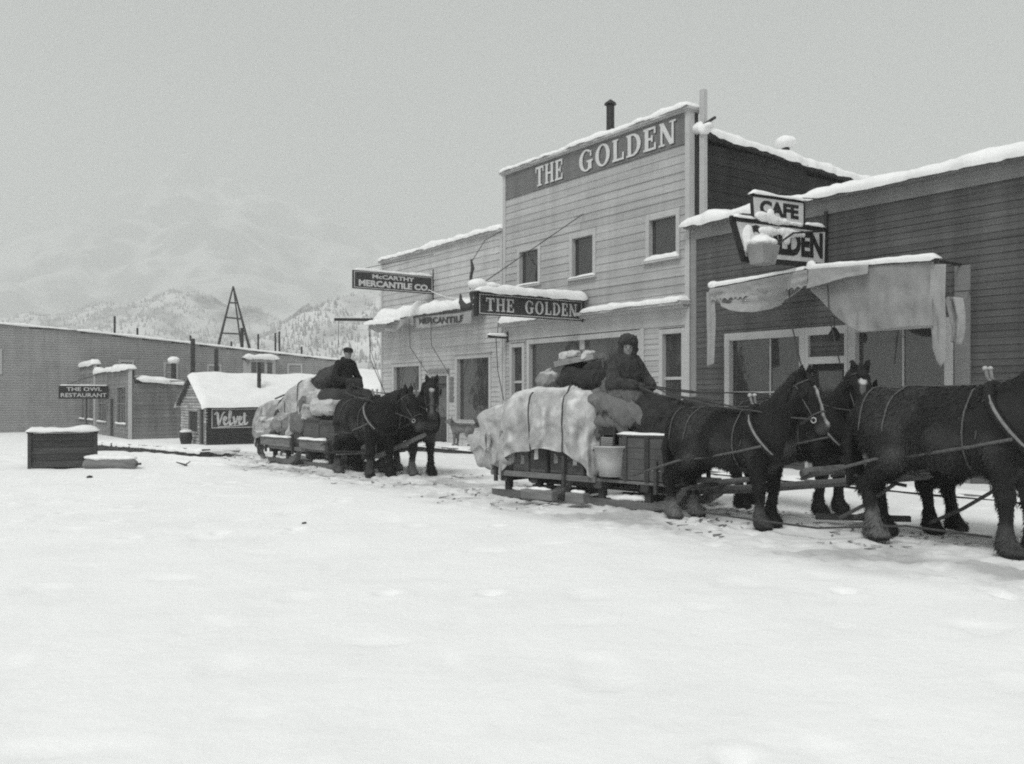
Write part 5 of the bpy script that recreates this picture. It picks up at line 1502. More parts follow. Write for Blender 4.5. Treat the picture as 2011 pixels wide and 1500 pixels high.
        # traces
        for s in (1, -1):
            h_ = hm[0 if s == 1 else 1]
            pts = [h_ + np.array([0, s * .05, 0])]
            for xx, zz in ((0.30, 0.98), (0.0, 0.92), (-0.35, 0.86), (-0.62, 0.82)):
                pts.append(surf((xx, 0, zz), (0, s, 0), 0.7, 0.02))
            pts.append(np.array([-1.15, s * 0.30, trace_back + .12])); pts.append(np.array([-1.55, s * 0.27, trace_back]))
            strap('trace', pts, 0.018)
            # strap from hame ring hanging on the shoulder
            a_ = surf((0.36, 0, 1.38), (0, s, .3), .7); b_ = surf((0.34, 0, 1.05), (0, s, 0), .7)
            strap('shoulder_strap', [a_, (a_ + b_) / 2 + [0, s * .015, 0], b_], 0.009)
        # back strap along the spine, hip straps, belly band, breeching
        strap('back_strap', [surf((xx, 0, 1.2), (0, 0, 1), .6) for xx in (0.36, 0.2, 0.05, -0.1, -0.25, -0.4, -0.55, -0.7, -0.85)], 0.011)
        strap('belly_band', [surf((0.22, 0, 1.1), (0, math.cos(t), math.sin(t)), .8) for t in [i / 20 * 2 * math.pi for i in range(21)]], 0.010)
        for xx in (-0.45, -0.72):
            strap('hip_strap', [surf((xx - 0.10 * abs(math.cos(t)), 0, 1.15), (0, math.cos(t), math.sin(t)), .8) for t in [(-.05 + 1.1 * i / 16) * math.pi for i in range(17)]], 0.010)
        # bridle
        cx_ = [hp_(0.02, s_ * 1.0, 0) for s_ in (1, -1)]
        for a_ in (0.05, 0.42):
            cc = hp_(a_, 0, -0.01)
            strap('bridle_band', [S.hit(cc, hW * math.cos(t) + hU * math.sin(t), 0.30) + (hW * math.cos(t) + hU * math.sin(t)) * .006 for t in [i / 16 * 2 * math.pi for i in range(17)]], 0.009)
        for s in (1, -1):
            strap('cheek_strap', [S.hit(hp_(a_, 0, -.01), hW * s, .3) + hW * s * .008 for a_ in (.05, .15, .25, .34, .43)], 0.009)
            if blinders:
                c = S.hit(hp_(.16, 0, .03), hW * s, .3) + hW * s * .03
                bl = MB(); q = [c + hA * x_ + hU * z_ + hW * s * (0.03 if z_ > 0 else 0) for x_, z_ in ((-.06, -.05), (.06, -.05), (.06, .06), (-.06, .06))]
                q2 = [p - hW * s * .008 for p in q]
                bl.add([tuple(v * k) for v in q + q2], [(0, 1, 2, 3), (7, 6, 5, 4), (0, 4, 5, 1), (1, 5, 6, 2), (2, 6, 7, 3), (3, 7, 4, 0)]).build('blinder', M_HAIR, root)
            c = hp_(.47, s * .085, -.02)
            MB().tube([tuple((c + hA * .032 * math.cos(t) + hU * .032 * math.sin(t)) * k) for t in [i / 12 * 2 * math.pi for i in range(13)]], .007, 5, caps=False).build('bit_ring', M_BRASS, root)
    # where the reins run: bit -> hame ring, in world space
    Mx = Matrix.Translation(Vector(loc)) @ Matrix.Rotation(heading, 4, 'Z')
    info['w'] = lambda q: Mx @ Vector(q)
    return info

TR1 = math.atan2(-0.74, 0.67)     # heading of the near team
def wpos(x, y): return (x, y, float(ground_z(x, y)))
# near team, wheel pair
hA_ = horse('horse', 'dark horse with white blaze nearest the loaded sled, neck bowed', wpos(2.72, 11.56), math.atan2(-0.77, 0.64), h=1.50, neck_pitch=58, neck_yaw=6, head_pitch=-62, head_yaw=0,
            feet=((-.05, 0), (.05, 0), (.02, 0), (-.06, 0)), blaze=1.0, pale_legs=(0, .12, .30, .34))
hB_ = horse('horse', 'dark horse behind the blazed one, its face turned towards the camera', wpos(3.92, 12.85), TR1, h=1.58, neck_pitch=60, neck_yaw=-14, head_pitch=-62, head_yaw=-34,
            feet=((.03, 0), (-.05, 0), (0, 0), (.05, 0)), blaze=0.25, star=True)
# lead pair
hC_ = horse('horse', 'big dark lead horse cut off by the right side of the picture', wpos(4.70, 9.74), math.atan2(-0.80, 0.60), h=1.75, neck_pitch=50, neck_yaw=0, head_pitch=-58,
            feet=((.12, 0), (.05, 0), (-.05, 0), (.10, .02)), blaze=0, coat=M_COATB, pale_legs=(0, .10, 0, .30))
hD_ = horse('horse', 'dark lead horse on the far side of the big one', wpos(5.70, 10.35), math.atan2(-0.76, 0.65), h=1.60, neck_pitch=48, head_pitch=-60, feet=((0, 0), (.05, 0), (.05, 0), (-.05, 0)), blaze=0)
# far team
TR2 = math.atan2(-0.80, 0.60)
hE_ = horse('horse', 'black horse of the far team nearest the camera, neck stretched low', wpos(-3.24, 18.95), TR2, h=1.66, neck_pitch=28, neck_yaw=16, head_pitch=-58, head_yaw=10,
            feet=((.06, 0), (-.05, 0), (.05, 0), (-.1, 0)), blaze=0, pale_legs=(0, 0, 0, .22))
hF_ = horse('horse', 'horse of the far team with pale lower legs, standing in front of the store door', wpos(-2.42, 19.35), TR2, h=1.62, neck_pitch=52, neck_yaw=-14, head_pitch=-66, head_yaw=-16, star=True,
            feet=((.05, 0), (-.05, 0), (.0, 0), (.05, 0)), blaze=0.2, pale_legs=(.0, .30, .30, .25), coat=M_COATB)

# ================================================================== freight sleds and what they carry
M_TARP = mat('pale_tarpaulin', 0.36, 0.7, 0.3, 5, bump=0.006, bscale=22, spec=0.4, attr='pale', attr_g=0.68)
M_TARP2 = mat('grey_tarpaulin', 0.24, 0.8, 0.3, 5, bump=0.006, bscale=22, spec=0.35, attr='pale', attr_g=0.56)
M_BURLAP = mat('burlap', 0.14, 0.95, 0.25, 6, bump=0.008, bscale=60)
M_BURLAP2 = mat('dark_burlap', 0.045, 0.95, 0.3, 6, bump=0.008, bscale=60)
M_FUR = mat('fur_robe', 0.10, 0.95, 0.45, 14, bump=0.02, bscale=50)
M_DARKC = mat('dark_blanket', 0.028, 0.95, 0.3, 8, bump=0.01, bscale=30)
M_TIN = mat('galvanised_tin', 0.42, 0.5, 0.18, 6, spec=0.5)
M_PAPER = mat('pale_paper', 0.48, 0.8, 0.12, 7, bump=0.006, bscale=12)
M_BOXW = mat('crate_wood', 0.085, 0.85, 0.3, 1.5, (2, 14, 14), perobj=0.2)

def sled(name, label, loc, heading, L, tongue, seed, tip=0.70):
    root = thing(name, label, 'sled', loc, heading)
    rg = random.Random(seed)
    for (x0, x1) in ((-0.15, L * 0.40), (L * 0.52, L + 0.05)):
        bob = None
        for y in (-0.52, 0.52):
            o = MB().tube([(x0, y, .045), (x0 + .3, y, .04), (x1 - .42, y, .04), (x1 - .18, y, .09), (x1 + .02, y, .20), (x1 + .14, y, .34)], [.06, .075, .075, .075, .065, .05], 4, flat=1.25).build('runner', M_PLANK, root)
            for xp in (x0 + .35, x1 - .5):
                MB().beam((xp, y, .08), (xp, y, .30), .09, .10).build('post', M_PLANKD, root)
        for xp in (x0 + .35, x1 - .5):
            bevel_mod(MB().box(xp - .07, xp + .07, -.66, .66, .25, .36).build('crossbeam', M_PLANKD, root), .012, 1)
        snow_blob(root, [((x0 + .7, -.52, .13), (.30, .07, .05)), ((x0 + 1.0, -.50, .14), (.2, .08, .05))], name='runner_snow')
    MB().tube([(0.2, 0, .24), (L + .05, 0, .22)], .055, 8).build('reach_pole', M_PLANK, root)
    y = -.66
    while y < .62:
        w = rg.uniform(.19, .25)
        MB().box(-.12 + rg.uniform(-.08, .05), L + rg.uniform(-.04, .06), y, min(y + w, .66), .362, .402 + rg.uniform(0, .008)).build('bed_plank', M_PLANK, root)
        y += w + .012
    for y in (-.70, .665):
        bevel_mod(MB().box(-.05, L * .62, y, y + .035, .34, .43).build('side_rail', M_PLANK, root), .006, 1)
    for xp in (.1, L * .45, L - .2):
        for y in (-.73, .70):
            MB().beam((xp, y, .25), (xp, y, .72), .05, .05).build('stake', M_PLANKD, root)
    MB().tube([(L - .1, 0, .26), (L + .8, 0, .34), (L + tongue, 0, tip)], [.065, .062, .045], 8).build('tongue_pole', M_PLANK, root)
    MB().tube([(L + .45, -.85, .40), (L + .45, 0, .41), (L + .45, .85, .40)], [.035, .05, .035], 8).build('evener', M_PLANK, root)
    for s in (-1, 1):
        MB().tube([(L + .62, s * .85 - .38, .43), (L + .62, s * .85, .44), (L + .62, s * .85 + .38, .43)], [.025, .035, .025], 8).build('singletree', M_PLANKD, root)
    return root

D1 = (0.74, -0.67); H1 = math.atan2(D1[1], D1[0]); C1 = (0.0, 15.3)
D2 = (0.626, -0.78); H2 = math.atan2(D2[1], D2[0]); C2 = (-5.9, 23.1)
def s1(x, y, z=0.0): return (C1[0] + D1[0] * x - D1[1] * y, C1[1] + D1[1] * x + D1[0] * y, z)
def s2(x, y, z=0.0): return (C2[0] + D2[0] * x - D2[1] * y, C2[1] + D2[1] * x + D2[0] * y, z)
sled('freight_sled', 'heavily loaded freight bobsled before the tall two-storey building', s1(0, 0, 0), H1, 3.4, 3.5, 1)
sled('freight_sled', 'loaded freight bobsled standing farther off, left of the store', s2(0, 0, 0), H2, 3.7, 2.6, 2, tip=.85)

def soft(name, label, cat, pos, head, prims, m, k=0.07, vox=0.028, fold=0.03, fs=(5, 5, 1.2), seed=1, group=None, fine=0.008, part='cover', zmin=None):
    """a cloth-covered or stuffed thing: smooth union of lumps, creased by stretched ridged noise"""
    root = thing(name, label, cat, pos, head, group)
    s = SDF(k)
    for p in prims:
        if p[0] == 'e': s.ell(p[1], p[2], p[3] if len(p) > 3 else None)
        elif p[0] == 'b': s.rbox(p[1], p[2], p[3], p[4] if len(p) > 4 else None)
        else: s.cone(p[1], p[2], p[3], p[4])
    def dsp(p):
        wx = 0.25 * fbm(p[:, 0] * 2.2, p[:, 1] * 2.2, p[:, 2] * 2.2, seed + 7, 2)
        if m in (M_TARP, M_TARP2, M_PAPER):             # stiff canvas: flat planes broken by a few sharp creases
            c1 = np.abs(vnoise((p[:, 0] + wx) * fs[0] * .55, (p[:, 1] + wx) * fs[1] * .55, p[:, 2] * fs[2] * .8, seed))
            c2 = np.abs(vnoise((p[:, 0] - wx) * fs[0] * .9 + 7, (p[:, 1] + wx) * fs[1] * .9, p[:, 2] * fs[2] * 2.2 + 3, seed + 1))
            cr_ = np.clip(1 - c1 * 3.2, 0, 1) + 0.6 * np.clip(1 - c2 * 4.0, 0, 1)
            return -fold * 1.15 * cr_ + fold * 0.7 * fbm(p[:, 0] * 2, p[:, 1] * 2, p[:, 2] * 1.2, seed + 2, 2)
        r = 1 - np.abs(fbm((p[:, 0] + wx) * fs[0], (p[:, 1] + wx) * fs[1], p[:, 2] * fs[2], seed, 3, 0.42))
        r = np.clip(r, 0, 1) ** 2.2
        return -fold * 1.25 * (r - 0.45) + fine * fbm(p[:, 0] * 22, p[:, 1] * 22, p[:, 2] * 22, seed + 3, 2)
    V, Q = s.verts(vox, 0.08, dsp)
    if zmin is not None: V[:, 2] = np.maximum(V[:, 2], zmin + 0.02 * vnoise(V[:, 0] * 5, V[:, 1] * 5, 0, seed))
    me = np_mesh(part, V, Q)
    if m in (M_TARP, M_TARP2):                         # snow caught on the upward folds
        nr = np.zeros(len(V) * 3, np.float32); me.vertices.foreach_get('normal', nr); nz = nr.reshape(-1, 3)[:, 2]
        set_attr(me, 'pale', sstep(.45, 1.05, nz + .35 * fbm(V[:, 0] * 3, V[:, 1] * 3, V[:, 2] * 3, seed + 5, 3)))
    new_obj(part, me, m, root)
    return root, s
def Rz(a): c, s_ = math.cos(a), math.sin(a); return [[c, s_, 0], [-s_, c, 0], [0, 0, 1]]
def Ry(a): c, s_ = math.cos(a), math.sin(a); return [[c, 0, -s_], [0, 1, 0], [s_, 0, c]]
def Rx(a): c, s_ = math.cos(a), math.sin(a); return [[1, 0, 0], [0, c, s_], [0, -s_, c]]
def lash(root, s, pts, r=0.012, m=None, name='rope'):
    MB().tube([tuple(q) for q in pts], r, 6).build(name, m or M_ROPE, root, smooth=True)
def over(s, x, y0, y1, z, n=16, lean=0.0, lift=.008, cz=1.2):
    """rope path over a load at x, found on its surface"""
    out = []
    for i in range(n + 1):
        t = math.pi * (i / n); d = np.array([lean * math.sin(t), -math.cos(t), math.sin(t)])
        out.append(s.hit((x, 0, cz - .3), d, 1.6) + d / np.linalg.norm(d) * lift)
    return out


def drape(name, label, pos, head, prims, m, x0, x1, y0, y1, z, res=0.040, steps=110, seed=1, k=0.03, cuts=(), part='canvas', wind=0.0, rag=0.03):
    """a real sheet let fall over the load: particles, stretch and bend constraints, collision with the bales' own shape"""
    root = thing(name, label, 'tarpaulin', pos, head)
    S = SDF(k)
    for p in prims:
        if p[0] == 'e': S.ell(p[1], p[2], p[3] if len(p) > 3 else None)
        elif p[0] == 'b': S.rbox(p[1], p[2], p[3], p[4] if len(p) > 4 else None)
        else: S.cone(p[1], p[2], p[3], p[4])
    nx, ny = int((x1 - x0) / res) + 1, int((y1 - y0) / res) + 1
    X, Y = np.meshgrid(np.linspace(x0, x1, nx), np.linspace(y0, y1, ny), indexing='ij')
    # ragged outline: the cut edge of old canvas is never straight
    X = X + rag * np.where(np.abs(X - (x0 + x1) / 2) > (x1 - x0) * .45, vnoise(Y * 5, seed, 0, seed), 0)
    P = np.stack([X, Y, np.full_like(X, z) + 0.03 * fbm(X * 6, Y * 1.5, 0, seed, 3)], -1)
    Q = P.copy(); P0 = P.copy(); pin = np.where(np.abs(Y[0] + .05) < .30)[0]
    Lx = np.linalg.norm(P[1:, :, :2] - P[:-1, :, :2], axis=-1); Ly = np.linalg.norm(P[:, 1:, :2] - P[:, :-1, :2], axis=-1)
    # slack here and there makes wrinkles
    Lx *= 1.13 + 0.10 * np.clip(fbm(X[1:] * 3, Y[1:] * 3, 0, seed + 4, 2), -1, 1); Ly *= 1.0 + 0.06 * np.clip(fbm(X[:, 1:] * 3, Y[:, 1:] * 3, 0, seed + 5, 2), -.5, 1)
    L2x = Lx[1:] + Lx[:-1]; L2y = Ly[:, 1:] + Ly[:, :-1]
    def con(A, ax, d, L, st, s0):
        sa = [slice(None)] * 3; sb_ = [slice(None)] * 3
        n_ = A.shape[ax]
        i = np.arange(s0, n_ - d, 2 * d) if d == 1 else np.arange(s0, n_ - d, d + 2)
        if len(i) == 0: return
        a = np.take(A, i, ax); b = np.take(A, i + d, ax); l0 = np.take(L, i, ax)
        v = b - a; ln_ = np.linalg.norm(v, axis=-1)
        c_ = (st * 0.5 * (ln_ - l0) / np.maximum(ln_, 1e-6))[..., None] * v
        if ax == 0: A[i] += c_; A[i + d] -= c_
        else: A[:, i] += c_; A[:, i + d] -= c_
    g = np.array([0, wind, -9.8]) * (1 / 45.0) ** 2
    for it in range(steps):
        v = (P - Q) * 0.975; Q = P.copy(); P = P + v + g
        for _ in range(13):
            for s0 in (0, 1): con(P, 0, 1, Lx, 1.0, s0); con(P, 1, 1, Ly, 1.0, s0)
            if _ % 4 == 0:
                for s0 in range(4): con(P, 0, 2, L2x, 0.10, s0); con(P, 1, 2, L2y, 0.10, s0)
        d = S.ev(P) - 0.014
        hit = d < 0
        if hit.any():
            H = P[hit]; e = 0.006
            gr = np.stack([S.ev(H + o_) - S.ev(H - o_) for o_ in np.eye(3) * e], -1); gr /= np.maximum(np.linalg.norm(gr, axis=-1, keepdims=True), 1e-6)
            H = H - gr * d[hit][:, None]; P[hit] = H; Q[hit] = Q[hit] * 0.05 + H * 0.95
        P[:, pin, :2] = P0[:, pin, :2]; Q[:, pin, :2] = P0[:, pin, :2]   # the weight on top holds the middle of the sheet
        for (ax, val) in cuts:                      # ropes: hold the sheet down against the load along a line
            i = int(np.clip((val - x0) / (x1 - x0) * (nx - 1), 1, nx - 2))
            dd = S.ev(P[i]) - 0.016
            near = dd > 0
            H = P[i][near]; e = 0.006
            gr = np.stack([S.ev(H + o_) - S.ev(H - o_) for o_ in np.eye(3) * e], -1); gr /= np.maximum(np.linalg.norm(gr, axis=-1, keepdims=True), 1e-6)
            ok_ = np.abs(dd[near]) < .3
            H = H - gr * (dd[near] * 0.25 * ok_)[:, None]; P[i][near] = H
    # hanging folds: sharp ridges that open towards the hem and die at the ropes, always outwards
    Nr = np.cross(np.gradient(P, axis=0), np.gradient(P, axis=1)); Nr /= np.maximum(np.linalg.norm(Nr, axis=-1, keepdims=True), 1e-6)
    Nr *= np.sign(((P - np.array([(x0 + x1) / 2, 0, z - .8])) * Nr).sum(-1, keepdims=True))
    zt = P[..., 2].max(); hang_ = sstep(0.02, 0.55, zt - P[..., 2])
    wv = 0.10 * fbm(X * 2, Y * 2, 0, seed + 31, 2)
    f1 = np.clip(1 - np.abs(vnoise((X + wv) * 5.5, Y * 0.8, 0, seed + 32)) * 2.4, 0, 1) ** 1.3
    f2 = np.clip(1 - np.abs(vnoise((X + 0.6 * Y + wv) * 4.2, (Y - X) * 1.6, 0, seed + 33)) * 3.5, 0, 1)
    f3 = np.clip(1 - np.abs(vnoise((X - 0.9 * Y - wv) * 5.0, (Y + X) * 2.0, 0, seed + 34)) * 4.0, 0, 1)
    am = 0.115 * hang_ * f1 + (0.020 + 0.045 * hang_) * f2 + (0.014 + 0.036 * hang_) * f3
    for (_a, val) in cuts: am *= sstep(0.0, 0.16, np.abs(X - val)) * 0.9 + 0.1
    P = P + Nr * am[..., None]
    o = cloth(P, part, m, root, 0.006)
    me = o.data
    V = np.zeros(len(me.vertices) * 3, np.float32); me.vertices.foreach_get('co', V); V = V.reshape(-1, 3)
    nr = np.zeros(len(V) * 3, np.float32); me.vertices.foreach_get('normal', nr); nz = np.abs(nr.reshape(-1, 3)[:, 2])
    set_attr(me, 'pale', np.clip(sstep(.55, 1.0, nz + .30 * fbm(V[:, 0] * 5, V[:, 1] * 5, V[:, 2] * 5, seed + 5, 3)) * .8 + .45 * sstep(.2, .5, fbm(V[:, 0] * 9 + 3, V[:, 1] * 9, V[:, 2] * 5, seed + 15, 4)), 0, 1))
    md = o.modifiers.new('smooth', 'SUBSURF'); md.levels = 1; md.render_levels = 1
    for (ax, val) in cuts:
        i = int(np.clip((val - x0) / (x1 - x0) * (nx - 1), 1, nx - 2))
        pts = P[i].copy(); up_ = np.array([0, 0, .012]); cen = np.array([val, 0, pts[:, 2].mean() - .4])
        dr_ = pts - cen; dr_ /= np.linalg.norm(dr_, axis=1, keepdims=True)
        MB().tube([tuple(q) for q in pts + dr_ * .016], .013, 6).build('rope', M_ROPE, root, smooth=True)
    return root

# ---------------- near sled
rg = random.Random(11)
ORD = ['rearmost', 'second', 'third', 'fourth', 'fifth']
for i in range(5):
    w = .34
    cr = thing('packing_case', f'dark packing case with a paper label under the tarpaulin, {ORD[i]} from the sled tail', 'case', s1(.20 + i * .375, -.44 + rg.uniform(-.04, .05), .412), H1 + rg.uniform(-.12, .12), 'labelled cases along the near sled side')
    hh_ = .50 + rg.uniform(-.07, .03); bevel_mod(MB().box(-w / 2, w / 2, -.20, .20, 0, hh_).build('case_body', (M_PLANKD, M_BOXW, M_BURLAP2)[i % 3], cr), .03, 2)
    _lx, _lz = rg.uniform(-.08, .04), rg.uniform(.12, .22); MB().prism([(_lx, _lz), (_lx + .08, _lz + .01), (_lx + .075, _lz + rg.uniform(.10, .2)), (_lx + .01, _lz + .17)], lambda u, v, d: (u, d, v), -.208, -.2005).build('paper_label', M_TARP2 if i % 2 else M_PAPER, cr)
    for z_ in (.03, hh_ - .09):
        MB().box(-w / 2 + .03, w / 2 - .03, -.2065, -.2003, z_, z_ + .04).build('batten', M_BOXW, cr)
bales1 = [('b', (.52, -.02, 1.20), (.30, .62, .46), .06, Rz(.06)), ('b', (1.12, -.05, 1.24), (.27, .63, .50), .06, Rz(-.05)), ('b', (1.72, -.03, 1.20), (.29, .61, .48), .07, Rz(.04)), ('e', (.50, -.36, 1.26), (.27, .42, .44)), ('e', (1.12, -.38, 1.26), (.25, .42, .46)), ('e', (1.72, -.36, 1.24), (.27, .40, .44)), ('e', (.60, -.25, 1.62), (.20, .26, .13)), ('e', (1.45, -.18, 1.70), (.30, .30, .12)), ('b', (1.02, -.46, .68), (.95, .18, .24), .04)]
drape('tarpaulin', 'pale creased tarpaulin roped over the bales of the near load', s1(0, 0, 0), H1, bales1, M_TARP, .04, 2.22, -1.40, 1.15, 1.86, seed=3, cuts=((0, .82), (0, 1.42)))
tp2, ts2 = soft('tarpaulin', 'low pale tarpaulin bundle roped over the tail of the near sled', 'tarpaulin', s1(0, 0, 0), H1,
     [('b', (.02, -.06, .94), (.32, .64, .44), .10, Ry(-.12)), ('b', (-.27, -.16, .76), (.24, .54, .30), .09, Ry(-.30)), ('e', (.0, -.45, .95), (.32, .32, .40)), ('c', (.10, -.66, 1.0), (.08, -.72, .56), .12, .05), ('c', (-.22, -.62, .9), (-.30, -.70, .52), .12, .05), ('c', (-.42, -.3, .8), (-.50, -.42, .50), .11, .04)],
     M_TARP, fold=.06, fs=(6, 5, 1.5), seed=5, vox=.022, k=.05)
lash(tp2, ts2, over(ts2, -.08, 0, 0, 0, lean=.0, n=26, lift=.02, cz=1.1), .013)
for i_, (pr, nm_) in enumerate(((bales1[:3], 'canvas bale under the roped tarpaulin of the near load'),)):
    for j_, p_ in enumerate(pr):
        r_, s_ = soft('bale', ('rear ', 'middle ', 'front ')[j_] + nm_, 'bale', s1(0, 0, 0), H1, [('b', p_[1], [q - .05 for q in p_[2]], p_[3], p_[4])], M_TARP2, fold=.03, fs=(5, 5, 2), seed=60 + j_, vox=.035, k=.03)
soft('sack', 'round pale knotted sack perched on the tail end of the near load', 'sack', s1(.62, -.02, 1.78), H1, [('e', (0, 0, .10), (.20, .18, .15)), ('c', (0, 0, .2), (.03, 0, .28), .06, .04)], M_TARP2, fold=.03, fs=(9, 9, 3), seed=7, vox=.018, k=.04)
for i, (x, y, z, r, ln, nm) in enumerate(((1.25, .18, 1.98, .19, .52, 'left'), (1.85, .05, 1.98, .20, .50, 'right'))):
    o, s = soft('bedroll', f'dark rolled blanket on top of the near load, the {nm} of two', 'bedroll', s1(x, y, z), H1 + R(70 - 25 * i), [('c', (-ln / 2, 0, 0), (ln / 2, 0, 0), r, r * .95)], M_DARKC, fold=.03, fs=(3, 9, 9), seed=11 + i, vox=.022)
    for q in (-.15, .15):
        MB().tube([(q, (r + .012) * math.cos(t), (r + .012) * math.sin(t)) for t in [j / 14 * 2 * math.pi for j in range(15)]], .014, 6, caps=False).build('strap', M_LEATHER, o)
soft('bundle', 'dark blanket bundle between the bedrolls and the driver', 'bundle', s1(1.75, -.18, 1.86), H1, [('e', (0, 0, .0), (.42, .30, .20)), ('e', (-.45, .1, .03), (.34, .28, .22))], M_DARKC, fold=.05, fs=(5, 5, 3), seed=13, vox=.024)
bx = thing('open_crate', 'shallow open crate of wrapped parcels on top of the bedrolls', 'crate', s1(1.28, .0, 2.17), H1 + R(12))
bx.rotation_euler = (R(4), R(-9), H1 + R(12))
MB().box(-.33, .33, -.22, .22, 0, .02).build('base', M_BOXW, bx)
for a, b, c, d in ((-.33, .33, -.24, -.22), (-.33, .33, .22, .24), (-.35, -.33, -.24, .24), (.33, .35, -.24, .24)):
    MB().box(a, b, c, d, .0, .085).build('side', M_TARP2, bx)
for i, (x, y, r_) in enumerate(((-.2, -.08, .12), (.02, .05, .13), (.20, -.06, .12), (-.05, -.12, .10))):
    soft('parcel', ('crumpled pale parcel at the left end of the open crate', 'grey parcel in the middle of the open crate', 'crumpled white parcel at the right end of the open crate', 'small pale parcel at the near edge of the open crate')[i], 'parcel',
         s1(1.28 + x, y, 2.26 + .03 * (i % 2)), H1 + i, [('b', (0, 0, 0), (r_, r_ * .75, r_ * .6), .04)], M_PAPER if i != 1 else M_BURLAP, fold=.025, fs=(10, 10, 10), seed=20 + i, vox=.018, k=.03)
# sacks before the driver
soft('sack', 'big brown burlap sack slumped beside the driver above the washtub', 'sack', s1(2.28, -.40, 1.42), H1, [('e', (0, 0, .08), (.40, .30, .26)), ('e', (.25, -.08, -.05), (.24, .24, .22)), ('c', (.44, -.14, .0), (.56, -.18, -.16), .09, .08), ('e', (-.22, .02, .12), (.3, .28, .2))], M_BURLAP, fold=.05, fs=(5, 5, 3), seed=31, vox=.024)
soft('sack', 'grey sack with hanging corners directly over the washtub', 'sack', s1(2.30, -.50, 1.26), H1, [('b', (0, 0, 0), (.27, .14, .14), .09), ('c', (.24, -.06, -.05), (.27, -.08, -.32), .07, .05), ('c', (-.22, -.06, -.05), (-.25, -.08, -.22), .07, .05)], M_BURLAP, fold=.04, fs=(6, 6, 2), seed=33, vox=.022)
tb = thing('washtub', 'round galvanised washtub on the near side of the loaded sled', 'tub', s1(2.36, -.60, .45), H1)
MB().lathe([(.20, 0), (.235, .2), (.275, .42), (.295, .425), (.305, .44), (.295, .455), (.265, .445), (.225, .2), (.19, .02)], (0, 0, 0), 28).build('tub_wall', M_TIN, tb, smooth=True)
for s in (-1, 1):
    MB().tube([(.29 * s, -.06, .40), (.33 * s, -.04, .37), (.33 * s, .04, .37), (.29 * s, .06, .40)], .010, 6).build('handle', M_IRON, tb)
wb = thing('washboard', 'pale ribbed washboard standing upright in the washtub', 'washboard', s1(2.34, -.74, .60), H1)
wb.rotation_euler = (R(-6), 0, H1)
for xa in (-.13, .105):
    MB().box(xa, xa + .025, -.015, .015, -.12, .58).build('upright', M_PLANKD, wb)
MB().box(-.104, .104, -.017, .017, .46, .57).build('head_board', M_BLACK, wb)
for i in range(16):
    MB().tube([(-.104, -.006, -.05 + i * .031), (.104, -.006, -.05 + i * .031)], .014, 6).build('rib', M_TARP2, wb)
# front box and dark robe
fb = thing('sled_box', 'dark plank box with snowy top rail at the front of the near sled', 'box', s1(3.0, -.36, .41), H1)
for k in range(4):
    MB().box(-.48, .42, -.30, -.275, .01 + k * .155, .16 + k * .155).build('side_plank', M_BOXW, fb)
    MB().box(-.48, -.455, -.274, .5, .01 + k * .155, .16 + k * .155).build('end_plank', M_BOXW, fb)
    MB().box(.395, .42, -.274, .5, .01 + k * .155, .16 + k * .155).build('end_plank', M_BOXW, fb)
for xa in (-.40, -.02, .33):
    MB().box(xa, xa + .07, -.325, -.3005, 0, .64).build('cleat', M_PLANKD, fb)
MB().box(-.50, .44, -.32, -.25, .635, .665).build('top_rail', M_BOXW, fb)
MB().box(-.45, .39, -.27, .5, .58, .60).build('lid', M_PLANKD, fb)
snow_loaf('rail_snow', fb, (-.50, -.27, .667), (.43, -.27, .667), .10, .035, seed=121, side=(0, -1, 0), droop=.1, over=.015)
soft('lap_robe', 'dark heavy robe heaped over the front of the near sled before the driver', 'robe', s1(2.95, -.15, 1.0), H1, [('e', (0, -.05, .25), (.50, .40, .36)), ('e', (.2, 0, .12), (.36, .42, .26)), ('e', (-.15, -.1, .42), (.36, .34, .24)), ('e', (.42, .05, .0), (.2, .36, .22))], M_DARKC, fold=.06, fs=(4, 4, 1.5), seed=35, vox=.028)
soft('pack', 'grey-topped pack on the far front corner of the near sled', 'pack', s1(3.25, .30, 1.05), H1, [('b', (0, 0, .18), (.30, .24, .26), .12), ('e', (-.05, 0, .45), (.26, .22, .10))], M_BURLAP2, fold=.04, fs=(5, 5, 3), seed=37, vox=.026)
soft('sack', 'dark sack filling the far side of the near sled', 'sack', s1(2.4, .28, .95), H1, [('b', (0, 0, .1), (.45, .36, .5), .18)], M_BURLAP2, fold=.04, fs=(5, 5, 3), seed=39, vox=.032)
# logs and blocks lying by the runners
for i, (x, y, L_, a, nm) in enumerate(((1.25, -.98, .60, 4, 'long'), (1.95, -.92, .36, -3, 'short'))):
    lo = thing('timber_block', f'{nm} squared timber lying against the near sled runner', 'timber', s1(x, y, .05), H1 + R(a))
    bevel_mod(MB().box(-L_ / 2, L_ / 2, -.08, .08, 0, .15).build('timber', M_PLANK, lo), .015, 2)
    snow_blob(lo, [((0, .02, .16), (L_ * .4, .06, .03))], name='timber_snow', k=.02, vox=.016)

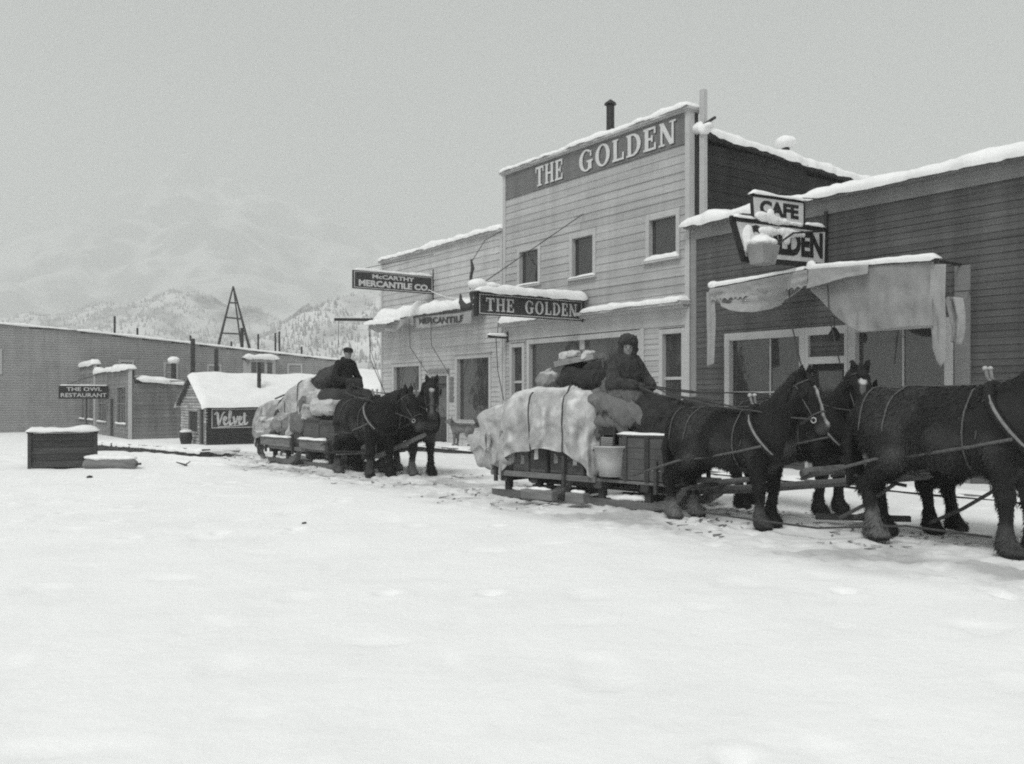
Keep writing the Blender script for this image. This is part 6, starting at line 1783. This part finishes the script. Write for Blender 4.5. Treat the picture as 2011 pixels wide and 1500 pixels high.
# ---------------- far sled
bales2 = [('b', (-.32, -.03, 1.02), (.40, .56, .44), .14, Ry(-.2)), ('e', (.22, 0, 1.28), (.36, .5, .36)), ('b', (-.45, -.15, .72), (.32, .48, .20), .1)]
drape('tarpaulin', 'grey tarpaulin hanging over the tail of the far sled', s2(0, 0, 0), H2, bales2, M_TARP2, -1.15, .62, -1.28, 1.1, 1.75, res=.05, seed=41)
soft('bale', 'bale under the grey tail tarpaulin of the far sled', 'bale', s2(0, 0, 0), H2, [('b', bales2[0][1], (.34, .50, .38), .12, bales2[0][4]), ('e', bales2[1][1], (.31, .45, .31))], M_BURLAP, fold=.01, seed=70, vox=.05)
soft('sack', 'dark stuffed sack jammed between the two sheets of the far load', 'sack', s2(.55, -.42, 1.02), H2, [('e', (0, 0, 0), (.26, .26, .42)), ('e', (.1, 0, .38), (.2, .2, .2))], M_BURLAP2, fold=.05, fs=(6, 6, 3), seed=42, vox=.026)
soft('bundle', 'brown bundle low on the middle of the far load', 'bundle', s2(1.75, -.52, 1.00), H2, [('b', (0, 0, 0), (.34, .20, .24), .1)], M_BURLAP, fold=.04, fs=(6, 6, 3), seed=44, vox=.026)
bales3 = [('b', (1.12, -.04, 1.22), (.40, .54, .46), .12, Ry(-.5)), ('b', (1.72, 0, 1.55), (.42, .52, .46), .12, Ry(-.35)), ('e', (1.3, -.2, 1.72), (.3, .3, .2))]
drape('tarpaulin', 'pale sheet roped slantwise over the middle of the far load', s2(0, 0, 0), H2, bales3, M_TARP, .55, 2.30, -1.55, 1.2, 2.25, res=.05, seed=43, cuts=((0, 1.05), (0, 1.6)))
soft('bale', 'bale under the slanting sheet of the far load', 'bale', s2(0, 0, 0), H2, [('b', bales3[0][1], (.34, .48, .40), .10, bales3[0][4]), ('b', bales3[1][1], (.36, .46, .40), .10, bales3[1][4])], M_BURLAP, fold=.01, seed=71, vox=.05)
soft('bundle', 'dark blanket roll at the crest of the far load behind the driver', 'bundle', s2(2.15, .05, 2.12), H2, [('c', (-.35, 0, -.05), (.35, 0, .08), .20, .22), ('e', (.1, -.1, -.12), (.5, .4, .24))], M_BURLAP2, fold=.05, fs=(4, 4, 3), seed=45, vox=.03)
soft('sack', 'plump pale sack lying before the driver on the far sled', 'sack', s2(3.05, -.50, 1.38), H2, [('b', (0, 0, 0), (.50, .22, .16), .11)], M_PAPER, fold=.03, fs=(4, 4, 4), seed=47, vox=.024)
soft('sack', 'light sack propped against the slanting sheet of the far load', 'sack', s2(2.35, -.42, 1.55), H2, [('e', (0, 0, 0), (.30, .26, .22)), ('e', (-.2, -.05, -.25), (.26, .2, .26))], M_TARP, fold=.05, fs=(6, 6, 4), seed=48, vox=.026)
soft('bundle', 'dark roll of bedding under the far driver', 'bundle', s2(2.95, 0, 1.30), H2, [('b', (0, 0, .12), (.50, .55, .38), .2)], M_BURLAP2, fold=.05, fs=(4, 4, 2), seed=49, vox=.034)
for i, (x, w, h_, nm) in enumerate(((1.75, .22, .62, 'tail-side'), (2.45, .38, .72, 'middle'), (3.25, .36, .68, 'front'))):
    cc = thing('packing_case', f'dark packing case low on the far sled, the {nm} one', 'case', s2(x, -.36, .412), H2, 'cases low on the far sled')
    bevel_mod(MB().box(-w, w, -.28, .3, 0, h_).build('case_body', M_BOXW, cc), .015, 1)
    for z_ in (.04, h_ - .1):
        MB().box(-w + .01, w - .01, -.293, -.2805, z_, z_ + .06).build('batten', M_PLANKD, cc)
for i in range(5):
    st = thing('bundle_stick', ['topmost', 'second', 'third', 'fourth', 'lowest'][i] + ' of the thin poles sticking out behind the far load', 'pole', s2(.55 + .1 * i, -.35 + .10 * i, 1.45 + .05 * i), H2, 'poles on the far load')
    MB().tube([(-.75, .05 * i, .12 - .05 * i), (0, 0, .25), (.8, -.03 * i, .55 - .03 * i)], .022, 6).build('shaft', M_PLANKD, st)
for i, (x0, x1) in enumerate(((-.15, 1.55), (2.1, 3.4))):
    rl = thing('side_board', ('long snow-dusted plank along the tail half of the far sled', 'shorter snow-dusted plank along the front half of the far sled')[i], 'plank', s2((x0 + x1) / 2, -.74, .42), H2)
    hl_ = (x1 - x0) / 2
    bevel_mod(MB().box(-hl_, hl_, -.03, .03, 0, .22).build('plank', M_PLANK, rl), .008, 1)
    snow_loaf('plank_snow', rl, (-hl_, 0, .222), (hl_, 0, .222), .08, .05, seed=131 + i, side=(0, -1, 0), droop=.1)
# pale tied bundles leaning along the sides of both loads
for i, (x, y, z, w_, h_, m_, nm) in enumerate(((.95, -.62, .98, .22, .20, M_TARP2, 'grey tied bundle on the side of the far load, left of the brown one'), (.05, -.66, .86, .24, .22, M_TARP, 'pale tied bundle slung low at the tail of the far load'), (2.05, -.52, 1.42, .18, .20, M_BURLAP, 'brown tied bundle high on the side of the far load'))):
    soft('tied_bundle', nm, 'bundle', s2(x, y, z), H2 + .2 * i, [('b', (0, 0, 0), (w_, .18, h_), .12)], m_, fold=.05, fs=(6, 6, 3), seed=91 + i, vox=.026, k=.05)

# ================================================================== drivers and the dog
M_SKIN = mat('skin', 0.24, 0.6, 0.12, 10)
M_COATD = mat('dark_wool_coat', 0.016, 0.95, 0.3, 9, bump=0.008, bscale=40)
M_COATF = mat('dark_fur_coat', 0.040, 0.95, 0.5, 16, bump=0.02, bscale=45)
M_TROU = mat('heavy_trousers', 0.035, 0.95, 0.25, 9, bump=0.006, bscale=30)
M_BOOT = mat('boots', 0.02, 0.6, 0.2, 9)
M_GLOVE = mat('leather_mitts', 0.05, 0.8, 0.25, 12)

def driver(label, pos, head, lean=0.15, hands=((.40, .16, .20), (.40, -.16, .20)), elbows=((.10, .30, .28), (.10, -.30, .28)), knees=(.40, .14, .10), feet=(.52, .13, -.33), cap='flat', coat=None, bulk=0.0, look=0.0, nod=0.0, collar=True):
    root = thing('person', label, 'person', pos, head)
    c, s_ = math.cos(lean), math.sin(lean)
    T = lambda x, y, z: np.array([x * c + z * s_, y, -x * s_ + z * c])        # lean the trunk forward
    pel = np.array([0, 0, .10])
    sh = [T(.0, q * .185, .54) for q in (1, -1)]
    neck, hd = T(0.01, 0, .62), T(.035, 0, .80)
    lr = Rz(look)
    fa = np.array([math.cos(look) * math.cos(nod), math.sin(look) * math.cos(nod), -math.sin(nod)]); sd = np.array([-math.sin(look), math.cos(look), 0]); upv = np.cross(fa, sd)
    HM = np.stack([fa, sd, upv])
    hq = lambda a, b, u: hd + fa * a + sd * b + upv * u
    B = SDF(.04)
    B.ell(T(0, 0, .16), (.14, .17, .14)).ell(T(0, 0, .38), (.13, .175, .24)).cone(sh[0], sh[1], .075, .075)
    B.cone(T(0, 0, .50), hd, .07, .06)
    B.ell(hq(0, 0, .02), (.098, .078, .122), HM, .02).ell(hq(.025, 0, -.06), (.07, .058, .065), HM, .03)
    B.cone(hq(.085, 0, .015), hq(.115, 0, -.022), .011, .017, .012)                        # nose
    B.cone(hq(.083, .03, .035), hq(.083, -.03, .035), .014, .014, .015)                     # brow
    B.ell(hq(.085, 0, -.062), (.014, .026, .009), HM, .01).ell(hq(.075, 0, -.10), (.02, .03, .02), HM, .02)
    for q in (1, -1):
        B.ell(hq(-.01, q * .080, -.005), (.022, .010, .032), HM, .01)
    for i, q in enumerate((1, -1)):
        el, hn = np.array(elbows[i]), np.array(hands[i])
        B.chain([sh[i], el, hn], [.062, .046, .034], .03)
        kn = np.array([knees[0], q * knees[1], knees[2]]); ft = np.array([feet[0], q * feet[1], feet[2]])
        B.chain([pel + [0, q * .09, 0], kn, ft], [.095, .065, .045], .04).cone(ft, ft + [.17, q * .02, -.03], .05, .035)
    new_obj('body', B.mesh('body', .014), M_SKIN, root)
    for q in (1, -1):
        MB().lathe([(.001, -.011), (.009, -.007), (.011, 0), (.009, .007), (.001, .011)], tuple(hq(.086, q * .031, .008)), 8).build('eye', M_EYE, root)
    # coat with sleeves and skirt
    K = SDF(.06); b = bulk
    K.ell(T(0, 0, .34), (.185 + b, .225 + b, .30)).cone(sh[0], sh[1], .105 + b * .6, .105 + b * .6).ell(T(0, 0, .52), (.14 + b, .20 + b, .12))
    K.ell(T(.05, 0, .08), (.25 + b, .25 + b, .16))
    for i, q in enumerate((1, -1)):
        el, hn = np.array(elbows[i]), np.array(hands[i])
        K.chain([sh[i], el, el + (hn - el) * .86], [.095 + b * .5, .078 + b * .5, .062 + b * .3], .04)
        K.cone([.02, q * .10, .10], [knees[0] * .55, q * knees[1], knees[2] + .02], .14, .12, .05)
    if collar:
        for j in range(10):
            t0, t1 = j / 10 * 2 * math.pi, (j + 1) / 10 * 2 * math.pi
            K.cone(neck + [.085 * math.cos(t0), .085 * math.sin(t0), .03 - .03 * math.cos(t0)], neck + [.085 * math.cos(t1), .085 * math.sin(t1), .03 - .03 * math.cos(t1)], .04 + b * .2, .04 + b * .2, .02)
    rough_ = .022 if bulk > .02 else .012
    new_obj('coat', K.mesh('coat', .017, lambda p: -rough_ * (0.5 - np.abs(fbm(p[:, 0] * 7, p[:, 1] * 7, p[:, 2] * 4, 3, 3))) + .006 * vnoise(p[:, 0] * 40, p[:, 1] * 40, p[:, 2] * 30, 4)), coat or M_COATD, root)
    Tz = SDF(.04)
    for q in (1, -1):
        kn = np.array([knees[0], q * knees[1], knees[2]]); ft = np.array([feet[0], q * feet[1], feet[2]])
        Tz.chain([pel + [0.05, q * .09, 0], kn, kn + (ft - kn) * .75], [.115, .090, .075], .04)
    new_obj('trousers', Tz.mesh('trousers', .018, lambda p: .012 * fbm(p[:, 0] * 9, p[:, 1] * 9, p[:, 2] * 6, 7, 2)), M_TROU, root)
    for q in (1, -1):
        kn = np.array([knees[0], q * knees[1], knees[2]]); ft = np.array([feet[0], q * feet[1], feet[2]])
        bt = SDF(.03).chain([kn + (ft - kn) * .55, ft, ft + [.20, q * .03, -.035]], [.078, .068, .050])
        new_obj('boot', bt.mesh('boot', .016), M_BOOT, root)
    # gloved hands: palm, four bent fingers, thumb, closed on the reins
    for i, q in enumerate((1, -1)):
        el, hn = np.array(elbows[i]), np.array(hands[i])
        f = (hn - el) / np.linalg.norm(hn - el); dn = np.array([0, 0, -1.0]); dn = dn - f * (dn @ f); dn /= np.linalg.norm(dn); sdv = np.cross(f, dn) * q
        G = SDF(.008)
        G.rbox(hn + f * .035, (.042, .018, .040), .016, np.stack([f, sdv, dn]), .01)
        G.cone(hn - f * .06, hn + f * .01, .042, .034, .02)
        for j, (off, L_) in enumerate(((-.030, .036), (-.010, .040), (.010, .038), (.029, .030))):
            k0 = hn + f * .075 + dn * off; k1 = k0 + f * L_ * .6 - sdv * L_ * .55; k2 = k1 - f * L_ * .7 - sdv * L_ * .45
            G.chain([k0, k1, k2], [.0115, .0105, .009], .006)
        t0 = hn + f * .02 - dn * .040; G.chain([t0, t0 + f * .028 - sdv * .022 - dn * .006, t0 + f * .055 - sdv * .034 + dn * .012], [.014, .012, .010], .006)
        new_obj('glove', G.mesh('glove', .006, pad=.03), M_GLOVE, root)
    if cap == 'flat':
        C = SDF(.02).ell(hq(-.012, 0, .085), (.125, .112, .058), HM).ell(hq(-.02, 0, .06), (.112, .098, .06), HM)
        C.ell(hq(.105, 0, .062), (.062, .075, .010), HM, .012)
        H_ = SDF(.02).ell(hq(-.035, 0, .02), (.085, .083, .085), HM)
        new_obj('hair', H_.mesh('hair', .011, lambda p: .004 * vnoise(p[:, 0] * 60, p[:, 1] * 60, p[:, 2] * 30, 2)), M_HAIR, root)
    else:
        C = SDF(.03).ell(hq(-.025, 0, .095), (.150, .140, .105), HM).cone(hq(.070, .06, .115), hq(.070, -.06, .115), .044, .044)
        for q in (1, -1):
            C.chain([hq(-.01, q * .09, .06), hq(.0, q * .105, -.05), hq(.01, q * .085, -.12)], [.048, .044, .034])
        C.cone(hq(-.10, .05, -.03), hq(-.10, -.05, -.03), .045, .045)
    fz = .016 if cap != 'flat' else .003
    new_obj('cap', C.mesh('cap', .011, lambda p: fz * fbm(p[:, 0] * 28, p[:, 1] * 28, p[:, 2] * 28, 3, 2)), M_COATF if cap != 'flat' else M_COATD, root)
    Mx = Matrix.Translation(Vector(pos)) @ Matrix.Rotation(head, 4, 'Z')
    return [Mx @ Vector(h_) for h_ in hands]

hd1 = driver('person in a fur cap and bulky dark coat driving the near sled', s1(2.25, -.20, 1.58), H1 + R(-14), lean=.12, cap='fur', bulk=.05, coat=M_COATF, hands=((.44, .20, .20), (.48, -.12, .20)), elbows=((.16, .36, .24), (.16, -.34, .24)), look=R(-38), nod=R(10))

hd2 = driver('person in a flat cap and black coat hunched on top of the far load', s2(2.85, -.05, 1.84), H2 + R(14), lean=.22, cap='flat', hands=((.36, .26, -.02), (.46, -.16, .06)), elbows=((.14, .38, .22), (.10, -.34, .22)), look=R(-10), nod=R(14))
soft('fur_robe', 'shaggy brown fur robe over the near driver\'s knees', 'robe', s1(2.30, -.48, 1.62), H1, [('e', (0, 0, .08), (.22, .14, .20)), ('e', (.22, .04, .0), (.26, .16, .13)), ('e', (-.06, 0, .20), (.15, .11, .14))], M_FUR, fold=.03, fs=(7, 7, 4), seed=51, vox=.02, fine=.014)

# reins: bit rings -> hame -> driver's hands
def reins(name, label, hand, teams):
    root = thing(name, label, 'reins', (0, 0, 0), 0)
    root.location = tuple(hand[0])
    for i, h_ in enumerate(teams):
        for j in (0, 1):
            b = Vector(h_['w'](h_['bit'][j])); col = Vector(h_['w']((.50 * h_['k'], (.20 if j == 0 else -.20) * h_['k'], 1.50 * h_['k'])))
            bk_ = Vector(h_['w']((-.75 * h_['k'], (.12 if j == 0 else -.12) * h_['k'], 1.66 * h_['k'])))
            hd_ = Vector(hand[j])
            pts = [b, b.lerp(col, .5) + Vector((0, 0, -.02)), col, col.lerp(bk_, .5) + Vector((0, 0, -.03)), bk_, bk_.lerp(hd_, .5) + Vector((0, 0, -.05)), hd_]
            MB().tube([p - Vector(hand[0]) for p in pts], .011, 5).build('rein', M_ROPE, root)
reins('driving_reins', 'dark leather reins from the near driver to his wheel horses', hd1, (hA_, hB_))
reins('driving_reins', 'dark leather reins from the far driver to his pair', hd2, (hE_, hF_))

# lead gear on the snow: poles, chains and traces between wheelers and leaders
lg_ = thing('lead_evener', 'pale wooden cross bar and chains behind the lead horses', 'harness', (4.0, 11.35, .0), H1)
MB().tube([(-.1, -.75, .72), (.25, 0, .74), (.1, .85, .72)], [.045, .06, .045], 8).build('evener_bar', M_PLANK, lg_)
MB().tube([(-.5, 0, .62), (.25, 0, .74)], .05, 8).build('pole_tip', M_PLANK, lg_)
for y in (-.55, .55):
    MB().tube([(.2, y, .72), (1.0, y * .8 - .05, .60)], .022, 6).build('trace_chain', M_IRON, lg_)
ln = thing('drag_line', 'thin rope trailing low over the snow between the teams', 'rope', (2.6, 11.3, 0.0), H1)
MB().tube([(-.4, -.1, .16), (.4, -.15, .13), (1.2, -.1, .10), (2.1, .2, .18), (2.9, .5, .10)], .014, 6).build('line', M_ROPE, ln)
for i, (a, b, nm) in enumerate((((3.85, 10.9, .15), (4.35, 10.45, .62), 'left'), ((4.85, 10.7, .12), (5.45, 10.35, .55), 'right'))):
    mid = ((a[0] + b[0]) / 2, (a[1] + b[1]) / 2, 0)
    t_ = thing('trace_strap', f'dark slack strap slanting to the snow beneath the lead horses, the {nm} one', 'strap', mid, 0)
    MB().tube([(a[0] - mid[0], a[1] - mid[1], a[2]), (0, 0, (a[2] + b[2]) / 2 - .03), (b[0] - mid[0], b[1] - mid[1], b[2])], .024, 6).build('strap', M_LEATHER, t_)
sg_ = thing('wooden_drag', 'low wooden drag lying on the trodden snow under the leaders', 'timber', (4.35, 11.55, .02), H1 + R(30))
MB().beam((-.55, 0, .05), (.6, 0, .05), .10, .07).build('bar', M_PLANKD, sg_)
MB().beam((-.1, -.3, .09), (.25, .35, .09), .06, .05).build('cross_bar', M_PLANK, sg_)

# dog on the boardwalk
M_DOG = mat('grey_dog_fur', 0.17, 0.95, 0.3, 8, bump=0.015, bscale=60, attr='pale', attr_g=0.05)
dg = thing('dog', 'grey wolfish dog standing on the boardwalk below the store window', 'dog', W(-8.70, -.85, .125), FAC + R(200))
s = SDF(.05)
s.ell((.20, 0, .50), (.20, .12, .16)).ell((-.05, 0, .52), (.26, .115, .135)).ell((-.25, 0, .51), (.17, .115, .15))
for q in (1, -1):
    s.cone((.24, q * .08, .48), (.24, q * .085, .24), .075, .045, .03).cone((.24, q * .085, .24), (.25, q * .085, .04), .04, .034, .02).cone((.25, q * .085, .035), (.31, q * .085, .03), .035, .03, .02)
    s.cone((-.28, q * .08, .47), (-.25, q * .085, .34), .095, .07, .03).cone((-.25, q * .085, .33), (-.38, q * .085, .22), .06, .038, .02).cone((-.38, q * .085, .22), (-.34, q * .085, .04), .036, .032, .02).cone((-.34, q * .085, .035), (-.28, q * .085, .03), .034, .03, .02)
s.cone((.30, 0, .58), (.42, .02, .70), .115, .085).ell((.47, .03, .74), (.10, .075, .08)).cone((.50, .03, .73), (.63, .05, .70), .055, .032, .03)
for q in (1, -1): s.cone((.44, .03 + q * .05, .79), (.43, .03 + q * .06, .89), .03, .008, .015)
s.chain([(-.40, 0, .58), (-.55, 0, .62), (-.60, .04, .74), (-.50, .06, .82)], [.05, .06, .06, .03])
V, Q = s.verts(.016, .05, lambda p: .012 * fbm(p[:, 0] * 26, p[:, 1] * 26, p[:, 2] * 18, 3, 2))
me = np_mesh('body', V, Q)
set_attr(me, 'pale', sstep(.52, .62, V[:, 2] + .04 * vnoise(V[:, 0] * 8, V[:, 1] * 8, 0, 3)) * (V[:, 0] < .38) * .8)
new_obj('body', me, M_DOG, dg)
for q in (1, -1):
    MB().lathe([(.001, -.011), (.010, -.006), (.012, 0), (.010, .006), (.001, .011)], (.555, .035 + q * .04, .765), 8).build('eye', M_EYE, dg)
MB().lathe([(.001, -.016), (.016, -.008), (.018, .002), (.001, .014)], (.665, .052, .705), 8).build('nose', M_EYE, dg, smooth=True)

# ================================================================== across the street: spruces and a snowbank (they show in the shop windows)
M_SPRUCE = mat('spruce_needles', 0.05, 0.95, 0.5, 3, spec=0.1)
M_BARK = mat('spruce_bark', 0.06, 0.95, 0.3, 6)
def spruce(label, x, y, h, seed):
    z = float(ground_z(x, y))
    root = thing('spruce_tree', label, 'tree', (x, y, z), 0, 'spruces across the street')
    MB().tube([(0, 0, -.2), (0, 0, h * .5), (0, 0, h * .98)], [h * .022, h * .014, .01], 8).build('trunk', M_BARK, root)
    rg = np.random.default_rng(seed)
    V = []; T = []
    n = 420
    for i in range(n):
        t = (i + rg.uniform()) / n
        zz = h * (.06 + .93 * t); L = (h * .19) * (1 - t) ** .85 * rg.uniform(.65, 1.15) + .06
        a = rg.uniform(0, 2 * np.pi); d = np.array([np.cos(a), np.sin(a), 0]); sd = np.array([-d[1], d[0], 0])
        w = L * rg.uniform(.22, .36); dr = L * rg.uniform(.25, .5)
        b = len(V)
        V += [np.array([0, 0, zz]) + d * .02, np.array([0, 0, zz - dr * .25]) + d * L * .55 + sd * w, np.array([0, 0, zz - dr * .25]) + d * L * .55 - sd * w, np.array([0, 0, zz - dr]) + d * L, np.array([0, 0, zz + .05 - dr * .2]) + d * L * .5]
        T += [(b, b + 1, b + 4), (b, b + 4, b + 2), (b + 4, b + 1, b + 3), (b + 4, b + 3, b + 2)]
    new_obj('crown', np_mesh('crown', np.array(V), np.array(T), smooth=False), M_SPRUCE, root)
for i, (x, y, h, w) in enumerate(((-33, 24, 8, 'southernmost spruce of the row across the street'), (-36, 28, 10.5, 'tallest spruce near the south end of the row across the street'), (-32, 31.5, 6, 'small spruce in the gap of the row across the street'),
        (-37, 35, 9, 'broad spruce in the middle of the row across the street'), (-33, 38, 7.5, 'slim spruce right of the middle of the row across the street'), (-38, 42, 11, 'high spruce towards the north end of the row across the street'), (-35, 46, 7, 'northernmost low spruce of the row across the street'))):
    spruce(w, x, y, h, 200 + i)
sb = SDF(.8).ell((0, 0, 0), (3.2, 2.2, 1.5)).ell((-1.5, 4, -.2), (2.8, 3.2, 1.6)).ell((1, -5, -.3), (2.2, 3.4, 1.5)).ell((0, 9, -.2), (2.4, 3.6, 1.4))
bnk = thing('snowbank', 'long heaped snowbank across the street before the spruces', 'snowbank', (-27, 31, -.4), 0)
new_obj('snow', sb.mesh('snow', .25, lambda p: .12 * fbm(p[:, 0] * .8, p[:, 1] * .8, p[:, 2] * .8, 3, 3)), M_ICE, bnk)

# dark clods and droppings on the trodden snow
for i, (px, py, r, w) in enumerate(((535, 908, .09, 'dark clod on the snow behind the far sled'), (597, 1026, .035, 'small dark clod on the open snow in mid street'), (176, 936, .09, 'dark clod before the crate at the left'))):
    p = gp(px, py)
    o = thing('clod', w, 'clod', (p.x, p.y, float(ground_z(p.x, p.y))), i)
    s = SDF(.03).ell((0, 0, .01), (r, r * .7, r * .4)).ell((r * .7, .02, .0), (r * .5, r * .4, r * .3))
    new_obj('lump', s.mesh('lump', r / 6, lambda q: .15 * r * fbm(q[:, 0] * 30, q[:, 1] * 30, q[:, 2] * 30, 3, 2)), M_BURLAP2, o)

# straw and dung trodden into the tracks
rgs = np.random.default_rng(77)
V = []; T = []
while len(T) < 700:
    x, y = rgs.uniform(-9, 6), rgs.uniform(9.5, 26)
    if rgs.uniform() > float(track_mask(x, y)) or float(vnoise(x * 1.3, y * 1.3, 0, 66)) < .0: continue
    z = float(ground_z(x, y)) + .012; a = rgs.uniform(0, 6.28); L_ = rgs.uniform(.02, .07); w_ = rgs.uniform(.006, .018)
    c, s_ = math.cos(a), math.sin(a); b = len(V)
    V += [(x - c * L_ + s_ * w_, y - s_ * L_ - c * w_, z - .006), (x + c * L_ + s_ * w_, y + s_ * L_ - c * w_, z + .006), (x + c * L_ - s_ * w_, y + s_ * L_ + c * w_, z + .012), (x - c * L_ - s_ * w_, y - s_ * L_ + c * w_, z + .004)]
    T.append((b, b + 1, b + 2, b + 3))
tag(new_obj('trodden_straw', np_mesh('trodden_straw', np.array(V), np.array(T), smooth=False), M_BURLAP), 'flecks of straw and dung trodden into the sled tracks', 'straw', kind='stuff')
